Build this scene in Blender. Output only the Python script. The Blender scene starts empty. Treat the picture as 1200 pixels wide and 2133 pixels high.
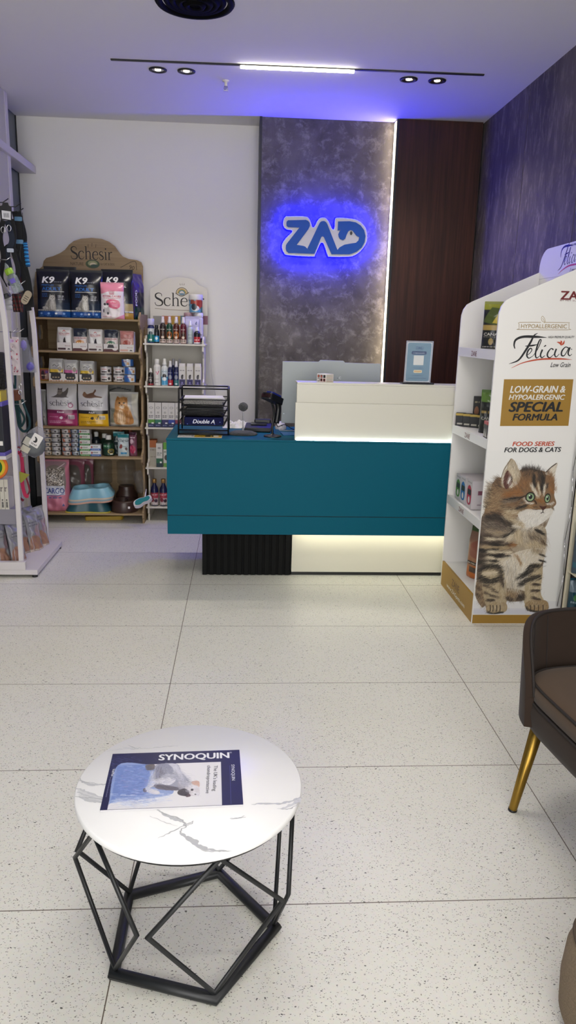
import bpy, math, random
import numpy as np
from mathutils import Matrix, Vector
from mathutils.geometry import tessellate_polygon
random.seed(4)
SC = bpy.context.scene
COL = SC.collection
PI = math.pi

# ---------------------------------------------------------------- materials
def lin(c):
    return c / 12.92 if c <= 0.04045 else ((c + 0.055) / 1.055) ** 2.4
def rgb(h):
    h = h.lstrip('#')
    return np.array([int(h[i:i + 2], 16) / 255 for i in (0, 2, 4)])
def lrgb(h):
    return tuple(lin(x) for x in rgb(h)) + (1.0,)
MATS = {}
def base(name):
    m = bpy.data.materials.new(name); m.use_nodes = True
    nt = m.node_tree
    MATS[name] = m
    return m, nt, nt.nodes['Principled BSDF']
def nn(nt, typ, **kw):
    n = nt.nodes.new(typ)
    for k, v in kw.items():
        if k in n.inputs.keys(): n.inputs[k].default_value = v
        else: setattr(n, k, v)
    return n
def mat(name, hexc=None, rough=.5, metal=0., spec=.5, bump=0., bscale=60., vary=0., alpha=1., trans=0., coat=0., sheen=0.):
    """a plain surface with a little procedural variation and bump"""
    if name in MATS: return MATS[name]
    m, nt, b = base(name)
    b.inputs['Base Color'].default_value = lrgb(hexc)
    b.inputs['Roughness'].default_value = rough
    b.inputs['Metallic'].default_value = metal
    b.inputs['Specular IOR Level'].default_value = spec
    b.inputs['Alpha'].default_value = alpha
    b.inputs['Transmission Weight'].default_value = trans
    b.inputs['Coat Weight'].default_value = coat
    b.inputs['Sheen Weight'].default_value = sheen
    if vary or bump:
        tc = nn(nt, 'ShaderNodeTexCoord')
        n = nn(nt, 'ShaderNodeTexNoise', Scale=bscale, Detail=4.)
        nt.links.new(tc.outputs['Object'], n.inputs['Vector'])
        if vary:
            hs = nn(nt, 'ShaderNodeHueSaturation', Color=lrgb(hexc))
            mr = nn(nt, 'ShaderNodeMapRange'); mr.inputs['To Min'].default_value = 1 - vary; mr.inputs['To Max'].default_value = 1 + vary
            nt.links.new(n.outputs['Fac'], mr.inputs['Value']); nt.links.new(mr.outputs['Result'], hs.inputs['Value'])
            nt.links.new(hs.outputs['Color'], b.inputs['Base Color'])
        if bump:
            bp = nn(nt, 'ShaderNodeBump', Strength=bump, Distance=.01)
            nt.links.new(n.outputs['Fac'], bp.inputs['Height']); nt.links.new(bp.outputs['Normal'], b.inputs['Normal'])
    return m
def hx(h, rough=.5):
    return mat('ink_%s_%d' % (h.lstrip('#'), round(rough * 100)), h, rough)
def emit(name, hexc, strength):
    m, nt, b = base(name)
    b.inputs['Base Color'].default_value = lrgb(hexc)
    b.inputs['Emission Color'].default_value = lrgb(hexc)
    b.inputs['Emission Strength'].default_value = strength
    return m
def printmat(name, rough, coat=0.):
    m, nt, b = base(name)
    a = nn(nt, 'ShaderNodeVertexColor'); a.layer_name = 'Col'
    nt.links.new(a.outputs['Color'], b.inputs['Base Color'])
    b.inputs['Roughness'].default_value = rough
    b.inputs['Coat Weight'].default_value = coat
    return m
PRINT = printmat('printed_paper', .55)
FOIL = printmat('printed_film', .28)
TINP = printmat('printed_tin', .35)

# ---------------------------------------------------------------- curves and text
def crom(pts, n=8, closed=False):
    """Catmull-Rom through points of any dimension"""
    P = [np.array(p, float) for p in pts]
    if len(P) < 3: return P
    out = []; N = len(P)
    rng = N if closed else N - 1
    for i in range(rng):
        p0 = P[(i - 1) % N] if closed or i > 0 else 2 * P[0] - P[1]
        p1 = P[i]; p2 = P[(i + 1) % N]
        p3 = P[(i + 2) % N] if closed or i + 2 < N else 2 * P[-1] - P[-2]
        for k in range(n):
            t = k / n
            out.append(.5 * ((2 * p1) + (-p0 + p2) * t + (2 * p0 - 5 * p1 + 4 * p2 - p3) * t * t + (-p0 + 3 * p1 - 3 * p2 + p3) * t ** 3))
    if not closed: out.append(P[-1])
    return out
def ribbon_quads(pts, w, n=6, smooth=True):
    """flat strip of varying width: list of quads"""
    if not hasattr(w, '__len__'): w = [w] * len(pts)
    Q = [(p[0], p[1], ww) for p, ww in zip(pts, w)]
    Q = crom(Q, n) if smooth else [np.array(q, float) for q in Q]
    L = []; R = []
    for i, q in enumerate(Q):
        a = Q[max(i - 1, 0)]; b = Q[min(i + 1, len(Q) - 1)]
        d = b[:2] - a[:2]; l = math.hypot(*d) or 1; nx, ny = -d[1] / l, d[0] / l
        h = max(q[2], 0) / 2
        L.append((q[0] + nx * h, q[1] + ny * h)); R.append((q[0] - nx * h, q[1] - ny * h))
    return [(L[i], R[i], R[i + 1], L[i + 1]) for i in range(len(L) - 1)]
_TXT = {}
def text_polys(s, bold=0., shear=0.):
    """(polygons in em units, width)"""
    k = (s, bold, shear)
    if k in _TXT: return _TXT[k]
    c = bpy.data.curves.new('t', 'FONT'); c.body = s; c.shear = shear; c.resolution_u = 3
    o = bpy.data.objects.new('t', c); COL.objects.link(o)
    dg = bpy.context.evaluated_depsgraph_get()
    me = bpy.data.meshes.new_from_object(o.evaluated_get(dg))
    v = [tuple(x.co[:2]) for x in me.vertices]
    polys = [[v[i] for i in p.vertices] for p in me.polygons]
    if bold: polys = [[(x + dx * bold, y + dy * bold) for x, y in q] for dx, dy in ((-.75, .2), (.75, -.2), (0, .6), (0, -.3)) for q in polys]
    bpy.data.objects.remove(o); bpy.data.meshes.remove(me); bpy.data.curves.remove(c)
    xs = [p[0] for q in polys for p in q] or [0]
    r = (polys, min(xs), max(xs)); _TXT[k] = r
    return r
SERIF = {
 'S': (.84, [([(.68,.74),(.66,.9),(.44,.98),(.2,.9),(.15,.74),(.25,.6),(.46,.5),(.68,.38),(.75,.22),(.66,.06),(.42,0),(.18,.06),(.1,.26)], [.05,.05,.06,.1,.13,.15,.16,.15,.13,.09,.06,.05,.05])]),
 'c': (.66, [([(.57,.5),(.5,.61),(.33,.64),(.13,.54),(.07,.32),(.13,.1),(.33,.01),(.5,.05),(.6,.17)], [.11,.07,.05,.1,.13,.1,.06,.05,.03])]),
 'h': (.78, [([(.17,0),(.17,1.03)], .11), ([(.17,.48),(.28,.6),(.42,.64),(.55,.56),(.58,.4),(.58,0)], [.04,.05,.06,.1,.11,.11]), ([(.05,.02),(.3,.02)], .04), ([(.46,.02),(.71,.02)], .04), ([(.05,1.01),(.2,1.01)], .04)]),
 'e': (.68, [([(.09,.37),(.6,.37)], .045), ([(.59,.36),(.55,.55),(.36,.64),(.14,.54),(.08,.32),(.14,.1),(.36,.01),(.52,.05),(.62,.17)], [.09,.08,.05,.1,.13,.1,.06,.05,.03])]),
 's': (.55, [([(.43,.48),(.41,.6),(.27,.64),(.12,.58),(.1,.46),(.2,.38),(.33,.31),(.46,.22),(.45,.08),(.27,0),(.1,.06),(.07,.18)], [.04,.05,.05,.08,.1,.11,.12,.1,.09,.05,.04,.04])]),
 'i': (.36, [([(.18,0),(.18,.62)], .11), ([(.06,.02),(.3,.02)], .04), ([(.06,.6),(.2,.6)], .04), ([(.12,.86),(.24,.86)], .12)]),
 'r': (.54, [([(.17,0),(.17,.62)], .11), ([(.05,.02),(.31,.02)], .04), ([(.05,.6),(.2,.6)], .04), ([(.2,.42),(.3,.58),(.4,.62),(.48,.58)], [.04,.06,.08,.11])]),
}
def serif_quads(s, x0, y0, size):
    out = []; x = 0
    for ch in s:
        adv, st = SERIF[ch]
        for pts, w in st:
            for q in ribbon_quads([(p[0] + x, p[1]) for p in pts], w, 4, len(pts) > 2):
                out.append([(x0 + a * size, y0 + b * size) for a, b in q])
        x += adv
    return out, x * size
def hairs(v, F, path, w, ang, ln, cols, n, jit=.28, al=.75, wid=1, rng=np.random.default_rng(7)):
    """a brush of fine tapering hairs laid along a path of a printed picture; F maps the path's units to the print's"""
    P = np.array(crom(path, 6)) if len(path) > 2 else np.array(path, float)
    seg = np.r_[0, np.cumsum(np.hypot(*np.diff(P, axis=0).T))]; d = rng.uniform(0, seg[-1], n)
    X = np.interp(d, seg, P[:, 0]) + rng.normal(0, w / 2.6, n); Y = np.interp(d, seg, P[:, 1]) + rng.normal(0, w / 2.6, n)
    A = np.radians(ang) + rng.normal(0, jit, n); bend = rng.normal(0, .35, n); L = ln * rng.uniform(.5, 1.2, n)
    C = np.array([rgb(c) for c in cols])[rng.integers(0, len(cols), n)] * (1 + rng.normal(0, .11, n))[:, None]
    px, py = X.copy(), Y.copy(); K = max(6, int(ln * .55))
    for k in range(K):
        f = k / (K - 1.); th = A + bend * f; px = px + np.cos(th) * L / K; py = py + np.sin(th) * L / K
        u, q = F((px, py)); u = (u * v.kx).astype(int); q = (q * v.ky).astype(int)
        ok = (u >= 0) & (u < v.W - 2) & (q >= 0) & (q < v.H - 2); aa = al * (1 - f ** 2 * .85)
        for o in range(wid): v.a[q[ok], u[ok] + o] = v.a[q[ok], u[ok] + o] * (1 - aa) + np.clip(C[ok], 0, 1) * aa
def hom(src, dst):
    """map of four flat corners onto four flat corners (artwork layout)"""
    A = []; B = []
    for (x, y), (u, v) in zip(src, dst):
        A += [[x, y, 1, 0, 0, 0, -u * x, -u * y], [0, 0, 0, x, y, 1, -v * x, -v * y]]; B += [u, v]
    h = np.linalg.solve(np.array(A, float), np.array(B, float))
    def f(p):
        d = h[6] * p[0] + h[7] * p[1] + 1
        return ((h[0] * p[0] + h[1] * p[1] + h[2]) / d, (h[3] * p[0] + h[4] * p[1] + h[5]) / d)
    return f

# ---------------------------------------------------------------- printed artwork
class Art:
    """a small print: w x h units, y up, k cells per unit"""
    def __init__(s, w, h, bg='#ffffff', k=1.0, ss=2):
        s.w, s.h, s.k, s.ss = w, h, k * ss, ss
        s.W = max(2, round(w * k)) * ss; s.H = max(2, round(h * k)) * ss
        s.kx = s.W / w; s.ky = s.H / h
        s.a = np.empty((s.H, s.W, 3)); s.a[:] = rgb(bg)
    def poly(s, pts, col, al=1.):
        P = np.array(pts, float); X = P[:, 0] * s.kx; Y = P[:, 1] * s.ky
        x0 = max(int(X.min()), 0); x1 = min(int(X.max()) + 2, s.W); y0 = max(int(Y.min()), 0); y1 = min(int(Y.max()) + 2, s.H)
        if x1 <= x0 or y1 <= y0: return
        gx = np.arange(x0, x1)[None, :] + .5; gy = np.arange(y0, y1)[:, None] + .5
        ins = np.zeros((y1 - y0, x1 - x0), bool)
        n = len(P)
        for i in range(n):
            xa, ya, xb, yb = X[i], Y[i], X[i - 1], Y[i - 1]
            if ya == yb: continue
            c = ((ya > gy) != (yb > gy)) & (gx < (xb - xa) * (gy - ya) / (yb - ya) + xa)
            ins ^= c
        c = rgb(col) if isinstance(col, str) else np.array(col)
        sub = s.a[y0:y1, x0:x1]
        sub[ins] = sub[ins] * (1 - al) + c * al
        return s
    def rect(s, x0, y0, x1, y1, col, al=1.):
        return s.poly([(x0, y0), (x1, y0), (x1, y1), (x0, y1)], col, al)
    def ell(s, cx, cy, rx, ry, col, al=1., rot=0):
        c, d = math.cos(rot), math.sin(rot)
        return s.poly([(cx + c * rx * math.cos(t) - d * ry * math.sin(t), cy + d * rx * math.cos(t) + c * ry * math.sin(t)) for t in np.linspace(0, 2 * PI, 25)[:-1]], col, al)
    def line(s, pts, w, col, al=1., smooth=True):
        for q in ribbon_quads(pts, w, 5, smooth and len(pts) > 2): s.poly(q, col, al)
    def blob(s, pts, col, al=1.):
        return s.poly([tuple(p[:2]) for p in crom(pts, 6, True)], col, al)
    def text(s, t, x, y, size, col, bold=0., shear=0., align='c', width=None, rot=0, al=1.):
        P, a, b = text_polys(t, bold, shear)
        kx = size if width is None else width / max(b - a, 1e-6)
        ox = {'c': -(a + b) / 2, 'l': -a, 'r': -b}[align]
        c, d = math.cos(rot), math.sin(rot)
        for q in P:
            L = [((px + ox) * kx, py * size) for px, py in q]
            s.poly([(x + c * u - d * v, y + d * u + c * v) for u, v in L], col, al)
    def serif(s, t, x, y, size, col, align='c'):
        Q, w = serif_quads(t, 0, 0, size)
        o = x - (w / 2 if align == 'c' else 0)
        for q in Q: s.poly([(o + a, y + b) for a, b in q], col)
    def tiny(s, x0, x1, y, h, col, gap=.3, al=.8):
        """a line of print too small to read"""
        x = x0; r = random.Random(int(x0 * 97 + y * 31))
        while x < x1:
            l = h * r.uniform(1, 3.2); s.rect(x, y, min(x + l, x1), y + h, col, al); x += l + h * .7
    def grain(s, amt, seed=1):
        r = np.random.default_rng(seed); s.a = np.clip(s.a + r.normal(0, amt, s.a.shape[:2])[..., None], 0, 1); return s
    def blur(s, n):
        for _ in range(n):
            p = np.pad(s.a, ((1, 1), (1, 1), (0, 0)), 'edge')
            s.a = (p[1:-1, 1:-1] * 2 + p[:-2, 1:-1] + p[2:, 1:-1] + p[1:-1, :-2] + p[1:-1, 2:]) / 6
        return s
    def get(s):
        q = s.ss; return s.a.reshape(s.H // q, q, s.W // q, q, 3).mean((1, 3))

# ---------------------------------------------------------------- mesh builder
FR = Matrix(((1, 0, 0, 0), (0, 0, -1, 0), (0, 1, 0, 0), (0, 0, 0, 1)))      # local x,y,z -> X, Z, facing -Y
FL = Matrix(((0, 0, -1, 0), (-1, 0, 0, 0), (0, 1, 0, 0), (0, 0, 0, 1)))     # facing -X
FX = Matrix(((0, 0, 1, 0), (1, 0, 0, 0), (0, 1, 0, 0), (0, 0, 0, 1)))       # facing +X
ID = Matrix()
def T(x, y, z): return Matrix.Translation((x, y, z))
def Rz(a): return Matrix.Rotation(a, 4, 'Z')
def Rx(a): return Matrix.Rotation(a, 4, 'X')
def Ry(a): return Matrix.Rotation(a, 4, 'Y')
class MB:
    def __init__(s, M=None):
        s.V = []; s.F = []; s.FM = []; s.FS = []; s.mats = []; s.C = []; s.col = False; s.M = M or ID
    def add(s, vs, fs, m, smooth=False, M=None, col=None):
        if m not in s.mats: s.mats.append(m)
        i = s.mats.index(m); n = len(s.V)
        X = s.M @ M if M is not None else s.M
        A = np.array(X); P = np.asarray(vs, float)
        P = P @ A[:3, :3].T + A[:3, 3]
        s.V.extend(map(tuple, P))
        s.F.extend(tuple(j + n for j in f) for f in fs)
        s.FM.extend([i] * len(fs)); s.FS.extend([smooth] * len(fs))
        if col is None: s.C.extend([(1., 1., 1.)] * len(P))
        else: s.col = True; s.C.extend(map(tuple, col))
        return s
    def box(s, x0, x1, y0, y1, z0, z1, m, M=None):
        v = [(x, y, z) for z in (z0, z1) for y in (y0, y1) for x in (x0, x1)]
        return s.add(v, [(0, 2, 3, 1), (4, 5, 7, 6), (0, 1, 5, 4), (2, 6, 7, 3), (0, 4, 6, 2), (1, 3, 7, 5)], m, False, M)
    def prism(s, poly, z0, z1, m, M=None, holes=(), smooth=False):
        loops = [[tuple(p[:2]) for p in poly]] + [[tuple(p[:2]) for p in h] for h in holes]
        tr = tessellate_polygon([[Vector((x, y, 0)) for x, y in l] for l in loops])
        flat = [p for l in loops for p in l]; n = len(flat)
        v = [(x, y, z0) for x, y in flat] + [(x, y, z1) for x, y in flat]
        f = []
        for t in tr:
            a, b, c = (flat[i] for i in t)
            if (b[0] - a[0]) * (c[1] - a[1]) - (b[1] - a[1]) * (c[0] - a[0]) < 0: t = (t[0], t[2], t[1])
            f.append(tuple(i + n for i in t)); f.append((t[2], t[1], t[0]))
        s.add(v, f, m, False, M)
        o = 0; v2 = []; f2 = []
        for li, l in enumerate(loops):
            area = sum(l[i - 1][0] * l[i][1] - l[i][0] * l[i - 1][1] for i in range(len(l)))
            ccw = (area > 0) == (li == 0); k = len(l); o = len(v2)
            v2 += [(x, y, z0) for x, y in l] + [(x, y, z1) for x, y in l]
            for i in range(k):
                j = (i + 1) % k; q = (o + i, o + j, o + k + j, o + k + i)
                f2.append(q if ccw else q[::-1])
        return s.add(v2, f2, m, smooth, M)
    def flat(s, poly, m, z=0., M=None):
        tr = tessellate_polygon([[Vector((p[0], p[1], 0)) for p in poly]])
        f = []
        for t in tr:
            a, b, c = (poly[i] for i in t)
            f.append(t if (b[0] - a[0]) * (c[1] - a[1]) - (b[1] - a[1]) * (c[0] - a[0]) > 0 else (t[0], t[2], t[1]))
        return s.add([(p[0], p[1], z) for p in poly], f, m, False, M)
    def quads(s, Q, m, z=0., M=None):
        v = []; f = []; s.zc = getattr(s, 'zc', 0) + 1; z += s.zc * 6e-6
        for i, q in enumerate(Q):       # strips that cross lie a hair apart
            n = len(v); v += [(p[0], p[1], z + (i % 1500) * 6e-7) for p in q]
            ar = sum(q[i - 1][0] * q[i][1] - q[i][0] * q[i - 1][1] for i in range(len(q)))
            r = tuple(range(n, n + len(q))); f.append(r if ar > 0 else r[::-1])
        return s.add(v, f, m, False, M)
    def ribbon(s, pts, w, m, z=0., M=None, n=6): return s.quads(ribbon_quads(pts, w, n, len(pts) > 2), m, z, M)
    def text(s, t, x, y, size, m, M=None, bold=0., shear=0., align='c', width=None, z=0., rot=0):
        P, a, b = text_polys(t, bold, shear)
        kx = size if width is None else width / max(b - a, 1e-6)
        ox = {'c': -(a + b) / 2, 'l': -a, 'r': -b}[align]; c, d = math.cos(rot), math.sin(rot)
        Q = []
        for q in P:
            L = [((px + ox) * kx, py * size) for px, py in q]
            Q.append([(x + c * u - d * v, y + d * u + c * v) for u, v in L])
        return s.quads(Q, m, z, M)
    def lathe(s, prof, m, n=24, M=None, smooth=True, cap=True):
        v = []; f = []
        for r, z in prof:
            for i in range(n):
                a = 2 * PI * i / n; v.append((r * math.cos(a), r * math.sin(a), z))
        for k in range(len(prof) - 1):
            for i in range(n):
                j = (i + 1) % n; f.append((k * n + i, k * n + j, (k + 1) * n + j, (k + 1) * n + i))
        s.add(v, f, m, smooth, M)
        if cap:
            c = []
            if prof[0][0] > 1e-6: c.append(([(prof[0][0] * math.cos(2 * PI * i / n), prof[0][0] * math.sin(2 * PI * i / n), prof[0][1]) for i in range(n)], tuple(range(n))[::-1]))
            if prof[-1][0] > 1e-6: c.append(([(prof[-1][0] * math.cos(2 * PI * i / n), prof[-1][0] * math.sin(2 * PI * i / n), prof[-1][1]) for i in range(n)], tuple(range(n))))
            for vv, ff in c: s.add(vv, [ff], m, False, M)
        return s
    def tube(s, pts, r, m, n=8, closed=False, M=None, smooth=True, sq=False):
        P = [Vector(p) for p in pts]; N = len(P); v = []; f = []
        R = r if hasattr(r, '__len__') else [r] * N
        up = None; nrm = None
        if closed:
            nrm = sum(((P[i] - P[0]).cross(P[(i + 1) % N] - P[0]) for i in range(N)), Vector()); nrm = nrm.normalized() if nrm.length > 1e-12 else None
        for i, p in enumerate(P):
            a = P[i - 1] if (i or closed) else P[0]; b = P[(i + 1) % N] if (i < N - 1 or closed) else P[-1]
            d0 = (p - a).normalized() if (p - a).length > 1e-9 else None; d1 = (b - p).normalized() if (b - p).length > 1e-9 else None
            d = ((d0 or d1) + (d1 or d0)); d = d.normalized() if d.length > 1e-6 else (d0 or d1)
            mit = 1 / max(.45, d.dot(d1 or d0))
            if up is None: up = Vector((0, 0, 1)) if abs(d.z) < .9 else Vector((0, 1, 0))
            if closed and nrm is not None: up = nrm
            x = d.cross(up).normalized(); up2 = x.cross(d).normalized(); up = up2
            for k in range(n):
                t = 2 * PI * (k + (.5 if sq else 0)) / n
                v.append(tuple(p + (x * math.cos(t) * mit + up2 * math.sin(t)) * R[i]))
        for i in range(N if closed else N - 1):
            j = (i + 1) % N
            for k in range(n):
                l = (k + 1) % n; f.append((i * n + k, i * n + l, j * n + l, j * n + k))
        if not closed: f += [tuple(range(n))[::-1], tuple((N - 1) * n + k for k in range(n))]
        return s.add(v, f, m, smooth and not sq, M)
    def art(s, a, x0, x1, y0, y1, m=None, M=None, z=0., fn=None):
        """a print laid as a fine grid on a flat (or bent by fn(u,v)->xyz) surface"""
        g = a.get(); h, w = g.shape[:2]
        p = np.pad(g, ((0, 1), (0, 1), (0, 0)), 'edge'); q = np.pad(g, ((1, 0), (1, 0), (0, 0)), 'edge')
        c = (p + q) / 2 if False else p
        uu, vv = np.meshgrid(np.linspace(0, 1, w + 1), np.linspace(0, 1, h + 1))
        if fn: P = fn(uu, vv)
        else: P = np.stack([x0 + (x1 - x0) * uu, y0 + (y1 - y0) * vv, np.full_like(uu, z)], -1)
        I = np.arange((w + 1) * (h + 1)).reshape(h + 1, w + 1)
        f = np.stack([I[:-1, :-1], I[:-1, 1:], I[1:, 1:], I[1:, :-1]], -1).reshape(-1, 4)
        return s.add(P.reshape(-1, 3), [tuple(map(int, t)) for t in f], m or PRINT, fn is not None, M, c.reshape(-1, 3))
    def build(s, name, parent=None, bevel=0., seg=2, label=None, ang=40, subsurf=0, kind=None):
        me = bpy.data.meshes.new(name); me.from_pydata(s.V, [], s.F)
        for m in s.mats: me.materials.append(m)
        me.polygons.foreach_set('material_index', s.FM); me.polygons.foreach_set('use_smooth', s.FS)
        if s.col:
            ca = me.color_attributes.new('Col', 'BYTE_COLOR', 'POINT')
            c = np.ones((len(s.V), 4), np.float32); c[:, :3] = np.array(s.C); ca.data.foreach_set('color_srgb', np.clip(c, 0, 1).ravel())
        me.update()
        o = bpy.data.objects.new(name, me); COL.objects.link(o)
        if parent is not None: o.parent = parent
        if bevel:
            b = o.modifiers.new('edge', 'BEVEL'); b.width = bevel; b.segments = seg; b.limit_method = 'ANGLE'; b.angle_limit = math.radians(ang)
        if subsurf:
            b = o.modifiers.new('smooth', 'SUBSURF'); b.levels = subsurf; b.render_levels = subsurf
        if label: o['label'] = label
        if kind: o['kind'] = kind
        return o
def thing(name, label, cat, loc=(0, 0, 0), rz=0., group=None):
    o = bpy.data.objects.new(name, None); COL.objects.link(o)
    o.location = loc; o.rotation_euler = (0, 0, rz); o.empty_display_size = .05
    return tag(o, label, cat, group)
def tag(o, label, cat, group=None, loc=None, rz=None):
    o['label'] = label; o['category'] = cat
    if group: o['group'] = group
    if loc is not None: o.location = loc
    if rz is not None: o.rotation_euler = (0, 0, rz)
    return o
def dup(r, loc, rz=None, label=None, group=None):
    c = r.copy(); COL.objects.link(c); c.location = loc
    if rz is not None: c.rotation_euler = (0, 0, rz)
    if label: c['label'] = label
    if group: c['group'] = group
    for ch in list(r.children):
        d = ch.copy(); COL.objects.link(d); d.parent = c
        for g in list(ch.children):
            e = g.copy(); COL.objects.link(e); e.parent = d
    return c
def rrect(x0, x1, y0, y1, r, n=6):
    out = []
    for cx, cy, a in ((x1 - r, y0 + r, -90), (x1 - r, y1 - r, 0), (x0 + r, y1 - r, 90), (x0 + r, y0 + r, 180)):
        for i in range(n + 1):
            t = math.radians(a + 90 * i / n); out.append((cx + r * math.cos(t), cy + r * math.sin(t)))
    return out
def circ(cx, cy, r, n=32, ry=None):
    return [(cx + r * math.cos(2 * PI * i / n), cy + (ry or r) * math.sin(2 * PI * i / n)) for i in range(n)]
def joint(o, parent):
    o.parent = parent; return o
ORD = ['topmost', 'second from the top', 'third from the top', 'fourth from the top', 'fifth from the top', 'sixth from the top', 'seventh from the top']
# ================================================================= SETTING
XL, XR, YB, YF, ZC = -1.6, 1.64, 5.85, -2.2, 2.8
TX, TY = -0.2738, 3.9755           # a tile joint of the 1.2 x 0.6 m floor grid
def floor_material():
    m, nt, b = base('terrazzo_tile'); L = nt.links.new
    tc = nn(nt, 'ShaderNodeTexCoord'); sp = nn(nt, 'ShaderNodeSeparateXYZ'); L(tc.outputs['Object'], sp.inputs[0])
    def joint_axis(out, off, step):
        a = nn(nt, 'ShaderNodeMath', operation='SUBTRACT'); L(out, a.inputs[0]); a.inputs[1].default_value = off
        w = nn(nt, 'ShaderNodeMath', operation='WRAP'); L(a.outputs[0], w.inputs[0]); w.inputs[1].default_value = step / 2; w.inputs[2].default_value = -step / 2
        d = nn(nt, 'ShaderNodeMath', operation='ABSOLUTE'); L(w.outputs[0], d.inputs[0])
        return d.outputs[0]
    mn = nn(nt, 'ShaderNodeMath', operation='MINIMUM')
    L(joint_axis(sp.outputs['X'], TX, 1.2), mn.inputs[0]); L(joint_axis(sp.outputs['Y'], TY, .6), mn.inputs[1])
    jt = nn(nt, 'ShaderNodeMapRange'); L(mn.outputs[0], jt.inputs['Value']); jt.inputs['From Min'].default_value = .0009; jt.inputs['From Max'].default_value = .0019
    jt.inputs['To Min'].default_value = 1; jt.inputs['To Max'].default_value = 0
    big = nn(nt, 'ShaderNodeTexNoise', Scale=2.2, Detail=3.); L(tc.outputs['Object'], big.inputs['Vector'])
    fine = nn(nt, 'ShaderNodeTexNoise', Scale=90., Detail=3.); L(tc.outputs['Object'], fine.inputs['Vector'])
    c0 = nn(nt, 'ShaderNodeMix', data_type='RGBA'); c0.inputs[6].default_value = lrgb('#dfddd4'); c0.inputs[7].default_value = lrgb('#d3d1c7'); L(big.outputs['Fac'], c0.inputs[0])
    c1 = nn(nt, 'ShaderNodeMix', data_type='RGBA', blend_type='OVERLAY'); c1.inputs[0].default_value = .12; L(c0.outputs[2], c1.inputs[6]); L(fine.outputs['Color'], c1.inputs[7])
    cur = c1.outputs[2]
    dist = nn(nt, 'ShaderNodeTexNoise', Scale=55., Detail=2.); L(tc.outputs['Object'], dist.inputs['Vector'])
    mixv = nn(nt, 'ShaderNodeMix', data_type='VECTOR'); mixv.inputs[0].default_value = .012; L(tc.outputs['Object'], mixv.inputs[4]); L(dist.outputs['Color'], mixv.inputs[5])
    for scale, keep, rad, hexc, stretch in ((250, .26, .21, '#454240', .5), (150, .09, .2, '#171615', .6), (370, .4, .26, '#6f6b66', .6), (200, .13, .2, '#85796a', 1.)):
        mp = nn(nt, 'ShaderNodeMapping'); mp.inputs['Scale'].default_value = (stretch, 1, 1); mp.inputs['Rotation'].default_value = (0, 0, scale * .37); L(mixv.outputs[1], mp.inputs['Vector'])
        vo = nn(nt, 'ShaderNodeTexVoronoi', Scale=float(scale)); L(mp.outputs[0], vo.inputs['Vector'])
        sx = nn(nt, 'ShaderNodeSeparateColor'); L(vo.outputs['Color'], sx.inputs[0])
        k = nn(nt, 'ShaderNodeMath', operation='LESS_THAN'); L(sx.outputs[0], k.inputs[0]); k.inputs[1].default_value = keep
        rr = nn(nt, 'ShaderNodeMath', operation='MULTIPLY'); L(sx.outputs[1], rr.inputs[0]); rr.inputs[1].default_value = rad * 1.6
        r = nn(nt, 'ShaderNodeMath', operation='LESS_THAN'); L(vo.outputs['Distance'], r.inputs[0]); L(rr.outputs[0], r.inputs[1])
        q = nn(nt, 'ShaderNodeMath', operation='MULTIPLY'); L(k.outputs[0], q.inputs[0]); L(r.outputs[0], q.inputs[1])
        q2 = nn(nt, 'ShaderNodeMath', operation='MULTIPLY'); L(q.outputs[0], q2.inputs[0]); q2.inputs[1].default_value = .85
        mx = nn(nt, 'ShaderNodeMix', data_type='RGBA'); L(q2.outputs[0], mx.inputs[0]); L(cur, mx.inputs[6]); mx.inputs[7].default_value = lrgb(hexc); cur = mx.outputs[2]
    mj = nn(nt, 'ShaderNodeMix', data_type='RGBA'); L(jt.outputs[0], mj.inputs[0]); L(cur, mj.inputs[6]); mj.inputs[7].default_value = lrgb('#5f5347')
    L(mj.outputs[2], b.inputs['Base Color']); b.inputs['Roughness'].default_value = .36; b.inputs['Specular IOR Level'].default_value = .35
    return m
def stone_material(name, a, c, d, scale=1., streak=1.):
    m, nt, b = base(name); L = nt.links.new
    tc = nn(nt, 'ShaderNodeTexCoord'); mp = nn(nt, 'ShaderNodeMapping'); mp.inputs['Scale'].default_value = (1, 1, streak); L(tc.outputs['Object'], mp.inputs['Vector'])
    n1 = nn(nt, 'ShaderNodeTexNoise', Scale=3.2 * scale, Detail=8., Roughness=.66, Distortion=.5); L(mp.outputs[0], n1.inputs['Vector'])
    n2 = nn(nt, 'ShaderNodeTexNoise', Scale=13. * scale, Detail=9., Roughness=.74, Distortion=.35); L(mp.outputs[0], n2.inputs['Vector'])
    r1 = nn(nt, 'ShaderNodeValToRGB'); r1.color_ramp.elements[0].position = .36; r1.color_ramp.elements[1].position = .68
    r1.color_ramp.elements[0].color = lrgb(a); r1.color_ramp.elements[1].color = lrgb(c); L(n1.outputs['Fac'], r1.inputs[0])
    r2 = nn(nt, 'ShaderNodeMapRange'); r2.inputs['From Min'].default_value = .5; r2.inputs['From Max'].default_value = .72; L(n2.outputs['Fac'], r2.inputs['Value'])
    s = nn(nt, 'ShaderNodeMath', operation='MULTIPLY'); s.inputs[1].default_value = .75; L(r2.outputs[0], s.inputs[0])
    mx = nn(nt, 'ShaderNodeMix', data_type='RGBA'); L(s.outputs[0], mx.inputs[0]); L(r1.outputs[0], mx.inputs[6]); mx.inputs[7].default_value = lrgb(d)
    L(mx.outputs[2], b.inputs['Base Color']); b.inputs['Roughness'].default_value = .6; b.inputs['Specular IOR Level'].default_value = .25
    bp = nn(nt, 'ShaderNodeBump', Strength=.15, Distance=.01); L(n2.outputs['Fac'], bp.inputs['Height']); L(bp.outputs['Normal'], b.inputs['Normal'])
    return m
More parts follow.
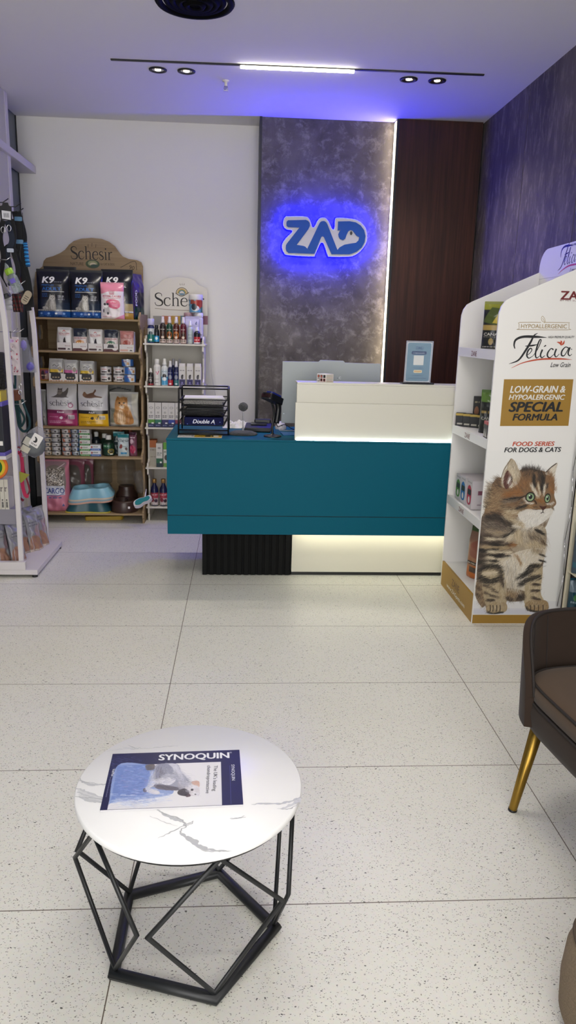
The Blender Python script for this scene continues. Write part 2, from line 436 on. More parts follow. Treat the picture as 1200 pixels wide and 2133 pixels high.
def wood_material(name, a, c, scale=1., axis=2, rough=.45, grain=1.):
    m, nt, b = base(name); L = nt.links.new
    tc = nn(nt, 'ShaderNodeTexCoord'); mp = nn(nt, 'ShaderNodeMapping'); s = [26 * scale] * 3; s[axis] = .9 * scale; mp.inputs['Scale'].default_value = s; L(tc.outputs['Object'], mp.inputs['Vector'])
    n1 = nn(nt, 'ShaderNodeTexNoise', Scale=2.2, Detail=7., Roughness=.62, Distortion=.3 * grain); L(mp.outputs[0], n1.inputs['Vector'])
    r1 = nn(nt, 'ShaderNodeValToRGB'); r1.color_ramp.elements[0].position = .33; r1.color_ramp.elements[1].position = .7
    r1.color_ramp.elements[0].color = lrgb(a); r1.color_ramp.elements[1].color = lrgb(c); L(n1.outputs['Fac'], r1.inputs[0])
    L(r1.outputs[0], b.inputs['Base Color']); b.inputs['Roughness'].default_value = rough; b.inputs['Specular IOR Level'].default_value = .3
    return m
M_FLOOR = floor_material()
M_WALL = mat('white_wall_paint', '#e6e4e2', .85, spec=.2, bump=.04, bscale=90)
M_CEIL = mat('ceiling_paint', '#e4e2e2', .9, spec=.15)
M_STONE = stone_material('grey_stone_laminate', '#4c4743', '#6a655f', '#99938d')
M_STONE2 = stone_material('dark_stone_cladding', '#4c4642', '#6a6259', '#9c9183', 1.6, .3)
M_WOOD = wood_material('dark_walnut_panel', '#29150e', '#48271c')
M_SLATE = mat('slate_blue_panel', '#4d5860', .3, spec=.5)
M_BLACK = mat('black_metal', '#121314', .45)
M_WHITE = mat('white_powder_coat', '#d4d0d2', .45, spec=.4)
def struct(mb, name, **k):
    o = mb.build(name, **k); o['kind'] = 'structure'; return o
struct(MB().box(XL - .1, XR + .1, YF, YB + .1, -.1, 0, M_FLOOR), 'floor')
struct(MB().box(XL - .1, XR + .1, YF, YB + .1, ZC, ZC + .1, M_CEIL), 'ceiling')
struct(MB().box(XL - .1, XR + .1, YB, YB + .1, 0, ZC, M_WALL), 'wall_back')
w = MB().box(XL - .1, XL, YF, YB, 0, ZC, M_SLATE).box(XL, XL + .004, YB - .016, YB, 0, ZC, M_BLACK)
struct(w, 'wall_left')
w = MB(); ys = [YF, -.9, -.1, .7, 1.5, 2.3, 3.09, 3.87, 4.665, 5.85]
w.box(XR + .004, XR + .1, YF, YB, 0, ZC, M_BLACK)
for a, c in zip(ys, ys[1:]): w.box(XR, XR + .05, a + .003, c - .003, 0, ZC, M_STONE2)
struct(w, 'wall_right')
# stone clad pier behind the counter, standing forward of the white wall
w = MB().box(.122, 1.035, 5.6, YB - .001, 0, ZC - .001, M_STONE).box(.105, .122, 5.59, YB - .001, 0, ZC - .001, M_BLACK)
o = struct(w, 'wall_center')
# dark walnut bay beside it, a little further forward
w = MB().box(1.052, XR - .012, 5.5, YB - .001, 0, ZC - .001, M_WOOD).box(1.036, 1.052, 5.506, YB - .001, 0, ZC - .001, M_BLACK).box(XR - .012, XR - .001, 5.53, YB - .001, 0, ZC - .001, M_BLACK)
struct(w, 'trim_1')
# white gondola upright along the left wall and the beam tying it to the back wall
w = MB().box(-1.599, -1.5, 2.4, 5.25, .09, 2.796, mat('cream_pegboard', '#c3c1b4', .6, bump=.1, bscale=160)).box(-1.599, -1.497, 5.25, 5.31, .09, 2.796, M_WHITE).box(-1.599, -1.52, 2.4, 5.3, 0, .09, M_BLACK)
struct(w, 'trim_2')
struct(MB().box(-1.596, -1.476, 2.4, YB - .001, 2.425, 2.475, M_WHITE), 'trim_3', bevel=.004)
struct(MB().box(XL + .001, .1, YB - .012, YB - .001, 0, .07, mat('grey_skirting', '#6b6a6c', .5)), 'baseboard_back')
# ================================================================= CEILING FITTINGS
M_CHROME = mat('chrome', '#c9c9cc', .15, metal=1.)
M_LAMP = emit('lit_diffuser', '#fff6e6', 20.)
t = thing('linear_ceiling_light', 'long thin black ceiling track with a lit white bar in its middle', 'ceiling light', (.29, 4.575, ZC))
a = MB(Rz(-.02)); a.box(-1.02, 1.04, -.009, .009, -.006, 0, M_BLACK); a.build('track', t)
a = MB(Rz(-.02)); a.box(-.315, .315, -.0085, .0085, -.02, -.006, M_LAMP); a.build('diffuser', t, bevel=.004, seg=3, label='glowing white light bar')
def downlight(loc, label):
    t = thing('downlight', label, 'ceiling light', loc, 0, 'recessed spotlights beside the light track')
    MB().lathe([(.034, -.004), (.041, -.007), (.05, -.005), (.051, 0), (.034, 0), (.034, -.004)], M_BLACK, 32, cap=False).build('rim', t)
    rf = MB().lathe([(.0335, -.002), (.018, -.0012), (.0175, -.001)], M_CHROME, 28, cap=False).build('reflector', t)
    MB().lathe([(.0172, -.003), (.001, -.003)], emit('spot_lens', '#fff2dc', 7.) if 'spot_lens' not in MATS else MATS['spot_lens'], 20, cap=False).build('lens', rf)
    return t
d0 = downlight((-.49, 4.73, ZC - .001), 'black-rimmed downlight beside the far left end of the track')
for x, y, l in ((-.33, 4.73, 'black-rimmed downlight, second from the left, nearest the sprinkler head'), (.935, 4.69, 'black-rimmed downlight, third from the left, past the lit bar'), (1.1, 4.69, 'black-rimmed downlight beside the far right end of the track')):
    dup(d0, (x, y, ZC - .001), label=l)
t = thing('fire_sprinkler', 'small white sprinkler head hanging from the ceiling below the track', 'sprinkler', (-.11, 4.87, ZC))
MB().lathe([(.02, 0), (.02, -.006), (.009, -.009), (.009, -.03)], M_WHITE, 16).build('collar', t)
a = MB().lathe([(.005, -.03), (.005, -.05)], M_CHROME, 10).tube([(-.008, 0, -.03), (-.011, 0, -.042), (0, 0, -.054), (.011, 0, -.042), (.008, 0, -.03)], .002, M_CHROME, 6); a.build('frame', t)
MB().lathe([(.003, -.052), (.016, -.055), (.016, -.058)], M_WHITE, 16).build('deflector', t)
t = thing('ceiling_vent', 'round black air diffuser with concentric rings in the ceiling', 'vent', (-.225, 3.79, ZC))
MD = mat('vent_black', '#060607', .7, spec=.08)
MB().lathe([(.165, 0), (.178, -.004), (.172, -.012), (.15, -.014), (.145, 0)], MD, 48, cap=False).build('rim', t)
for k, (ra, z) in enumerate(((.142, -.010), (.112, -.016), (.082, -.022), (.05, -.028))):
    MB().lathe([(ra, z + .012), (ra - .008, z), (ra - .026, z + .006), (ra - .027, z + .010), (ra - .01, z + .004)], MD, 40, cap=False).build('ring', t)
MB().lathe([(.14, -.001), (.0, -.001)], mat('vent_dark', '#050507', .8), 40, cap=False).build('throat', t)

# ================================================================= ILLUMINATED SIGN
zz = hom(((560, 430), (800, 430), (800, 580), (560, 580)), ((.1757, 2.2201), (.9827, 2.2474), (1.0097, 1.7655), (.1847, 1.7418)))
def Z(p): q = zz((560 + p[0] / 5, 430 + p[1] / 5)); return (q[0] - .58, q[1] - 2.03)
def zc(pts, n=5): return [Z(p) for p in crom(pts, n, True)]
outer = [(150,150),(172,108),(215,102),(385,105),(432,150),(452,212),(478,205),(505,150),(540,118),(590,120),(625,160),(655,225),(672,240),(684,215),(688,140),(715,118),(850,125),(940,152),(1005,220),(1026,310),(1010,390),(950,470),(880,515),(800,525),(640,524),(612,508),(575,400),(552,378),(530,400),(480,508),(455,522),(200,508),(155,478),(136,430),(142,385),(178,330),(238,270),(235,248),(185,240),(152,205)]
blueZ = [(180,175),(195,146),(390,142),(425,175),(428,212),(410,240),(300,385),(290,408),(330,410),(375,415),(395,438),(415,425),(528,180),(548,158),(580,158),(605,180),(718,450),(740,425),(790,400),(900,380),(935,350),(940,322),(905,300),(880,258),(850,248),(822,270),(800,330),(775,352),(745,345),(725,315),(722,285),(735,262),(715,248),(720,160),(850,158),(930,185),(990,250),(1005,330),(975,420),(900,485),(840,500),(650,500),(565,318),(550,318),(475,492),(210,486),(180,450),(176,415),(200,372),(310,228),(300,216),(200,218),(180,200)]
M_SIGNW = mat('sign_white_acrylic', '#c9c7cf', .35)
M_SIGNB = mat('sign_blue_acrylic', '#1250ac', .45, spec=.25)
M_HALO = emit('sign_blue_led', '#0000ff', 420.)
t = thing('illuminated_sign', 'blue and white ZAD letter sign with a blue glow on the stone wall', 'sign', (.58, 5.56, 2.03))
a = MB(FR).prism(zc(outer), 0, .014, M_SIGNW); a.build('backing_plate', t, bevel=.002)
# letter shapes (sharp corners kept)
a = MB(FR)
a.prism([Z(p) for p in [(182,175),(186,158),(200,146),(385,142),(408,152),(424,172),(427,205),(412,238),(290,402),(355,412),(378,420),(398,440)] + [(478,490),(476,494),(205,486),(184,468),(175,440),(178,405),(190,384),(318,222),(200,217),(184,205)]], .014, .021, M_SIGNB)
a.build('letter', t, bevel=.0015, label='blue letter Z')
a = MB(FR).prism([Z(p) for p in [(402,438),(520,190),(532,168),(550,156),(575,154),(596,166),(608,186),(712,452),(846,499),(652,499),(572,318),(556,312),(545,322),(476,492)]], .014, .0212, M_SIGNB); a.build('letter', t, bevel=.0015, label='blue letter A without a crossbar')
dd = [(720,158),(840,156),(905,168),(955,200),(992,250),(1006,310),(996,375),(965,430),(915,472),(860,494),(800,500),(730,494),(713,455),(735,428),(785,400),(850,388),(905,380),(932,355),(940,322),(912,306),(893,280),(872,254),(848,247),(826,262),(808,300),(795,338),(770,353),(742,342),(726,318),(722,290),(735,262),(750,240),(735,250),(716,252)]
a = MB(FR).prism([Z(p) for p in dd], .014, .0205, M_SIGNB)
a.prism([Z(p) for p in circ(856, 280, 13, 14, 20)], .014, .0205, mat('sign_eye', '#0a0f22', .3)); a.build('letter', t, bevel=.0012, label='blue letter D with a white dog head cut out of it')
ins = zc(outer, 3); cx = sum(p[0] for p in ins) / len(ins); cy = sum(p[1] for p in ins) / len(ins)
a = MB(FR); P3 = [(x, y, -.012) for x, y in ins]
a.tube([(p[0], p[1], -.006) for p in zc(outer, 4)], .0055, M_HALO, 6, closed=True); a.build('led_strip', t, label='glowing blue edge light behind the plate')
for p in ((-.25, .08), (.25, .08), (-.25, -.08), (.25, -.08)): MB(FR).lathe([(.006, -.04), (.006, 0)], M_CHROME, 10, M=T(p[0], p[1], 0)).build('standoff', t)
a = MB().box(1.0338, 1.0358, 5.525, 5.588, .95, 2.79, emit('warm_led', '#ffedc8', 9.)); tag(a.build('led_strip'), 'warm white LED strip between stone wall and dark wood panel', 'light strip')

# ================================================================= RECEPTION COUNTER
M_TEAL = mat('teal_laminate', '#03566a', .5, spec=.12)
M_TEALD = mat('teal_groove', '#0b2f39', .7)
M_CREAM = mat('cream_lacquer', '#cfccbe', .35)
M_SLAT = mat('black_slats', '#0a0b0b', .6, spec=.15)
M_CLED = emit('counter_led', '#fff6d8', 16.)
t = thing('reception_counter', 'teal reception counter with a lit white upper screen and black slatted plinth', 'counter', (.4, 4.3, 0))
def C(x0, x1, y0, y1, z0, z1, m, mb=None): return (mb or MB()).box(x0 - .4, x1 - .4, y0 - 4.3, y1 - 4.3, z0, z1, m)
a = C(-.4, 1.3, 4.02, 4.06, .387, .80, M_TEAL); C(-.4, 1.3, 4.02, 4.06, .279, .383, M_TEAL, a); C(-.397, 1.297, 4.024, 4.06, .38, .39, M_TEALD, a)
C(-.4, -.36, 4.0601, 4.6, .279, .80, M_TEAL, a); C(1.26, 1.3, 4.0601, 4.6, .279, .80, M_TEAL, a); C(-.36, 1.26, 4.0601, 4.6, .279, .3, M_TEAL, a)
a.build('counter_body', t, bevel=.0015)
C(-.402, 1.302, 4.018, 4.61, .8001, .81, M_TEAL).build('worktop', t, bevel=.002)
a = MB()
C(-.214, .297, 4.152, 4.5, 0, .279, M_SLAT, a)
for k in range(13): C(-.216 + k * .0398, -.216 + k * .0398 + .027, 4.138, 4.153, 0.003, .279, M_SLAT, a)
a.build('plinth', t, bevel=.002, label='black fluted plinth')
a = C(.299, 1.28, 4.142, 4.5, .022, .279, M_CREAM); C(.299, 1.28, 4.155, 4.5, 0, .022, M_BLACK, a); a.build('plinth', t, bevel=.002, label='cream lit plinth')
C(.31, 1.27, 4.07, 4.082, .268, .2785, M_CLED).build('led_strip', t, label='warm light strip under the counter front')
a = C(.29, 1.3, 4.034, 4.052, .8101, 1.013, M_CREAM); a.build('screen_panel', t, bevel=.0015, label='lit white lower screen panel')
a = C(.297, 1.3, 4.0521, 4.07, .8101, 1.11, M_CREAM); C(.297, 1.3, 4.0521, 4.19, 1.11, 1.12, M_CREAM, a); a.build('screen_ledge', t, bevel=.0015, label='white upper screen with a narrow ledge')
C(.3, 1.29, 4.0265, 4.0325, .8101, .8135, emit('counter_led_upper', '#eefcff', 15.)).build('led_strip', t, label='white light strip at the foot of the screen')
# ================================================================= THINGS ON THE COUNTER
ZT = .8102
M_WIRE = mat('black_wire', '#0d0d0e', .4)
M_PAPER = mat('white_paper', '#e6e3e0', .8, bump=.05)
# letter tray tower
ox, oy = -.208, 4.27
t = thing('letter_tray_tower', 'black three-tier wire letter tray tower on the teal counter', 'letter tray', (ox, oy, ZT))
for s in (-1, 1):
    a = MB()
    a.tube([(s * .137, -.13, .004), (s * .134, -.105, .255), (s * .134, .105, .255), (s * .137, .13, .004)], .0042, M_WIRE, 8)
    for z in (.06, .125, .186): a.tube([(s * .134, -.12, z), (s * .134, .12, z)], .0025, M_WIRE, 6)
    a.build('side_frame', t)
for y, z in ((-.105, .255), (.105, .255), (-.126, .008), (-.122, .03)): MB().tube([(-.134, y, z), (.134, y, z)], .0042, M_WIRE, 8).build('cross_bar', t)
def tray(z, front=True):
    a = MB()
    x0, x1, y0, y1, h = .112, .128, .10, .118, .032
    r0 = [(-x0, -y0, z), (x0, -y0, z), (x0, y0, z), (-x0, y0, z)]; r1 = [(-x1, -y1, z + h), (x1, -y1, z + h), (x1, y1, z + h), (-x1, y1, z + h)]
    a.tube(r0, .0018, M_WIRE, 6, closed=True); a.tube(r1 if front else [r1[1], r1[2], r1[3], r1[0]], .003, M_WIRE, 6, closed=front)
    for i in range(40):
        x = -x0 + 2 * x0 * i / 39; X = -x1 + 2 * x1 * i / 39
        a.tube(([(X, -y1, z + h)] if front else []) + [(x, -y0, z), (x, y0, z), (X, y1, z + h)], .0009, M_WIRE, 4)
    for i in range(14):
        y = -y0 + 2 * y0 * i / 13; a.tube([(-x1, y * 1.15, z + h), (-x0, y, z), (x0, y, z), (x1, y * 1.15, z + h)], .0009, M_WIRE, 4)
    for k in range(1, 5 if front else 1):
        e = k / 5; a.tube([(-x0 - (x1 - x0) * e, -y0 - (y1 - y0) * e, z + h * e), (x0 + (x1 - x0) * e, -y0 - (y1 - y0) * e, z + h * e)], .0009, M_WIRE, 4)
    return a
for z in (.052, .108, .164): tray(z, z > .06).build('tray', t)
def sheets(name, label, cat, loc, w, d, n, th, m, jit, seed, group=None):
    r = random.Random(seed); a = MB()
    for k in range(n):
        M = T(r.uniform(-jit, jit), r.uniform(-jit, jit), k * th) @ Rz(r.uniform(-.06, .06)); a.box(-w / 2, w / 2, -d / 2, d / 2, 0, th * .8, m if not isinstance(m, list) else m[k % len(m)], M)
    return tag(a.build(name), label, cat, group, loc)
sheets('paper_stack', 'loose white paper sheets in the top letter tray', 'paper', (ox, oy + .005, ZT + .1665), .215, .16, 9, .0042, M_PAPER, .006, 3)
M_FOLD = mat('dark_folder', '#1b1c20', .5)
sheets('document_folder', 'pile of dark document folders in the middle letter tray', 'folder', (ox, oy + .005, ZT + .1105), .205, .165, 6, .0062, M_FOLD, .005, 4)
t = thing('paper_ream', 'dark blue wrapped paper ream in the bottom letter tray', 'paper ream', (ox, oy, ZT + .0545))
M_REAM = mat('ream_blue', '#0d1240', .6, spec=.12, vary=.2, bscale=30)
MB().box(-.107, .107, -.098, .085, 0, .044, M_REAM).build('wrapper', t, bevel=.005)
a = MB(FR); a.box(-.1, .1, .002, .042, .0975, .0983, M_REAM); a.text('Double A', .0, .010, .031, hx('#d9dcea', .4), T(0, 0, .0985), .03, .25)
for k in range(7): a.flat(circ(-.09 + k * .03, .006 + (k * 7 % 5) * .006, .0025, 8), hx('#5c6fd0'), .0984)
a.build('front_label', t, label='dark blue label with silver lettering')
t = thing('leaflet', 'yellow printed leaflet lying under the letter tray tower', 'leaflet', (-.225, 4.12, ZT))
v = Art(24, 11, '#c9a21f', 4)
v.rect(0, 0, 9, 11, '#d8d5cd'); v.tiny(.5, 8.5, 7, .8, '#333333'); v.tiny(.5, 8.5, 4, .8, '#555555'); v.rect(15, 2, 18, 9, '#1c1c1c'); v.ell(21, 6, 1.6, 3, '#e8e2cf'); v.rect(18.5, 3, 19.5, 8, '#333'.replace('333', '333333')); v.text('CAT', 12, 3, 5, '#2b2410', .02)
MB().box(-.12, .12, -.055, .055, 0, .0015, M_PAPER).art(v, -.118, .118, -.054, .054, PRINT, z=.0018).build('sheet', t)
# teaser toy
t = thing('cat_toy', 'grey fluffy ball on a steel stick with an oval plush base', 'cat toy', (.01, 4.205, ZT))
M_FUR = mat('grey_plush', '#3a3b3e', .95, bump=.9, bscale=300, vary=.45, sheen=.3)
def fuzzy(a, rx, ry, rz, c, seed, n=40, k=20):
    r = np.random.default_rng(seed); v = []; f = []
    for i in range(k + 1):
        p = PI * i / k
        for j in range(n):
            q = 2 * PI * j / n; s = 1 + r.uniform(-.06, .06)
            v.append((c[0] + rx * s * math.sin(p) * math.cos(q), c[1] + ry * s * math.sin(p) * math.sin(q), max(c[2] + rz * s * math.cos(p), 0)))
    for i in range(k):
        for j in range(n): f.append((i * n + j, (i + 1) * n + j, (i + 1) * n + (j + 1) % n, i * n + (j + 1) % n))
    a.add(v, f, M_FUR, True)
a = MB(); fuzzy(a, .08, .052, .02, (0, 0, .006), 1); a.build('plush_base', t)
MB().lathe([(.006, .018), (.006, .04), (.0025, .042), (.0025, .142)], mat('steel_rod', '#9b9ca0', .3, metal=.9), 10).build('stick', t)
a = MB(); fuzzy(a, .026, .026, .024, (0, 0, .157), 2); a.build('fluffy_ball', t)
# barcode scanner on its stand
t = thing('barcode_scanner', 'black and blue handheld barcode scanner on a gooseneck stand', 'barcode scanner', (.175, 4.155, ZT))
MP = mat('black_plastic', '#0f1012', .38); MBL = mat('blue_plastic', '#1d2a7c', .3)
MB().lathe([(.05, 0), (.05, .004), (.044, .008), (.012, .013), (.008, .02)], MP, 32).build('stand_base', t)
MB().tube(crom([(0, 0, .012), (-.002, 0, .06), (.006, .004, .11), (.002, 0, .155), (-.008, -.01, .185)], 6), .0062, MP, 10).build('gooseneck', t)
Ms = T(-.003, -.01, .2) @ Rz(-.75) @ Rx(-.35) @ Matrix.Scale(1.22, 4)
a = MB(Ms); a.prism(rrect(-.03, .03, -.055, .045, .014), -.006, .022, MP); a.prism(rrect(-.026, .026, -.055, -.05, .002), .0, .016, mat('scan_window', '#2a0b10', .1)); sh = a.build('scanner_head', t, bevel=.006, seg=3)
a = MB(Ms); a.prism(rrect(-.02, .02, -.04, .035, .012), .022, .032, MBL); a.build('top_cover', sh, bevel=.004, label='blue top cover')
MB(Ms).tube(crom([(0, .03, .006), (0, .05, -.02), (0, .058, -.06), (0, .062, -.088)], 5), .013, MP, 12).build('handle', t)
p0 = Ms @ Vector((0, .062, -.088))
MB().tube(crom([tuple(p0), (p0.x + .01, p0.y + .01, p0.z - .02), (p0.x + .05, p0.y + .05, .06), (.12, .2, .02), (.16, .25, .004)], 6), .0024, MP, 6).build('cable', t)
# card terminal
t = thing('card_terminal', 'black card payment terminal lying behind the scanner stand', 'card terminal', (.1, 4.38, ZT), -.1)
MB().prism([(-.06, 0), (.06, 0), (.06, .042), (-.06, .026)], -.075, .075, MP, M=Matrix(((0, 0, 1, 0), (1, 0, 0, 0), (0, 1, 0, 0), (0, 0, 0, 1)))).build('terminal_body', t, bevel=.006)
MB(T(0, .0, .036) @ Rx(.13)).box(-.045, .05, -.005, .05, 0, .004, mat('dark_screen', '#1a1e22', .15)).build('screen', t, bevel=.001)
MB().box(-.03, .07, .062, .09, 0, .062, MP).build('printer_hood', t, bevel=.008)
# tissues
r = np.random.default_rng(5); n = 26; v = []; f = []
for i in range(n):
    for j in range(n):
        x, y = (i / (n - 1) - .5) * .18, (j / (n - 1) - .5) * .12
        e = max(0, 1 - (2 * abs(x) / .18) ** 3) * max(0, 1 - (2 * abs(y) / .12) ** 3)
        v.append((x + r.normal(0, .0015), y + r.normal(0, .0015), .001 + e * (.022 + .012 * math.sin(x * 90 + y * 60) + .008 * math.sin(y * 150 - x * 70) + abs(r.normal(0, .003)))))
for i in range(n - 1):
    for j in range(n - 1): f.append((i * n + j, (i + 1) * n + j, (i + 1) * n + j + 1, i * n + j + 1))
a = MB().add(v, f, M_PAPER); o = tag(a.build('tissue_paper'), 'crumpled white tissue paper behind the plush cat toy', 'tissue', None, (-.02, 4.53, ZT)); 
sm = o.modifiers.new('thick', 'SOLIDIFY'); sm.thickness = .0012; sm.offset = 1
# mouse, folder
t = thing('computer_mouse', 'small white computer mouse with a cable beside the white screen', 'mouse', (.238, 4.51, ZT))
v = []; f = []; n = 20; k = 10
for i in range(k + 1):
    e = PI / 2 * i / k
    for j in range(n):
        q = 2 * PI * j / n; v.append((.034 * math.cos(e) * math.cos(q), .055 * math.cos(e) * math.sin(q), .044 * math.sin(e)))
for i in range(k):
    for j in range(n): f.append((i * n + j, i * n + (j + 1) % n, (i + 1) * n + (j + 1) % n, (i + 1) * n + j))
MB().add(v, f, M_WHITE, True).build('mouse_body', t)
MB().lathe([(.0045, 0), (.006, .004), (.0045, .008)], M_BLACK, 12, M=T(0, -.042, .022) @ Ry(PI / 2)).build('scroll_wheel', t)
MB().tube(crom([(0, -.056, .006), (-.012, -.09, .003), (.03, -.11, .003), (.1, -.10, .003)], 6), .002, M_WHITE, 6).build('cable', t)
a = MB(Rz(.08)).box(-.1, .13, -.06, .06, 0, .006, mat('blue_card', '#1f5b94', .5)); tag(a.build('folder', bevel=.001), 'flat blue folder on the counter between scanner and screen', 'folder', None, (.33, 4.27, ZT))
# monitor seen from behind
t = thing('computer_monitor', 'grey all-in-one computer seen from behind, above the counter screen', 'computer', (.525, 4.45, ZT))
M_MON = mat('monitor_grey', '#a9afae', .42)
a = MB(FR).prism([(-.288, .045), (.288, .045), (.288, .4), (.078, .402), (.068, .412), (-.066, .414), (-.076, .404), (-.288, .402)], 0, .03, M_MON); a.text('C', .05, .308, .02, hx('#e6e8e8', .3), T(0, 0, .0304), .02); a.flat(circ(.036, .314, .011, 16), hx('#aab0af', .3), .0303); a.text('c', .036, .31, .013, hx('#3c4040'), T(0, 0, .0306), .02); a.flat(circ(-.275, .1, .003, 10), hx('#f0fbff', .3), .0303); a.build('back_cover', t, bevel=.0025)
MB().box(-.285, .285, .0005, .012, .05, .398, mat('dark_screen', '#1a1e22', .15)).build('screen', t)
MB().lathe([(.13, 0), (.13, .006), (.125, .01)], M_MON, 40).build('stand_foot', t); MB().box(-.03, .03, .012, .03, .008, .2, M_MON).build('stand_neck', t, bevel=.004)
# box on the ledge
t = thing('product_box', 'small white printed box on top of the white counter ledge', 'box', (.455, 4.123, 1.1201), .72)
bw, bd, bh = .058, .068, .043
v = Art(58, 43, '#e2ded8', 1); r = random.Random(2)
for i in range(3):
    for j in range(2): v.rect(4 + i * 18, 4 + j * 19, 18 + i * 18, 20 + j * 19, r.choice(['#26262b', '#8c3a32', '#3b3b44', '#c9c4bd'])); v.ell(10 + i * 18, 12 + j * 19, 5, 6, r.choice(['#d8d2cb', '#b35d4c', '#101014']))
v2 = Art(68, 43, '#d3cec2', 1)
for k in range(6): v2.tiny(5, 62, 5 + k * 6, 2, '#8d857a' if k % 3 else '#c47a5a')
a = MB().box(-bw / 2, bw / 2, -bd / 2, bd / 2, 0, bh, M_PAPER)
a.art(v, -bd / 2, bd / 2, 0, bh, PRINT, M=FL, z=bw / 2 + .0004); a.art(v2, -bw / 2, bw / 2, 0, bh, PRINT, M=FR, z=bd / 2 + .0004); a.build('carton', t)
# acrylic sign
t = thing('sign_holder', 'clear acrylic stand with a blue-grey review card on the white ledge', 'sign', (.962, 4.118, 1.1201), .06)
M_ACR = mat('clear_acrylic', '#d8dde6', .08, alpha=.07)
MB().prism(rrect(-.088, .088, -.035, .035, .004), 0, .006, MP).prism(rrect(-.086, .086, -.034, .034, .004), .006, .0085, M_ACR).build('base', t)
Mt = T(0, 0, .008) @ Rx(.05)
v = Art(140, 215, '#cfd3d6', 1.1)
v.poly(rrect(4, 136, 6, 211, 10), '#6d93a8')
v.text('ZAD', 70, 176, 22, '#173c6e', .02); v.tiny(55, 86, 170, 2.5, '#31527c'); v.poly(rrect(28, 112, 148, 167, 8), '#153a6b'); v.text('To support our clinic,', 70, 154, 10, '#dfe9f2', .01, width=66)
v.rect(42, 92, 98, 144, '#e4e4de'); v.text('Google', 70, 72, 17, '#36607f', 0, width=58)
v.poly(rrect(46, 94, 50, 66, 6), '#e7d9ae')
for k in range(5): v.ell(54 + k * 8, 58, 3, 3.6, '#d5983e')
v.text('scan the QR code to', 70, 33, 8, '#1c3b66', .01, width=62); v.text('leave your comment on Google', 70, 19, 8, '#1c3b66', .01, width=100)
a = MB(Mt @ FR).box(-.07, .07, .002, .217, .0, .0015, M_PAPER); a.art(v, -.07, .07, .002, .217, PRINT, z=.0018); a.build('card', t)
a = MB(Mt @ FR).box(-.074, .074, 0, .222, -.003, -.0003, M_ACR).box(-.074, .074, 0, .222, .0024, .0044, M_ACR).box(-.0745, -.0725, 0, .222, -.003, .0046, mat('acrylic_edge', '#c9ced8', .2)).box(.0725, .0745, 0, .222, -.003, .0046, MATS['acrylic_edge']).box(-.0745, .0745, .2205, .2225, -.003, .0046, MATS['acrylic_edge']); a.build('acrylic_sleeve', t)
# ================================================================= BROWN DISPLAY SHELF
M_MDF = wood_material('brown_fibreboard', '#867052', '#a08a6a', .5, 0, .6, .4)
M_MDFE = mat('fibreboard_edge', '#b39468', .6)
BX, BY = -1.06, 5.5
LV = [1.433, 1.214, 1.006, .694, .484, .074]
t = thing('display_shelf', 'brown fibreboard display shelf with a curved black-lettered header', 'display shelf', (BX, BY, 0))
hh = hom(((60, 480), (320, 480), (320, 900), (60, 900)), ((-1.5158, 2.0288), (-.6394, 2.057), (-.6645, .6102), (-1.596, .5943)))
def HB(p): q = hh((60 + p[0] / 4.615, 480 + p[1] / 4.615)); return (q[0] - BX, q[1])
hp = [(20,900),(60,400),(128,345),(140,292),(165,264),(230,246),(300,216),(345,185),(385,135),(430,100),(500,78),(600,70),(700,80),(770,108),(825,150),(860,200),(900,248),(960,274),(1040,285),(1080,305),(1095,345),(1100,600),(1108,900)]
a = MB(FR).prism([HB(p) for p in hp], -.24, -.228, M_MDF)
MH = T(0, 0, -.2277); K = hx('#17130f', .6); K2 = hx('#4a3a22', .6)
Q, wd = serif_quads('Schesir', 0, 0, 1)
p0 = HB((395, 272)); p1 = HB((805, 272)); hgt = HB((600, 150))[1] - HB((600, 272))[1]
a.quads([[(p0[0] + x / wd * (p1[0] - p0[0]), p0[1] + y * hgt) for x, y in q] for q in Q], K, 0, MH)
for k in range(3): c = HB((575 + k * 32, 150 - (k == 1) * 10)); a.ribbon([(c[0] - .006 + k * .004, c[1] - .01), (c[0] + (k - 1) * .004, c[1] + .014)], .003, K2, 0, MH)
q = HB((462, 332)); a.text('NATURE', q[0], q[1], .028, K2, MH, .01, width=.093)
q = HB((755, 334)); a.text('for CAT & DOG', q[0], q[1], .022, K2, MH, .01, width=.1)
q = HB((612, 322)); a.flat(circ(q[0], q[1], .05, 28, .03), hx('#3e4d2f'), 0, MH); a.flat(circ(q[0], q[1] + .004, .034, 24, .019), hx('#8c8f63'), .0002, MH); a.flat(circ(q[0] + .002, q[1] - .002, .022, 20, .012), hx('#c8b99a'), .0004, MH); a.flat(circ(q[0] + .012, q[1] - .012, .028, 18, .01), hx('#2f4a3c'), .0006, MH)
q = HB((1000, 350)); a.ribbon([HB((880, 355)), HB((1015, 295)), HB((1035, 380))], .004, K2, 0, MH); a.text('90', *HB((985, 375)), .04, K2, MH, .015, rot=-.25)
a.build('header_board', t, bevel=.0015)
def side_profile():
    out = []; y0 = -.2; r = .03
    zs = [0] + LV[::-1]
    pts = [(.21, 0), (.21, 1.43)]
    out = [(.22, 0), (.22, 1.47), (-.13, 1.47)]
    seq = LV
    for i, z in enumerate(seq):
        out += [(-.13, z + .05), (-.15, z + .035), (y0 + .01, z + .02), (y0, z + .012), (y0, z - .035), (y0 + .012, z - .045)]
        nz = seq[i + 1] if i + 1 < len(seq) else 0
        if i + 1 < len(seq): out += [(-.14, z - .065), (-.12, z - .09)]
    out += [(y0 + .01, .0)]
    return out[::-1]
MS = Matrix(((0, 0, 1, 0), (1, 0, 0, 0), (0, 1, 0, 0), (0, 0, 0, 1)))
sp = side_profile()
holes = [[(-.02, b + .07), (.06, b + .07), (.085, (b + c) / 2), (.06, c - .05), (-.02, c - .05), (-.045, (b + c) / 2)] for c, b in ((LV[0], LV[1]), (LV[1], LV[2]))]
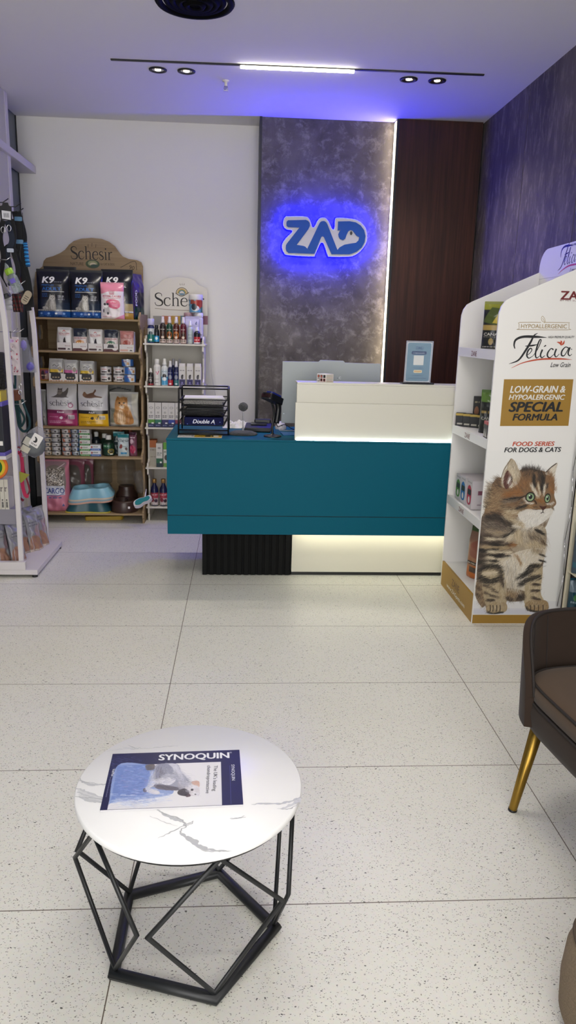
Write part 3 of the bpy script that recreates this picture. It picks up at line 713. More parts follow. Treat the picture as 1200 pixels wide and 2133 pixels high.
for x in (-.372, .352):
    MB(T(x, 0, 0)).prism(sp, 0, .014, M_MDF, MS, holes=holes).build('side_panel', t, bevel=.0012)
for z in LV:
    MB().box(-.357, .365, -.205, .215, z - .014, z - .0005, M_MDF).build('shelf', t, bevel=.002)
a = MB().box(-.357, .351, .2152, .222, .02, 1.42, M_MDF); a.build('back_panel', t)

# ---------------------------------------------------------------- pouches, bags, tins
def bag(mb, w, h, d, art, m=FOIL, side='#888888', top=.1, edge=.15, seed=1, lean=0., wr=.0025, back=None, narrow=.03, crimp=True):
    """a filled flexible bag: base on z=0, front towards -Y, flat sealed top"""
    r = random.Random(seed); ph = [r.uniform(0, 6) for _ in range(8)]
    def dep(u, v):
        s = np.clip((1 - v) / (1 - .0) / max(top * 3.2, .01), 0, 1); s = s * s * (3 - 2 * s)
        s = np.where(v > 1 - top * .5, 0.02, s)
        b = np.clip(v / .06, 0, 1) ** .5 * .25 + .75
        e = edge + (1 - edge) * np.clip(1 - np.abs(2 * u - 1) ** 2.6, 0, 1) ** .7
        return d / 2 * s * b * e
    def wid(v): return w * (1 - narrow * np.sin(np.clip(v, 0, 1) * PI) - .012 * np.clip(v, 0, 1))
    def wrk(u, v): return wr * (np.sin(9 * u + 7 * v + ph[0]) * np.sin(13 * v - 4 * u + ph[1]) + .5 * np.sin(23 * u * (1 - v) + 17 * v + ph[2]) + .4 * np.sin(31 * v + 11 * u + ph[3])) * np.clip(4 * u * (1 - u) + .2, 0, 1)
    def front(u, v):
        y = -dep(u, v) + wrk(u, v) * np.where(v > 1 - top * .5, .3, 1) + lean * v * h
        return np.stack([(u - .5) * wid(v), y, v * h], -1)
    mb.art(art, 0, 1, 0, 1, m, fn=front)
    sm = hx(side, .35) if back is None else back
    nv, nu = 14, 8
    vv = np.linspace(0, 1, nv); uu = np.linspace(0, 1, nu)
    V = []; F = []
    for a in vv:
        for b in uu: V.append(((b - .5) * wid(a), float(dep(np.array(b), np.array(a))) + .001 + lean * a * h, a * h))
    for i in range(nv - 1):
        for j in range(nu - 1): F.append((i * nu + j, (i + 1) * nu + j, (i + 1) * nu + j + 1, i * nu + j + 1))
    mb.add(V, F, sm, True)
    for e in (0., 1.):
        V = []; F = []
        for a in vv:
            p = front(np.array(e), np.array(a)); V += [tuple(p), ((e - .5) * float(wid(a)), float(dep(np.array(e), np.array(a))) + .001 + lean * a * h, a * h)]
        for i in range(nv - 1):
            q = (2 * i, 2 * i + 2, 2 * i + 3, 2 * i + 1); F.append(q if e else q[::-1])
        mb.add(V, F, sm, True)
    V = [tuple(front(np.array(b), np.array(0.))) for b in uu] + [((b - .5) * w, float(dep(np.array(b), np.array(0.))) + .001, 0) for b in uu[::-1]]
    mb.add(V, [tuple(range(len(V)))[::-1]], sm)
    return mb
def catshape(v, x, y, s, c1, c2, c3):
    """sitting long-haired cat, small print"""
    v.blob([(x - .9 * s, y), (x - 1.15 * s, y + .35 * s), (x - .75 * s, y + .55 * s), (x - .5 * s, y + 1.1 * s), (x - .15 * s, y + 1.6 * s), (x + .1 * s, y + 2.1 * s), (x + .75 * s, y + 2.15 * s), (x + .85 * s, y + 1.4 * s), (x + .95 * s, y + .6 * s), (x + .8 * s, y)], c1)
    v.blob([(x - .95 * s, y + .1 * s), (x - 1.1 * s, y + .4 * s), (x - .55 * s, y + .5 * s), (x - .3 * s, y + .1 * s)], c2)
    v.blob([(x + .2 * s, y + .1 * s), (x + .1 * s, y + 1.1 * s), (x + .45 * s, y + 1.4 * s), (x + .75 * s, y + 1.0 * s), (x + .7 * s, y + .1 * s)], c2)
    v.ell(x + .43 * s, y + 1.75 * s, .45 * s, .38 * s, c2); v.poly([(x + .02 * s, y + 1.95 * s), (x + .1 * s, y + 2.35 * s), (x + .32 * s, y + 2.1 * s)], c1); v.poly([(x + .6 * s, y + 2.1 * s), (x + .82 * s, y + 2.35 * s), (x + .86 * s, y + 1.95 * s)], c1)
    for e in (.26, .62): v.ell(x + e * s, y + 1.82 * s, .07 * s, .05 * s, c3)
    v.ell(x + .44 * s, y + 1.62 * s, .07 * s, .05 * s, c3); v.line([(x - .2 * s, y + .2 * s), (x - .25 * s, y + .8 * s), (x, y + 1.3 * s)], .07 * s, c3, .5); v.line([(x + .45 * s, y + .1 * s), (x + .45 * s, y + .7 * s)], .06 * s, c3, .5)
    r = random.Random(int(x * 10))
    I = lambda p: p
    hairs(v, I, [(x - .6 * s, y + .2 * s), (x - .5 * s, y + .9 * s), (x, y + 1.5 * s)], .5 * s, -110, .3 * s, (c1, c2, c3, c2), 260, .4, .6); hairs(v, I, [(x + .45 * s, y + .3 * s), (x + .45 * s, y + 1.2 * s)], .6 * s, -90, .3 * s, (c2, c2, '#d0cdc5', c1), 300, .3, .6); hairs(v, I, [(x + .1 * s, y + 1.9 * s), (x + .8 * s, y + 1.9 * s)], .4 * s, 90, .22 * s, (c1, c2), 120, .6, .5)
    for e in (.26, .62): v.ell(x + e * s, y + 1.82 * s, .07 * s, .05 * s, c3)
def art_k9(gold=False):
    v = Art(22, 31.5, '#12141d', 4.2)
    v.rect(0, 0, 22, 12, '#131c2c'); v.rect(0, 0, 22, 4.2, '#b08a3c' if gold else '#12478f')
    if not gold:
        for k in range(30): v.line([(12 + k * .4, 5.5), (15 + k * .5, 10)], .08, '#2c4365')
    v.rect(0, 4.4, 22, 5.3, '#cfd0cb'); v.tiny(2, 20, 4.65, .4, '#222222')
    v.text('K9', 4.3, 22.6, 6, '#f0f0ee', .05, .12, 'l', width=8.5); v.tiny(12.6, 17.5, 23.2, .6, '#8f9299')
    if gold:
        v.text('PROFESSIONAL', 4.4, 20.3, 1.7, '#e8e6df', .03, 0, 'l', width=14); v.tiny(8, 17, 18.5, .6, '#c8ad63'); v.tiny(8, 17, 17.2, .6, '#c8ad63'); catshape(v, 14, 5.3, 4.2, '#8d8779', '#b7b1a4', '#23201d'); v.rect(17.4, 5.3, 22, 10, '#9a8a5c')
    else:
        v.text('PREMIUM', 4.2, 20.7, 1.5, '#2a66b2', .03, 0, 'l', width=8); v.text('ADULT', 4.2, 17.8, 3, '#2a66b2', .05, 0, 'l', width=13)
        v.rect(3.9, 17, 19, 17.35, '#d5d5d2'); v.tiny(3.9, 18.8, 16.6, .3, '#aab')if False else None
        for k in range(3): v.tiny(4, 8, 15.4 - k * .9, .45, '#2a66b2')
        catshape(v, 9.2, 5.2, 4.4, '#8b8880', '#b3b0a8', '#34322f')
        v.rect(14.6, 11.4, 19.2, 15, '#0f1118')
        for k in range(3): v.tiny(14.7, 19, 11.7 + k * 1.1, .7, '#b9bac0')
        for k in range(4):
            v.ell(3.2 + k * 5, 2.7, .8, .7, '#7fa3d4' if k != 2 else '#e8eef5'); v.tiny(2 + k * 5, 4.6 + k * 5, .9, .5, '#6d93c9')
    v.rect(0, 30.3, 22, 31.5, '#0c0d13'); v.rect(0, 30.1, 22, 30.25, '#2a2c38')
    return v
def put(name, cat, label, loc, w, h, d, art, rz=0., group=None, **k):
    a = bag(MB(), w, h, d, art, **k)
    return tag(a.build(name), label, cat, group, loc, rz)
z = LV[0]
k9 = art_k9()
def bag_thing(name, cat, label, loc, w, h, d, art, rz=0., seam='#0c0d13', **k):
    t = thing(name, label, cat, loc, rz)
    bag(MB(), w, h, d, art, **k).build('body', t)
    a = MB().box(-w * .485, w * .485, -.0022 + k.get('lean', 0) * h, .0022 + k.get('lean', 0) * h, h - .012, h + .002, hx(seam, .35)); a.build('top_seal', t, bevel=.001)
    return t
bag_thing('cat_food_bag', 'cat food', 'navy cat food bag at the left end of the brown top shelf', (-1.285, 5.395, z), .222, .315, .11, k9, .03, side='#101a33', seed=1)
bag_thing('cat_food_bag', 'cat food', 'navy cat food bag in the middle of the brown top shelf', (-1.063, 5.395, z), .222, .315, .11, k9, -.02, side='#123a7c', seed=2)
bag_thing('cat_food_bag', 'cat food', 'black cat food bag with gold base, behind the pink kitten bag', (-.865, 5.455, z), .225, .33, .10, art_k9(True), -.12, side='#1a1822', seed=3)
def plain(w, h, bg, fn=None, k=4):
    v = Art(w, h, bg, k)
    if fn: fn(v)
    return v
put('cat_food_bag', 'cat food', 'dark navy bag standing at the back, peeking out behind the leftmost cat food bag', (-1.27, 5.54, z), .225, .345, .09, plain(22, 34, '#0d0f17', None, 1), .02, side='#0c0d13')
def pf(v): v.rect(0, 20, 22, 33, '#3a2a63'); v.text('PET FOOD', 4, 12, 4, '#c9c3dd', .03, rot=PI / 2); v.rect(0, 0, 22, 9, '#17352f')
put('cat_food_bag', 'cat food', 'purple and dark green bag at the right end of the brown top shelf', (-.742, 5.53, z), .13, .31, .06, plain(22, 33, '#1b1a2c', pf, 3), 1.15, side='#5a3b93', edge=.6)
def art_rc():
    v = Art(16, 24, '#dcd3d6', 5)
    v.rect(0, 18.5, 16, 24, '#d77f95'); v.blob([(0, 17), (5, 18), (10, 19.5), (16, 20), (16, 24), (0, 24)], '#dd8b9f')
    for k in range(5): v.line([(6.6 + k * .7, 16.9), (6.2 + k * .9, 18.6)], .25, '#b7354a'); 
    v.rect(6.4, 16.4, 9.8, 16.8, '#b7354a'); v.text('ROYAL CANIN', 8, 14.6, 1.6, '#b02a3e', .03, width=12.4); v.line([(2, 14.0), (8, 13.7), (14, 14.3)], .25, '#b02a3e')
    v.blob([(4, 10), (5, 12.6), (9, 13.2), (13, 12), (13.6, 8.5), (11, 6.8), (7, 7.5)], '#cf5f7c'); v.text('KITTEN', 8.8, 11, 1.1, '#f0dfe3', .02)
    for k in range(3): v.tiny(8.5, 12, 9.8 - k * .8, .35, '#efd5dc')
    v.blob([(2.2, 4), (2.5, 7), (3.4, 9.4), (5.4, 9.2), (6.2, 7), (6.4, 3.6)], '#b9b4b4'); v.ell(3.9, 9, 1.7, 1.5, '#e9e6e6'); v.ell(3.0, 9.8, .9, .8, '#3d3a3e'); v.ell(5.0, 9.9, .9, .7, '#3d3a3e'); v.ell(5.2, 3.8, .6, .9, '#2f2d30'); v.ell(2.2, 5.5, .5, 1.2, '#4a474a')
    v.poly([(9, 0), (16, 3.2), (16, 0)], '#d98fa2'); v.tiny(1.5, 8, 1.4, .5, '#c9939f')
    return v
bag_thing('kitten_food_bag', 'cat food', 'pink and white kitten food bag leaning against the black bag', (-.885, 5.358, z), .158, .238, .06, art_rc(), .02, seam='#c77d90', side='#d0a9b3', seed=5, top=.06)
# second level: pouch cartons
def pouch_art(kind):
    v = Art(10, 15, '#b9b5b4', 6)
    if kind in (0, 2):
        v.rect(0, 0, 10, 15, '#c5c2c0'); v.line([(4, 12.2), (5, 13.2), (6, 12.2)], .4, '#a83a3f'); v.text('ROYAL CANIN', 5, 10.6, 1.3, '#8f2f36', .03, width=8); v.tiny(1.2, 8.8, 9.9, .3, '#a83a3f')
        v.blob([(4.2, 4.6), (4.2, 6.8), (5, 8.4), (5.6, 8.4), (5.9, 6.4), (6.3, 4.6)], '#2b2829'); v.tiny(3, 7, 3.6, .8, '#6d2f33')
        if kind == 2: v.poly([(1, 10), (3, 9), (4, 6), (2, 5)], '#e3e2e0')
    elif kind in (1, 3):
        v.rect(0, 9.5, 10, 15, '#1c2331'); v.rect(0, 0, 10, 9.5, '#bcaeaa'); v.text('ROYAL CANIN', 5, 8.2, 1.2, '#7d3036', .03, width=8.5); v.ell(5, 5.6, 3.2, 1.7, '#b3773a' if kind == 1 else '#3e6b57'); v.tiny(2.5, 7.5, 5.3, .6, '#efe2c9'); v.rect(0, 0, 10, 3, '#5c2028')
    else:
        v.rect(0, 0, 10, 15, '#b88d85'); v.rect(0, 10, 10, 15, '#a9706b'); v.text('ROYAL CANIN', 5, 9.4, 1.2, '#7d3036', .03, width=8); v.ell(5, 6.4, 3, 2, '#9a4b41'); v.ell(3.2, 4.4, 1, 1.3, '#3a3032'); v.ell(5.6, 4.2, 1.3, 1, '#d8cfc8')
    return v
def carton_art(kind):
    v = Art(10.2, 5.4, '#ccc7c4', 6)
    v.rect(.6, .8, 6, 2, '#3b2226' if kind != 4 else '#c79a90'); v.poly([(7, .9), (9.4, .9), (8.6, 1.7), (7.8, 1.8)], '#3a3537'); v.tiny(5.5, 9.6, 3, .5, '#8a5a5c')
    if kind in (1, 3): v.rect(0, 0, 10.2, 1.8, '#4d2027'); v.ell(8, 1.7, 1.6, .8, '#d8d2cf')
    if kind == 3: v.poly([(2.6, 2.8), (7.6, 2.8), (6.8, 5), (3.4, 5)], '#2c2a2b')
    return v
def pouch_carton(name, label, loc, w, h, ca, pa, depth=.12, pw=None, ph=None):
    t = thing(name, label, 'pet food carton', loc)
    M_CARD = mat('white_card', '#cdc8c6', .7)
    a = MB(); hb = h * .36; th = .0015
    a.box(-w / 2, w / 2, -depth / 2, -depth / 2 + th, 0, hb, M_CARD); a.box(-w / 2, w / 2, depth / 2 - th, depth / 2, 0, h * .97, M_CARD); a.box(-w / 2, w / 2, -depth / 2, depth / 2, 0, th, M_CARD)
    for s in (-1, 1):
        x = s * (w / 2 - th / 2); a.prism([(-depth / 2, 0), (depth / 2, 0), (depth / 2, h * .97), (-depth / 2 + .035, h * .97), (-depth / 2, hb)], 0, th, M_CARD, T(x - th / 2, 0, 0) @ MS)
    a.art(ca, -w / 2, w / 2, 0, hb, PRINT, M=FR, z=depth / 2 + .0003); a.build('carton', t)
    for k in range(3):
        m = T(0, -depth / 2 + .016 + k * .03, .002)
        b = MB(m); bag(b, w * .93, h * (1 - .02 * k), .02, pa, seed=k + 3, top=.06, lean=.03, wr=.001); b.build('pouch', t)
    return t
zz2 = LV[1]
names = ['white pouch carton with a grey cat, first from the left on the second brown shelf', 'carton of black-topped pouches with an amber oval, second on its shelf', 'carton with a shiny grey pouch in the middle of the second brown shelf', 'carton of black-topped pouches with a green oval, fourth on its shelf', 'carton of rose-brown pouches at the right end of the second brown shelf']
for i, x in enumerate((-1.21, -1.105, -1.001, -.897, -.79)):
    pouch_carton('pouch_carton', names[i], (x, 5.37, zz2), .098, (.155, .15, .146, .146, .14)[i], carton_art(i), pouch_art(i))
# third level
def silver(kind):
    v = Art(10, 15, '#a9a8a5', 5); v.line([(2.5, 10), (4, 11.2), (5.5, 10), (7.5, 10.8)], .35, '#3e3c3c'); v.tiny(2.5, 8, 8.6, .4, '#5c5958')
    c = ('#c9a93a', '#b65e8c', '#c9a93a')[kind]; v.rect(0, 6, 10, 8, c); v.rect(0, 0, 10, 6, '#2b2929'); v.ell(8, 8.2, 1.3, 1.7, '#6b5a48')
    return v
def silver_carton():
    v = Art(10.2, 5.4, '#cbc7c2', 5); v.poly([(1.8, 5.4), (8.4, 5.4), (8.8, 2.6), (7.5, 1.2), (2.7, 1.2), (1.4, 2.6)], '#242223'); v.tiny(2.6, 7.6, 2.4, .9, '#b9a57d'); v.tiny(.5, 9.7, .2, .7, '#a8734a'); return v
sc = silver_carton()
for i, x in enumerate((-1.276, -1.178, -1.068)):
    pouch_carton('pouch_carton', ('carton of silver and yellow pouches beside the gold tin tray', 'carton of silver and pink pouches on the third brown shelf', 'carton of silver and yellow pouches beside the white tins')[i], (x, 5.37, LV[2]), .098, (.152, .145, .14)[i], sc, silver(i))
t = thing('foil_tray', 'small gold foil food tray standing at the left end of the third brown shelf', 'pet food', (-1.362, 5.36, LV[2] + .0005))
v = Art(7.5, 8.5, '#7d5a3c', 5); v.rect(0, 0, 7.5, 8.5, '#8a4a48'); v.blob([(1.5, 1), (1, 6), (3, 7.6), (4, 4), (3.5, 1)], '#2b1d22'); v.blob([(4.2, .8), (4.4, 4), (6.4, 5.5), (6.6, 1)], '#a98d7c'); v.ell(5.5, 6.4, 1.3, 1.2, '#6b4a86'); v.tiny(1, 6, 3.2, .8, '#d9c7a8')
MB(FR).prism(rrect(-.038, .038, 0, .085, .016), -.02, .012, mat('gold_foil', '#b58a3e', .25, metal=.8)).build('tray_rim', t, bevel=.004, seg=3)
MB(FR).art(v, -.03, .03, .008, .077, FOIL, z=.0125).build('printed_lid', t)
def tin_art(bg, band, k):
    v = Art(24, 5, bg, 5); r = random.Random(k)
    for i in range(3):
        x = 1 + i * 8
        v.text('ROYAL', x + 2.5, 3.0, 1.2, '#a83a3f', .03, width=3.6); v.rect(x + .3, 1.0, x + 4.2, 1.9, band); v.ell(x + 5.8, 2.3, .9, 1.1, '#2e2a2a'); v.tiny(x + .3, x + 6, .4, .35, '#8b8684')
    v.rect(0, 0, 24, .18, '#8d8d8d'); v.rect(0, 4.8, 24, 5, '#8d8d8d'); return v
M_TINM = mat('tin_metal', '#a9a9aa', .3, metal=.9)
def make_tin(label, loc, r, h, art, group=None, rot=0.):
    a = MB()
    a.lathe([(r * .93, 0), (r, .002), (r, .004)], M_TINM, 28); a.lathe([(r, h - .004), (r * 1.01, h - .002), (r * .99, h), (r * .9, h - .0005), (r * .88, h - .003), (0.001, h - .003)], M_TINM, 28, cap=False)
    a.art(art, 0, 1, 0, 1, TINP, fn=lambda u, v: np.stack([r * np.sin((u - .5) * 2 * PI), -r * np.cos((u - .5) * 2 * PI), .004 + v * (h - .008)], -1))
    return tag(a.build('food_tin'), label, 'tin', group, loc, rot)
wt = tin_art('#c8c4c2', '#3b3032', 1); bt = tin_art('#bfc4cc', '#2f62a8', 2)
for i in range(3):
    v = bt; 
v = Art(24, 5, '#c3c8ce', 5)
for i in range(3): v.poly([(i * 8, 0), (i * 8 + 5, 0), (i * 8 + 3, 5), (i * 8, 5)], '#2f62a8'); v.text('ROYAL', i * 8 + 4, 3.2, 1.1, '#a83a3f', .03, width=3.2); v.rect(i * 8 + 5.5, 1, i * 8 + 7, 3, '#b98a54')
bt = v
h = .0535
for j, x in enumerate((-.946, -.858)):
    c = make_tin('', (x, 5.37, LV[2] + .0002), .0385, h, wt) if j == 0 else None
    first = c if j == 0 else first
    nm = ('first', 'second')[j]
    if j: c = dup(first, (x, 5.372, LV[2] + .0002), .5)
    c['label'] = f'lower white tin of the {nm} pair beside the pouch cartons'
    dup(first, (x + .001, 5.37, LV[2] + h + .0006), .2 * j, f'upper white tin of the {nm} pair beside the pouch cartons')
b0 = make_tin('lowest blue and white tin of the stack on the third brown shelf', (-.782, 5.37, LV[2] + .0002), .041, h, bt)
dup(b0, (-.783, 5.37, LV[2] + h + .0006), .3, 'middle blue and white tin of the stack on the third brown shelf')
dup(b0, (-.795, 5.372, LV[2] + 2 * h + .001), -.4, 'topmost blue and white tin of the stack on the third brown shelf')
# fourth level: big bags
def art_sch(kind):
    v = Art(21, 29, '#c5c3c4', 4.6)
    c = '#9c3566' if kind == 0 else '#d3a51f'
    v.rect(0, 0, 21, 11.4, c); v.rect(0, 9.0, 21, 11.4, '#6d1f49' if kind == 0 else '#232021')
    v.text('Kitten' if kind == 0 else 'Adult', 10, 9.4, 1.9, '#f0ecef', .03)
    v.serif('schesir', 10.2, 14.4, 3.95, '#242126'); v.rect(10.2, 17.6, 11.2, 17.9, '#242126')
    if kind == 0:
        v.blob([(4, 20.2), (6, 21), (8, 22.5), (8.2, 25), (9.5, 26), (11, 25.6), (11.6, 23.8), (13.4, 24.6), (15, 26.6), (15.4, 24), (14.6, 21), (16, 20.2), (12, 20)], '#5a5552'); v.ell(9.6, 23.6, 1.7, 1.6, '#827b74'); v.poly([(8, 24.8), (8.2, 26.6), (9.4, 25.6)], '#4c4745'); v.poly([(10.2, 25.6), (11.2, 26.6), (11.2, 24.8)], '#4c4745')
        for e in (9, 10.4): v.ell(e, 23.9, .25, .25, '#1b1817')
    else:
        v.blob([(4.2, 23.5), (5, 20.8), (9, 20), (13, 20.6), (17, 20.4), (17.4, 21), (13.6, 21.8), (12, 23), (13, 25), (12.2, 26), (11, 24), (9.6, 23.6), (7, 22.8), (5.2, 24.2)], '#6b5040'); v.ell(5.2, 22.4, 1.4, 1.4, '#80604a')
    v.blob([(9, 6), (10.4, 7), (11.4, 6.4), (11, 5.2), (10, 5)], '#e8e4e6' if kind == 0 else '#2a2620'); v.line([(12.8, 6.4), (13.5, 5), (14.8, 8)], .5, '#2d1524' if kind == 0 else '#2a2620', smooth=False); v.rect(15, 5, 19.4, 7.8, '#b8aab2' if kind == 0 else '#cfc8b0'); v.text('1', 15.8, 5.2, 3, '#3a2a33', .03); v.tiny(16.6, 19.2, 6.5, .4, '#5a4a53'); v.tiny(16.6, 19.2, 5.6, .4, '#5a4a53')
    v.tiny(2, 8, 6.4, .4, '#e0c2d2' if kind == 0 else '#4a3c14'); v.tiny(2, 14, 3.4, .4, '#e0c2d2' if kind == 0 else '#4a3c14'); v.tiny(2, 10, 2.4, .4, '#e0c2d2' if kind == 0 else '#4a3c14')
    if kind == 0: v.ell(17, 14.6, 1.8, 1.8, '#8d2f5c'); v.ell(17, 14.6, 1.2, 1.2, '#c5b3bd')
    v.rect(0, 28, 21, 28.2, '#a9a7a8'); return v
z = LV[3]
bag_thing('cat_food_bag', 'cat food', 'white and magenta kitten food bag on the fourth brown shelf', (-1.258, 5.385, z), .212, .29, .1, art_sch(0), .02, seam='#b9b7b8', side='#b3b1b2', seed=6, edge=.4, wr=.0018)
bag_thing('cat_food_bag', 'cat food', 'white and yellow adult cat food bag on the fourth brown shelf', (-1.042, 5.385, z), .212, .288, .1, art_sch(1), -.02, seam='#b9b7b8', side='#a8a6a0', seed=7, edge=.4, wr=.0018)
def art_ginger():
    v = Art(21, 24, '#b1b0aa', 4.6)
    for k in range(16): v.line([(1 + k * .25, 3), (1.5 + k * .3, 8), (1 + k * .33, 13)], .22, '#3d4a35' if k % 2 else '#86897c')
    v.blob([(5, 2.4), (3.5, 8), (4.8, 12), (4.6, 16), (6, 21), (8, 20.5), (11.5, 21), (14, 19.2), (14.4, 15), (16, 12), (17.5, 8), (17.8, 2.6), (11, 2)], '#b5814c')
    v.blob([(7, 3), (6.4, 8), (8, 12), (11, 11), (13, 6), (12, 2.6)], '#cfae86'); v.ell(9.6, 16.6, 3.9, 3.3, '#c4935c'); v.poly([(5.6, 18), (5.8, 21.4), (8.4, 19.6)], '#9a6636'); v.poly([(11.4, 19.6), (13.6, 20.8), (13.4, 17.6)], '#9a6636')
    v.ell(8.4, 17, .7, .55, '#3a2a1a'); v.ell(11.6, 17, .7, .55, '#3a2a1a'); v.ell(10, 15.3, .6, .4, '#9a5a4a'); v.ell(10, 14.4, 1.9, 1.3, '#e2cdb0')
    I = lambda p: p; G1, G2, G3 = ('#b98548', '#a2703a', '#cf9f64'), ('#d9bd96', '#cfae82', '#e6d2b4'), ('#8a5a2e', '#754a26', '#9c6a38')
    for g in (([(5.5, 4), (6, 9), (8, 12)], 3.4, 250, 2.2, G2, 420), ([(10, 4), (11, 9)], 4, 265, 2.2, G2 + G1, 420), ([(14.5, 4), (15, 9), (13, 13)], 4, 255, 2.2, G1 + G3, 420), ([(6, 17), (10, 19.6), (13.4, 17)], 2.4, 95, 1.6, G1 + G3, 420), ([(9, 14.5), (11, 14.5)], 1.6, 260, 1.2, G2, 160), ([(5.4, 13.6), (6, 11)], 1.6, 240, 2, G1, 160), ([(14.4, 15), (15.4, 12.4)], 1.6, 290, 2, G1, 160), ([(12, 12), (16, 11)], 1, 280, 1.6, G3, 90), ([(13, 8), (17, 7)], 1, 280, 1.6, G3, 90)): hairs(v, I, *g, .3, .7)
    v.ell(8.4, 17, .7, .5, '#2e2216'); v.ell(11.6, 17, .7, .5, '#2e2216'); v.ell(10, 15.4, .55, .35, '#8a4f42')
    for k in range(7): v.line([(6 + k * 1.6, 12), (6.6 + k * 1.5, 8), (6 + k * 1.7, 4)], .35, '#91602f', .6)
    v.rect(0, 0, 21, 1.8, '#8c8b86'); v.poly([(16, 24), (21, 24), (21, 5), (18.5, 9)], '#c6c3b4'); return v
bag_thing('cat_litter_bag', 'cat litter', 'silver bag printed with a ginger kitten, slumped on the fourth brown shelf', (-.83, 5.40, z), .205, .24, .12, art_ginger(), -.06, seam='#a4a39e', side='#9a9a96', seed=8, wr=.005, edge=.3)
v = Art(21, 30, '#b5b5b2', 1.5); v.line([(2, 24), (9, 26), (19, 24.5)], .6, '#23252b'); v.line([(2, 20), (10, 22), (19, 21)], .4, '#3c3f48')
put('cat_litter_bag', 'cat litter', 'grey bag with black curved lines standing behind the ginger kitten bag', (-.88, 5.6, z), .2, .298, .1, v, -.05, side='#a3a39f', seed=9)
v = Art(10, 26, '#8e8f8d', 2); v.poly([(0, 0), (6, 0), (3, 26), (0, 26)], '#5c5d5c'); v.tiny(2, 8, 6, 1, '#4a3a42')
put('cat_food_bag', 'cat food', 'crinkled grey bag squeezed at the left end of the fourth brown shelf', (-1.391, 5.38, z), .045, .25, .05, v, .1, side='#777876', seed=10, wr=.006)
# fifth level: stacked tins
z = LV[4]
def small_tin_art(bg, band, txt):
    v = Art(22, 3.6, bg, 5); r = random.Random(len(bg + band))
    for i in range(3):
        x = i * 7.3; v.poly([(x, 0), (x + 2.2, 0), (x + 1.2, 3.6), (x, 3.6)], band); v.text(txt, x + 3.6, 2, 1.1, '#2d2b2d', .03, width=3); v.ell(x + 5.4, 1.6, .8, 1, '#3a3635'); v.tiny(x + 2, x + 5, .7, .5, '#6a6563')
    v.rect(0, 0, 22, .35, '#3a3837'); return v
stk = [(-1.368, .030, '#c4b8a6', '#8e6f52', 'cream', 6), (-1.309, .0325, '#c6c4c2', '#9aa0a0', 'white', 6), (-1.236, .0325, '#c9c1bb', '#b5654a', 'orange-striped', 6), (-1.172, .0285, '#a9b0b4', '#2f5486', 'blue-striped', 6)]
hs = .0312
for si, (x, rr, bg, bd, nm, n) in enumerate(stk):
    ar = small_tin_art(bg, bd, 'schesir'); f0 = None
    for k in range(n):
        lab = f'{ORD[n - 1 - k]} tin in the {nm} stack on the fifth brown shelf'
        if f0 is None: f0 = make_tin(lab, (x, 5.36, z + .0003), rr, hs, ar, 'stacked small tins'); c = f0
        else: dup(f0, (x + random.uniform(-.0015, .0015), 5.36 + random.uniform(-.001, .001), z + .0003 + k * (hs + .0004)), random.uniform(-.5, .5), lab)
def small_box(name, cat, label, loc, w, d, h, front, side=None, rz=0, group=None, top='#c9c5c2', m=PRINT):
    a = MB().box(-w / 2, w / 2, -d / 2, d / 2, 0, h, hx(top, .6)); a.art(front, -w / 2, w / 2, 0, h, m, M=FR, z=d / 2 + .0003)
    if side: a.art(side, -d / 2, d / 2, 0, h, m, M=FX, z=w / 2 + .0003); a.art(side, -d / 2, d / 2, 0, h, m, M=FL, z=w / 2 + .0003)
    return tag(a.build(name), label, cat, group, loc, rz)
def carton_band(bg, band):
    v = Art(7.4, 3.2, bg, 6); v.rect(0, 0, 7.4, 1.15, band); v.text('schesir', 3.7, 1.9, .9, '#2c3a2c', .03, width=4); v.ell(1.1, 2, .6, .6, '#a44'.replace('a44', '994444')); v.tiny(1, 6.5, .4, .35, '#dfe5da'); return v
gb = carton_band('#d0cfc8', '#3f7d3a'); f0 = None
for k in range(5):
    lab = f'{ORD[4 - k]} box of the white and green stack of flat cartons'
    if f0 is None: f0 = small_box('treat_carton', 'carton', lab, (-1.102, 5.36, z + .0003), .074, .06, .0372, gb)
    else: dup(f0, (-1.102 + random.uniform(-.002, .002), 5.36, z + .0003 + k * .0378), random.uniform(-.05, .05), lab)
bb = carton_band('#cfd2d6', '#2450a0')
f0 = small_box('treat_carton', 'carton', 'lower white and blue flat carton beside the green stack', (-1.03, 5.36, z + .0003), .072, .06, .0405, bb)
dup(f0, (-1.031, 5.36, z + .0412), .04, 'upper white and blue flat carton beside the green stack')
def bottle(name, cat, label, loc, prof, body, lab=None, cap=None, capc='#d8d6d4', labz=None, rz=0, group=None, alpha=None, arc=2.4, capname='cap', m=FOIL):
    t = thing(name, label, cat, loc, rz, group)
    MB().lathe(prof, body if not isinstance(body, str) else hx(body, .3), 24).build('bottle_body', t)
    if lab is not None:
        z0, z1 = labz; r0 = max(p[0] for p in prof) + .0004
        MB().art(lab, 0, 1, 0, 1, m, fn=lambda u, v: np.stack([r0 * np.sin((u - .5) * arc), -r0 * np.cos((u - .5) * arc), z0 + v * (z1 - z0)], -1)).build('label', t)
    if cap: MB().lathe(cap, capc if not isinstance(capc, str) else hx(capc, .4), 20).build(capname, t)
    return t
v = Art(4, 7, '#1f3a2c', 5)
bottle('shampoo_bottle', 'bottle', 'dark bottle with white cap standing behind the blue and white cartons', (-1.05, 5.48, z + .0005), [(.029, 0), (.031, .004), (.031, .09), (.02, .115), (.011, .12)], '#20262c', None, [(.014, .12), (.016, .124), (.016, .15), (.012, .155)])
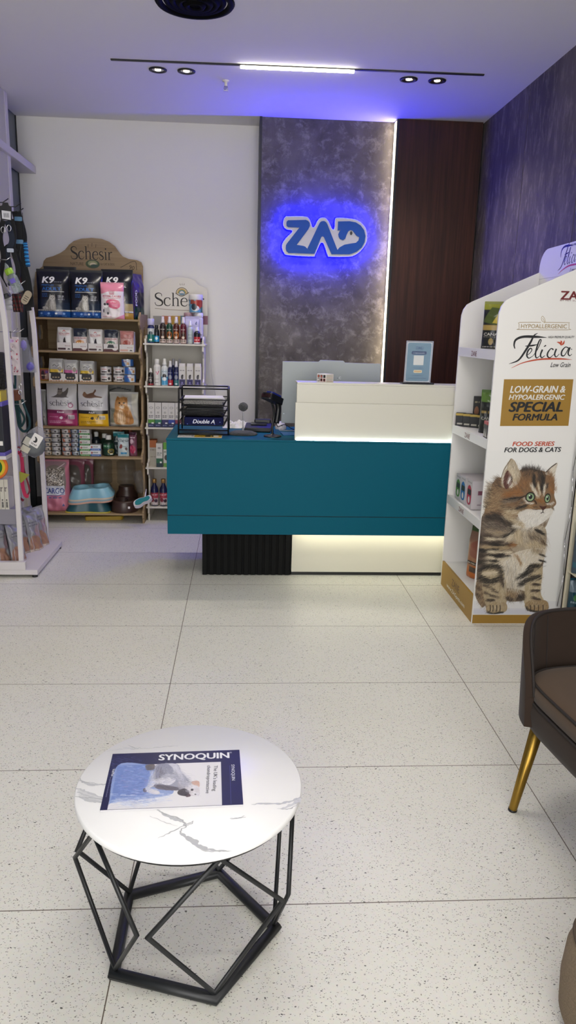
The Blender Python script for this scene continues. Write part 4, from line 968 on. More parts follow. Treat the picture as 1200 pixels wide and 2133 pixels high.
v = Art(8, 9, '#1d3a2b', 5); v.rect(.5, 5.5, 5, 8, '#2f6b46'); v.ell(5.4, 3, 2.1, 1.9, '#b39a42'); v.ell(5.4, 3, 1.5, 1.3, '#2a2f22'); v.tiny(4.4, 6.5, 3, .5, '#e2d9a6'); v.tiny(.8, 4.6, 6.8, .6, '#cfd8c8'); v.rect(4.6, .3, 6.4, 1.2, '#d8d8d2')
bottle('shampoo_bottle', 'bottle', 'green bottle with a round gold label and white flip cap', (-.945, 5.38, z + .0005), [(.038, 0), (.042, .005), (.042, .085), (.03, .108), (.014, .114)], '#16291f', v, [(.018, .114), (.02, .118), (.02, .14), (.016, .146)], '#d9d7d3', (.008, .09), rz=.2)
bottle('shampoo_bottle', 'bottle', 'green bottle with white cap, half hidden behind the gold label bottle', (-.985, 5.46, z + .0005), [(.036, 0), (.038, .005), (.038, .085), (.026, .108), (.013, .114)], '#16291f', None, [(.017, .114), (.019, .118), (.019, .14), (.015, .146)], '#d9d7d3')
v = Art(8, 15.8, '#b9c6c6', 5); v.rect(0, 13.4, 8, 15.8, '#2f7f86'); v.serif('schesir', 4, 10.4, 2.2, '#33393a'); v.blob([(1.2, 6), (2.2, 8.6), (3.4, 8.2), (3.2, 6)], '#8c4a44'); v.rect(2.2, 1.6, 6.6, 3, '#2f86b5'); v.tiny(4, 7, 7, .5, '#6b7374'); v.ell(6.2, 5.4, .8, 1.2, '#59463c')
put('treat_pouch', 'treats', 'pale blue treat pouch with teal top on the fifth brown shelf', (-.838, 5.36, z), .08, .158, .03, v, .03, side='#a9b4b4', seed=11, top=.05, wr=.001)
v = Art(8, 15.8, '#2c3a3e', 3); v.tiny(1, 7, 9, 1, '#b9bdb9'); v.tiny(1, 7, 6, 1, '#8a8f8c'); v.rect(0, 13, 8, 15.8, '#2f7f86')
put('treat_pouch', 'treats', 'dark teal-topped pouch tucked behind the pale blue treat pouch', (-.88, 5.43, z), .08, .165, .03, v, .1, side='#3a4548', seed=12)
v = Art(6, 17, '#7a4a5c', 4); v.ell(3, 5, 2.4, 3, '#b3365a'); v.ell(2.4, 10.6, 1.6, 1.6, '#c9a7b3'); v.tiny(1, 5, 13, .8, '#e2ccd4'); v.rect(0, 15, 6, 17, '#4d2d3a')
put('treat_pouch', 'treats', 'pink and plum treat tube at the right end of the fifth brown shelf', (-.77, 5.37, z), .055, .172, .035, v, -.2, side='#6b4352', seed=13)
for k, x in enumerate((-.872, -.845)):
    bottle('spray_bottle', 'bottle', ('orange-capped bottle behind the teal-topped pouches, the left of two', 'orange-capped bottle behind the teal-topped pouches, the right of two')[k], (x - .01 + k * .045, 5.52, z + .0005), [(.019, 0), (.02, .004), (.02, .13), (.012, .145)], '#3a2622', None, [(.012, .145), (.0155, .148), (.0155, .178), (.01, .182)], '#a45a36')
# bottom level
z = LV[5]
M_PINK = mat('pink_film', '#cf8295', .25, bump=.25, bscale=25)
v = Art(20, 37, '#c9798f', 4.4)
v.blob([(3, 15), (3.4, 29), (6, 33), (14, 34), (17.6, 31), (17, 15)], '#8b8279'); r = random.Random(9)
for k in range(420):
    x, y = r.uniform(3.6, 16.8), r.uniform(19, 31); v.ell(x, y, r.uniform(.2, .55), r.uniform(.15, .4), r.choice(['#d8cfc3', '#5d554d', '#a69a8c', '#3c3733', '#efe9df']), 1, r.uniform(0, 3))
v.blob([(3, 29), (5, 32), (10, 33.5), (17, 32), (17, 36), (3, 36)], '#a98a90'); v.rect(2.4, 12.2, 17.4, 19, '#cfd3de'); v.text('CARGO', 9.9, 13.4, 5.6, '#2b3f86', .03, width=14.5); v.line([(3, 12.4), (10, 11.6), (17, 13)], .4, '#2b3f86'); v.tiny(6, 15, 9.8, 1.1, '#5a5f8c')
v.poly([(15, 4), (16, 6), (17, 4)], '#3a4a86'); v.line([(12, 31), (15, 33), (17, 34.5)], .5, '#efe4e6')
bag_thing('cat_litter_bag', 'cat litter', 'pink clear-windowed litter bag on the bottom brown shelf', (-1.335, 5.40, z), .205, .37, .12, v, .0, seam='#c07c8c', seed=14, back=M_PINK, wr=.005, edge=.3)
v2 = Art(18, 34, '#8c5060', 3); v2.blob([(3, 15), (4, 28), (14, 29), (15, 15)], '#5d5650'); v2.text('CARGO', 9, 11, 5, '#303a66', .02, width=12)  # darker copy of the litter print, with the shade put into its colours
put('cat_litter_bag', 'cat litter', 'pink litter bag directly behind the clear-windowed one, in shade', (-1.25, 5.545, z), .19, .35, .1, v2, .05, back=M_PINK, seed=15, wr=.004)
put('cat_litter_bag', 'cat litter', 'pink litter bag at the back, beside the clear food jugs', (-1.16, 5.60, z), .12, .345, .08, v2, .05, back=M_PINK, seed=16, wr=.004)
def double_bowl(label, loc, cm, rz, rim=None, group=None):
    t = thing('double_bowl', label, 'pet bowl', loc, rz, group)
    m = mat(*cm); L, D, H = .31, .17, .066
    def outl(k): return [(x * k, y * k) for x, y in crom([(-.5, -.32), (-.3, -.5), (0, -.4), (.3, -.5), (.5, -.32), (.5, .32), (.3, .5), (0, .4), (-.3, .5), (-.5, .32)], 4, True)]
    o0 = outl(1.); o1 = outl(.86)
    a = MB(); n = len(o0)
    V = [(x * L, y * D, 0) for x, y in o0] + [(x * L, y * D, .008) for x, y in o0] + [(x * L * .95, y * D * .92, H * .9) for x, y in o1] + [(x * L * .93, y * D * .9, H) for x, y in o1]
    F = [(k * n + i, k * n + (i + 1) % n, (k + 1) * n + (i + 1) % n, (k + 1) * n + i) for k in range(3) for i in range(n)]
    a.add(V, F, m, True)
    top = [(x * L * .93, y * D * .9) for x, y in o1]; hl = [circ(sx * .068, 0, .056, 28) for sx in (-1, 1)]
    tr = tessellate_polygon([[Vector((x, y, 0)) for x, y in l] for l in [top] + hl]); fl = [p for l in [top] + hl for p in l]
    a.add([(x, y, H) for x, y in fl], [q if ((fl[q[1]][0] - fl[q[0]][0]) * (fl[q[2]][1] - fl[q[0]][1]) - (fl[q[1]][1] - fl[q[0]][1]) * (fl[q[2]][0] - fl[q[0]][0])) > 0 else q[::-1] for q in tr], m)
    a.build('stand', t)
    for sx in (-1, 1):
        MB().lathe([(.056, H), (.052, H - .004), (.046, H - .02), (.036, H - .027), (.001, H - .028)], m, 28, M=T(sx * .068, 0, 0), cap=False).build('bowl', t)
    return t
double_bowl('dark teal double bowl with a yellow base rim, lowest in the bowl stack', (-1.1, 5.385, z + .003), ('deep_teal_plastic', '#1f4d57', .4), .02)
MBW = MB().prism(rrect(-.16, .16, -.088, .088, .03), 0, .008, mat('yellow_plastic', '#b9a83a', .4)); o = MBW.build('bowl_tray'); tag(o, 'yellow bowl tray lying flat under the dark teal double bowl', 'pet bowl', None, (-1.1, 5.385, z + .0002))
cols = [('peach_plastic', '#c79a86', .4, 'peach'), ('grey_blue_plastic', '#7d9aa6', .4, 'grey-blue'), ('cream_plastic', '#c9b8a2', .4, 'cream'), ('light_blue_plastic', '#7fb0c2', .35, 'light blue')]
for k, (n_, c_, r_, w_) in enumerate(cols):
    o = double_bowl(('peach double bowl, lowest of the four nested pale bowls', 'grey-blue double bowl nested third from the top of the pale bowls', 'cream double bowl nested just under the light blue one', 'light blue double bowl on top of the bowl stack')[k], (-1.085 + k * .003, 5.385 - k * .001, z + .078 + k * .0125), (n_, c_, r_), .04)
    o.rotation_euler = (.12, -.07, .05)
# dark brown feeder bowls and jugs
M_BRN = mat('dark_brown_plastic', '#3c2922', .35)
t = thing('pet_feeder_bowl', 'dark brown feeder bowl with a white sticker on the bottom brown shelf', 'pet bowl', (-.848, 5.40, z), -.1)
MB().lathe([(.098, 0), (.1, .004), (.088, .07), (.082, .085), (.076, .082), (.07, .04), (.06, .03), (.001, .03)], M_BRN, 40, cap=False).build('bowl', t)
MB().box(-.008, .008, .04, .076, .03, .075, M_BRN).build('divider', t, bevel=.004); MB(T(.05, -.0805, .04) @ Rx(-.2) @ FR).prism(rrect(-.011, .011, -.008, .008, .002), 0, .001, M_WHITE).build('price_sticker', t)
def jug(label, loc):
    t = thing('water_dispenser', label, 'water dispenser', loc)
    MB().lathe([(.082, 0), (.085, .006), (.08, .09), (.06, .12), (.058, .15)], M_BRN, 32).build('base', t)
    MB().lathe([(.03, .15), (.05, .158), (.068, .175), (.07, .2), (.066, .215), (.07, .23), (.066, .245), (.07, .26), (.07, .33), (.06, .342), (.001, .344)], mat('clear_plastic', '#5c6063', .08, alpha=.2), 32, cap=False).build('tank', t)
    return t
jug('clear ribbed water dispenser on a brown base behind the feeder bowl', (-.855, 5.57, z)); jug('clear water dispenser standing behind the stack of pale bowls', (-1.03, 5.58, z))
t = thing('travel_bottle', 'clear travel water bottle with a teal and white trough, hung beside the brown shelf', 'pet bottle', (-.69, 5.235, .17))
MB(T(-.004, .02, .05) @ Ry(-.22)).lathe([(.026, .02), (.03, .03), (.032, .05), (.032, .165), (.028, .178), (.001, .18)], mat('clear_plastic', '#5c6063', .08, alpha=.2), 24, cap=False).build('bottle', t)
for nm, s, z0, z1, m in (('trough', 1., -.02, .012, M_WHITE), ('liner', .82, .0122, .0165, mat('teal_plastic', '#1f7f80', .35))):
    P = [tuple(p[:2]) for p in crom([(-.056 * s, -.034 * s), (-.02 * s, -.034 * s), (.01 * s, -.008 * s), (.045 * s, .004 * s), (.062 * s, .03 * s), (.045 * s, .05 * s), (.01 * s, .034 * s), (-.03 * s, .026 * s), (-.062 * s, .0)], 4, True)]
    tr_ = MB(T(.0, -.02, .01) @ Rx(.75) @ Ry(-.12)).prism(P, z0, z1, m).build(nm, t if nm == 'trough' else tr_, bevel=.004)
MB().tube([(.012, 0, .02), (.012, .03, .05), (.012, .08, .08)], .005, M_WHITE, 8).build('strap', t)
t = tag(MB().prism([(-.13, -.05), (.13, -.02), (.14, .03), (-.02, .05), (-.14, .03)], 0, .028, mat('mustard_plastic', '#a88a1e', .5)).build('litter_scoop_tray', bevel=.012, seg=3), 'flat mustard yellow tray pushed under the bottom brown shelf', 'tray', None, (-1.0, 5.42, .001))
# ================================================================= WHITE DISPLAY SHELF
WX, WY = -.472, 5.55
M_WSH = mat('white_shelf_lacquer', '#d0cbc1', .5)
t = thing('display_shelf', 'narrow white display shelf with a scalloped header behind the teal counter', 'display shelf', (WX, WY, 0))
h2 = hom(((290, 560), (450, 560), (450, 1100), (290, 1100)), ((-.7471, 1.7919), (-.1945, 1.8082), (-.1902, -.1412), (-.7895, -.1466)))
def WB(p): q = h2((290 + p[0] / 3.95, 560 + p[1] / 3.95)); return (q[0] - WX, q[1])
WL = [1.277, .984, .69, .4, .108]
a = MB(FR).prism([WB(p) for p in crom([(95, 560), (92, 380), (92, 180), (105, 155), (140, 140), (165, 125), (190, 95), (230, 78), (320, 68), (410, 78), (460, 100), (480, 128), (510, 145), (545, 158), (562, 190), (562, 380), (560, 560)], 1)], -.175, -.163, M_WSH)
MH = T(0, 0, -.1627)
Q, wd = serif_quads('Schesir', 0, 0, 1); p0 = WB((122, 302)); p1 = WB((540, 302)); hg = WB((300, 196))[1] - WB((300, 302))[1]
a.quads([[(p0[0] + x / wd * (p1[0] - p0[0]), p0[1] + y * hg) for x, y in q] for q in Q], hx('#17130f', .6), 0, MH)
a.ribbon([WB((130, 325)), WB((280, 338)), WB((520, 345))], .004, hx('#8b8270'), 0, MH)
c = WB((352, 188))
for k, (rr, col) in enumerate(((.042, '#4a3c2a'), (.038, '#c2b48c'), (.031, '#b98a4a'), (.026, '#7f8f4a'), (.021, '#4a6f8f'), (.016, '#cfc9bd'))): a.flat([(c[0] + rr * math.cos(x) * 1.05, c[1] - .012 + rr * math.sin(x)) for x in np.linspace(.1, PI - .1, 20)] + [(c[0] - rr, c[1] - .014), (c[0] + rr, c[1] - .014)], hx(col), k * .0003, MH)
a.ribbon([WB((300, 200)), WB((350, 225)), WB((410, 195))], .005, hx('#4a3c2a'), .002, MH); a.flat(circ(c[0], c[1] - .018, .02, 16, .008), hx('#5d7a8c'), .0024, MH)
for k in range(3): d = WB((340 + k * 14, 136)); a.ribbon([d, (d[0] + (k - 1) * .004, d[1] + .012)], .003, hx('#4a3c2a'), 0, MH)
for k, col in enumerate(('#8d8a86', '#a8623a', '#b08a2e', '#4f6f78', '#6f5a8a', '#7d4a5c')): p = WB((115 + k * 75, 400)); q = WB((190 + k * 75, 388)); a.flat([(p[0], p[1] - .05), (q[0], p[1] - .05), (q[0], q[1]), (p[0], q[1])], hx(col), .0001, MH)
a.build('header_board', t, bevel=.002)
def wp():
    y0 = -.17; o = [(.16, 0), (.16, 1.33), (-.1, 1.33)]
    for i, z in enumerate(WL):
        o += [(-.1, z + .05), (-.13, z + .03), (y0, z + .03), (y0, z - .05), (y0 + .02, z - .06)] + ([(-.11, z - .07), (-.09, z - .1)] if i < 4 else [])
    return (o + [(y0 + .02, 0)])[::-1]
for x in (-.205, .193): MB(T(x, 0, 0)).prism(wp(), 0, .012, M_WSH, MS).build('side_panel', t, bevel=.001)
for z in WL: MB().box(-.215, .215, -.175, .16, z - .012, z - .0004, M_WSH).build('shelf', t, bevel=.0015)
MB().box(-.192, .192, .1605, .166, .02, 1.3, M_WSH).build('back_panel', t)
def labart(w, h, bg, fn): v = Art(w, h, bg, 6); fn(v); return v
SPR = lambda h, r: [(r * .92, 0), (r, .003), (r, h * .62), (r * .85, h * .70), (r * .5, h * .745), (r * .5, h * .76)]
SPC = lambda h, r: [(r * .55, h * .755), (r * .62, h * .76), (r * .62, h * .83), (r * .5, h * .84), (r * .5, h * .9), (r * .42, h * .905), (r * .42, h), (r * .3, h * 1.005)]
yb = 5.425
# top level
z = WL[0] + .0003
def f(v): v.rect(0, 4, 6, 6.6, '#c2c6c8'); v.ell(3, 4.6, 1.4, 1, '#3b4a52'); v.rect(0, 0, 6, 4, '#1f6a62'); v.rect(2, .8, 4, 1.7, '#dfe6e2')
bottle('shampoo_bottle', 'bottle', 'navy bottle with pale ribbed cap at the left end of the white top shelf', (-.636, yb, z), [(.023, 0), (.0255, .004), (.0255, .105), (.018, .12), (.014, .124)], '#16235c', labart(6, 7, '#b9c0c6', f), [(.0235, .122), (.0245, .124), (.0245, .162), (.021, .166)], '#b9b6d6', (.008, .1))
def f(v): v.rect(0, 0, 5, 4.4, '#2b8fc4'); v.ell(2.5, 2.6, 1.1, 1.1, '#d5e6ee')
bottle('shampoo_bottle', 'bottle', 'small black bottle with light blue label beside the navy bottle', (-.597, yb, z), [(.017, 0), (.0185, .003), (.0185, .085), (.01, .1)], '#15171c', labart(5, 7, '#1f2126', f), [(.011, .1), (.0125, .102), (.0125, .122), (.01, .125)], '#1a1b20', (.01, .075))
def dogl(c):
    def f(v):
        v.rect(0, 0, 6, 2.4, '#b9a7a0'); v.tiny(.8, 5.2, 1.2, .6, '#3a2a26'); v.ell(3, 5, 2.3, 2.4, c); v.ell(2.2, 5.4, .5, .6, '#1c1412'); v.ell(3.8, 5.4, .5, .6, '#1c1412'); v.ell(3, 4.3, .7, .5, '#2a1d1a'); v.ell(3, 3.6, 1.2, .8, '#d5c3b0'); v.tiny(1, 5, 8.2, .6, '#c9bdb3')
    return f
sp = None
for k, (x, c, b, nm) in enumerate(((-.553, '#4a3024', '#2a1f1c', 'dark brown'), (-.507, '#96582e', '#17402f', 'amber on green'), (-.46, '#b06a34', '#4f2016', 'orange'), (-.411, '#5c3a30', '#5a1424', 'plum'))):
    bottle('spray_bottle', 'bottle', f'dog spray bottle with a {nm} label on the white top shelf', (x, yb, z), SPR(.182, .0225), b, labart(6, 9.4, b, dogl(c)), SPC(.182, .0225), '#c9c2c6', (.004, .106), capname='spray_cap')
bottle('spray_bottle', 'bottle', 'clear mist bottle with a pale cap on the white top shelf', (-.363, yb, z), SPR(.158, .0195), mat('frosted_plastic', '#b3bcbf', .2), labart(5, 8, '#aab6ba', lambda v: (v.tiny(1, 4, 5, .5, '#6d7d84'), v.ell(2.5, 3, 1.2, 1, '#8d9aa0'))), SPC(.158, .0195), '#cfd0d4', (.01, .09), capname='spray_cap')
bottle('spray_bottle', 'bottle', 'red and black dropper bottle at the right end of the white top shelf', (-.315, yb - .01, z), SPR(.116, .0235), '#1a1a20', labart(6, 5, '#b02a32', lambda v: (v.rect(0, 0, 6, 1.2, '#d6d0d0'), v.tiny(1, 5, 2.4, .8, '#f0dcdc'))), SPC(.116, .0235), '#c7c5cc', (.003, .05), capname='dropper_cap')
v = labart(12, 19, '#b7b3d6', lambda v: (v.rect(0, 17, 12, 19, '#a7a3c8'), v.text('d', 9.6, 13.4, 3, '#2a3570', .04)))
put('paper_pack', 'pack', 'lavender white pack leaning behind the red dropper bottle', (-.352, 5.485, z), .10, .19, .04, v, -.1, side='#a7a3c4', edge=.8, wr=.001, m=PRINT)
def f(v): v.rect(0, 0, 26, 9, '#5d93b0'); v.ell(16, 6, 5, 3.4, '#a4382c'); v.ell(13, 3, 3, 2, '#d9d6ce'); v.rect(17, 0, 22, 4, '#2f6a5c'); v.rect(9, 6, 12, 9, '#8a4436'); v.ell(12, 4, 2, 2.4, '#26303a')
o = bottle('supplement_tub', 'tub', 'white lidded tub with blue and red label, on top of the tall white jars', (-.334, 5.60, z + .216), [(.044, 0), (.047, .004), (.047, .09)], '#cfccc8', labart(26, 9, '#5d93b0', f), [(.0485, .09), (.0495, .094), (.0495, .122), (.047, .126)], '#d2cfcb', (.003, .088), arc=5.6, capname='lid')
def f(v): v.rect(0, 0, 12, 3, '#33353c'); v.text('VET', 6, 8, 4, '#22242a', .04, rot=PI / 2); v.tiny(1, 11, 5, .6, '#55585f')
bottle('supplement_tub', 'tub', 'tall white jar with black print under the lidded tub, the right of two', (-.315, 5.595, z), [(.031, 0), (.033, .004), (.033, .175), (.028, .185)], '#d3d0cc', labart(12, 16, '#d0cdc9', f), [(.031, .185), (.032, .188), (.032, .212), (.029, .2155)], '#dad8d4', (.01, .17), capname='lid')
bottle('supplement_tub', 'tub', 'tall white jar with rose lid under the lidded tub, the left of two', (-.388, 5.6, z), [(.031, 0), (.033, .004), (.033, .175), (.028, .185)], '#cfc9c6', None, [(.031, .185), (.032, .188), (.032, .212), (.029, .2155)], '#a5848a', capname='lid')
# second level
z = WL[1] + .0003
bottle('dropper_bottle', 'bottle', 'small black and red dropper bottle at the left end of the second white shelf', (-.642, yb - .01, z), SPR(.12, .019), '#191517', labart(5, 6, '#201a1c', lambda v: (v.rect(0, 0, 5, 1, '#b23a44'), v.text('15', 2.5, 2.4, 2.6, '#d9d3d0', .04), v.tiny(1, 4, 5, .5, '#b9b3b0'))), SPC(.12, .019), '#d0cdca', (.004, .066), capname='dropper_cap')
bottle('shampoo_bottle', 'bottle', 'tall white bottle with a pink logo on the second white shelf', (-.598, yb, z), [(.024, 0), (.0255, .003), (.0255, .135), (.015, .148)], '#d4d1cf', labart(6, 11, '#d2cfcd', lambda v: (v.line([(2.6, 8.2), (3.4, 6.4), (4.4, 8.6)], .5, '#c0315c', 1, False), v.tiny(1.4, 4.6, 3.4, .4, '#9a8f96'), v.tiny(1.8, 4, 1.2, .5, '#55505a'))), [(.0155, .147), (.017, .149), (.017, .181), (.015, .184)], '#d9d7d5', (.006, .13))
bottle('spray_bottle', 'bottle', 'white and sky blue spray bottle on the second white shelf', (-.545, yb, z), SPR(.187, .0245), '#cdd0d2', labart(6, 10, '#c9d3d8', lambda v: (v.rect(0, 0, 6, 5.4, '#4f9fca'), v.ell(3, 5.6, 1.5, 1.8, '#3d3a3c'), v.ell(3, 4, 1.8, 1.2, '#e0e6ea'), v.tiny(1, 5, 8.6, .5, '#7d96a4'))), SPC(.187, .0245), '#d3d3d3', (.006, .112), capname='spray_cap')
for k, (x, c, nm) in enumerate(((-.505, '#b3303c', 'red'), (-.463, '#2f6f78', 'teal'))):
    bottle('spray_bottle', 'bottle', f'navy spray bottle with a {nm} lower label on the second white shelf', (x, yb, z), SPR(.172, .0195), '#171d48', labart(5, 9, '#1b2354', lambda v: (v.rect(0, 0, 5, 3.6, c), v.ell(2.5, 5.4, 1.4, 1.5, '#8d8f9c'), v.tiny(.8, 4.2, 8, .5, '#b9bccb'), v.rect(1.6, .6, 3.4, 1.4, '#dcdce4'))), SPC(.172, .0195), '#c9c8d0', (.004, .1), capname='spray_cap')
wb = labart(6, 15, '#cdcac8', lambda v: (v.rect(0, 0, 6, 4.6, '#2f2a58'), v.rect(0, 4.6, 6, 5.2, '#4a4472'), v.ell(3, 7, 1.2, 1.8, '#4a484c'), v.ell(3.5, 8.2, .8, .8, '#2f2d30'), v.tiny(.8, 5.2, 11.8, .6, '#55525c'), v.ell(3, 2.4, .9, .9, '#6f68a4'), v.tiny(.8, 4.6, 1, .5, '#a8a3cc')))
wf = None
for k, x in enumerate((-.421, -.367, -.311)):
    t = thing('wipes_bottle', ('white and purple flat bottle beside the navy sprays', 'white and purple flat bottle, the middle of three', 'white and purple flat bottle at the right end of the second white shelf')[k], 'bottle', (x, yb, z))
    a = MB().prism(rrect(-.026, .026, -.016, .016, .01), 0, .137, M_WSH); a.art(wb, -.021, .021, .002, .135, PRINT, M=FR, z=.0163); a.build('bottle_body', t); MB().prism(rrect(-.023, .023, -.013, .013, .009), .137, .158, M_WHITE).build('cap', t, bevel=.002)
for k, x in enumerate((-.505, -.46)):
    bottle('spray_bottle', 'bottle', ('clear-capped spray bottle in the back row, behind the red-label navy one', 'clear-capped spray bottle in the back row, behind the teal-label navy one')[k], (x + .015, yb + .075, z), SPR(.185, .0195), '#171d48', None, SPC(.185, .0195), '#a9a8b0', capname='spray_cap')
# third level: four cartons
z = WL[2] + .0003
for k, (x, c, nm) in enumerate(((-.64, '#4f8a2e', 'leaf green'), (-.592, '#1f6b52', 'dark green'), (-.543, '#2d2a5c', 'indigo'), (-.497, '#2b3f92', 'royal blue'), (-.449, '#7d2f4a', 'maroon'))):
    v = labart(4.6, 17.5, '#cbc8c4', lambda v: (v.rect(0, 0, 4.6, 4.8, '#1b2350'), v.rect(0, 3, 4.6, 5.6, c), v.ell(2.3, 14, 1.3, .8, '#8d8a88'), v.ell(2.3, 14, .9, .5, '#cbc8c4'), v.ell(2.3, 10.6, .8, .8, '#a9a6a2'), v.tiny(.6, 4, 8, .6, '#33313a'), v.tiny(.6, 3.4, 7, .5, '#33313a'), v.rect(2.4, 2.6, 4, 3.6, '#e6e4e0'), v.tiny(.6, 3.6, 1.2, .5, '#9aa0c8')))
    small_box('shampoo_carton', 'carton', f'tall white carton with a {nm} band on the third white shelf', (x, 5.44, z), .0455, .1, .175, v, top='#8d8a86')
# fourth level
z = WL[3] + .0003
small_box('shampoo_carton', 'carton', 'tall carton with orange top on the fourth white shelf', (-.641, 5.5, z), .048, .08, .185, labart(4.6, 18, '#b5afa2', lambda v: (v.rect(0, 13, 4.6, 18, '#b0602c'), v.tiny(.6, 4, 11, .6, '#6a5a4c'), v.tiny(.6, 4, 6, .6, '#8a8070'))), top='#b0602c')
small_box('shampoo_carton', 'carton', 'tall white carton with a dark green base on the fourth white shelf', (-.588, 5.425, z), .046, .06, .172, labart(4.6, 17.2, '#c9c7c0', lambda v: (v.rect(0, 0, 4.6, 6.4, '#1d5a3c'), v.rect(0, 0, 4.6, 3, '#122f3a'), v.ell(2.3, 14, 1.2, .7, '#8d8a88'), v.tiny(.6, 4, 10, .6, '#33413a'), v.tiny(.6, 3.4, 8.8, .5, '#33413a'), v.rect(2.6, 3, 4, 4.2, '#e6e4e0'))))
small_box('shampoo_carton', 'carton', 'white carton with a bright green top next to the counter edge', (-.537, 5.43, z), .046, .06, .18, labart(4.6, 18, '#c3c4b8', lambda v: (v.rect(0, 13, 4.6, 18, '#5f9a36'), v.ell(2.3, 7, 1.6, 2, '#4a4a44'), v.tiny(.6, 4, 10.8, .7, '#3a4a34'), v.rect(0, 0, 4.6, 3, '#6a9a4c'))))
# bottom level: wine-like bottles
z = WL[4] + .0003
lab = labart(9, 9.5, '#b9aaa8', lambda v: (v.rect(0, 5.4, 9, 9.5, '#a33a48'), v.tiny(1, 8, 7.6, .8, '#e0c8c4'), v.ell(3, 4, 1.8, 1.5, '#7d2f3a'), v.ell(6, 3.4, 1.5, 1.3, '#3c2a30'), v.rect(0, 0, 9, 1.6, '#d2cac6'), v.tiny(1, 8, .5, .5, '#5a4a4c')))
pr_ = [(.026, 0), (.029, .004), (.029, .115), (.024, .135), (.0135, .155), (.0125, .172)]
b1 = bottle('salmon_oil_bottle', 'bottle', 'gold-capped navy bottle, the left of two on the lowest white shelf', (-.631, 5.425, z), pr_, '#141a44', lab, [(.0145, .17), (.0165, .172), (.0165, .196), (.015, .199)], mat('gold_cap', '#a9834a', .35, metal=.6), (.008, .1), arc=2.8)
dup(b1, (-.566, 5.425, z), .1, 'gold-capped navy bottle nearest the counter on the lowest white shelf')
MB2 = MB().tube(crom([(-.245, 5.72, 1.3), (-.235, 5.71, 1.15), (-.225, 5.72, 1.05), (-.205, 5.75, .93), (-.19, 5.80, .8), (-.185, 5.83, .4), (-.18, 5.83, .006)], 5), .0025, M_WHITE, 6); tag(MB2.build('power_cable'), 'thin white cable hanging on the wall beside the white shelf', 'cable')
# ================================================================= WHITE PRODUCT RACK BY THE LEFT WALL
def strap(a, pts, w, th, m, M=None, n=6):
    Q = ribbon_quads(pts, w, n, len(pts) > 2); L = [q[0] for q in Q] + [Q[-1][3]]; R = [q[1] for q in Q] + [Q[-1][2]]; k = len(L)
    V = [(x, y, th / 2) for x, y in L] + [(x, y, th / 2) for x, y in R] + [(x, y, -th / 2) for x, y in L] + [(x, y, -th / 2) for x, y in R]
    F = []
    for i in range(k - 1): F += [(k + i, k + i + 1, i + 1, i), (2 * k + i, 2 * k + i + 1, 3 * k + i + 1, 3 * k + i), (i, i + 1, 2 * k + i + 1, 2 * k + i), (3 * k + i, 3 * k + i + 1, k + i + 1, k + i)]
    F += [(0, 2 * k, 3 * k, k), (k - 1, 2 * k - 1, 4 * k - 1, 3 * k - 1)]
    return a.add(V, F, m, False, M)
RX, RY = -1.3, 4.38
M_RACK = mat('rack_white', '#cfcacb', .5, bump=.05, bscale=120)
rack = t = thing('product_rack', 'white metal product rack with arched side frames by the left wall', 'rack', (RX, RY, 0))
a = MB().box(-.19, .165, -.3, .3, .016, .045, M_RACK).box(-.19, .1, -.3, -.27, .045, .09, M_RACK)
bs_ = a.build('base_shelf', t, bevel=.002)
for x in (-.16, .145):
    for y in (-.28, .28): MB().lathe([(.016, 0), (.016, .017)], M_BLACK, 12, M=T(x, y, 0)).build('foot', bs_)
for y, xb, dx in ((-.255, .068, 0), (.258, .078, 0)):
    P = [(xb, .0451), (xb, .6), (xb - .005, 1.2), (xb - .012, 1.42), (xb - .035, 1.6), (xb - .065, 1.7), (xb - .105, 1.765), (xb - .19, 1.8)]
    a = MB(FR); strap(a, P, .027, .022, M_RACK, T(0, 0, -y), 5); a.build('arch_frame', t, bevel=.003)
a = MB().box(-.19, -.172, -.3, .3, .09, 2.02, M_RACK); a.build('back_panel', t)
a = MB().box(-.1715, -.06, .262, .29, .09, 1.79, mat('rack_end_panel', '#c4c0be', .55)); a.text('PET PRODUCTS', .0, 0, .03, hx('#a02c34'), T(-.085, .2615, .9) @ FR, .02, rot=PI / 2); a.build('end_panel', t)
hooks = [(-.12, 2.0, .075), (.02, 2.0, .1), (.1, 1.985, .09), (-.06, 1.72, .06), (.06, 1.6, .09), (.0, 1.34, .05), (.12, 1.34, .05), (.05, 1.12, .05), (-.1, .95, .1), (.12, .68, .03)]
for y, z, x in hooks:
    MB().tube([(-.172, y, z), (x - .03, y, z), (x, y, z + .02)], .0028, M_CHROME if z < 1.9 else M_WIRE, 6).build('hook', t)
def at(x, y, z): return (x, y, z)
# harness bundle
M_WEB = mat('black_webbing', '#131417', .8, bump=.3, bscale=400); M_RED = mat('dark_red_webbing', '#5c1517', .7, bump=.3, bscale=400); M_NAVY = mat('navy_webbing', '#141d2e', .75, bump=.3, bscale=400)
t = thing('dog_harness', 'black dog harness on a card with white barcode label, uppermost on the rack', 'dog harness', (-1.282, 4.40, 1.58))
a = MB(FR).prism([(-.03, .35), (.03, .35), (.032, .42), (.018, .425), (.014, .44), (-.014, .44), (-.018, .425), (-.032, .42)], 0, .003, mat('black_card', '#101012', .5)); a.flat([(-.022, .358), (.024, .352), (.026, .395), (-.022, .4)], hx('#d9d9dc'), .0034); r = random.Random(3)
for k in range(9): a.flat([(-.012 + k * .0032, .364), (-.0102 + k * .0032 - (k % 2) * .0008, .364), (-.0102 + k * .0032 - (k % 2) * .0008, .386), (-.012 + k * .0032, .386)], hx('#3a3a3e'), .0037)
a.build('hang_card', t)
a = MB(FR)
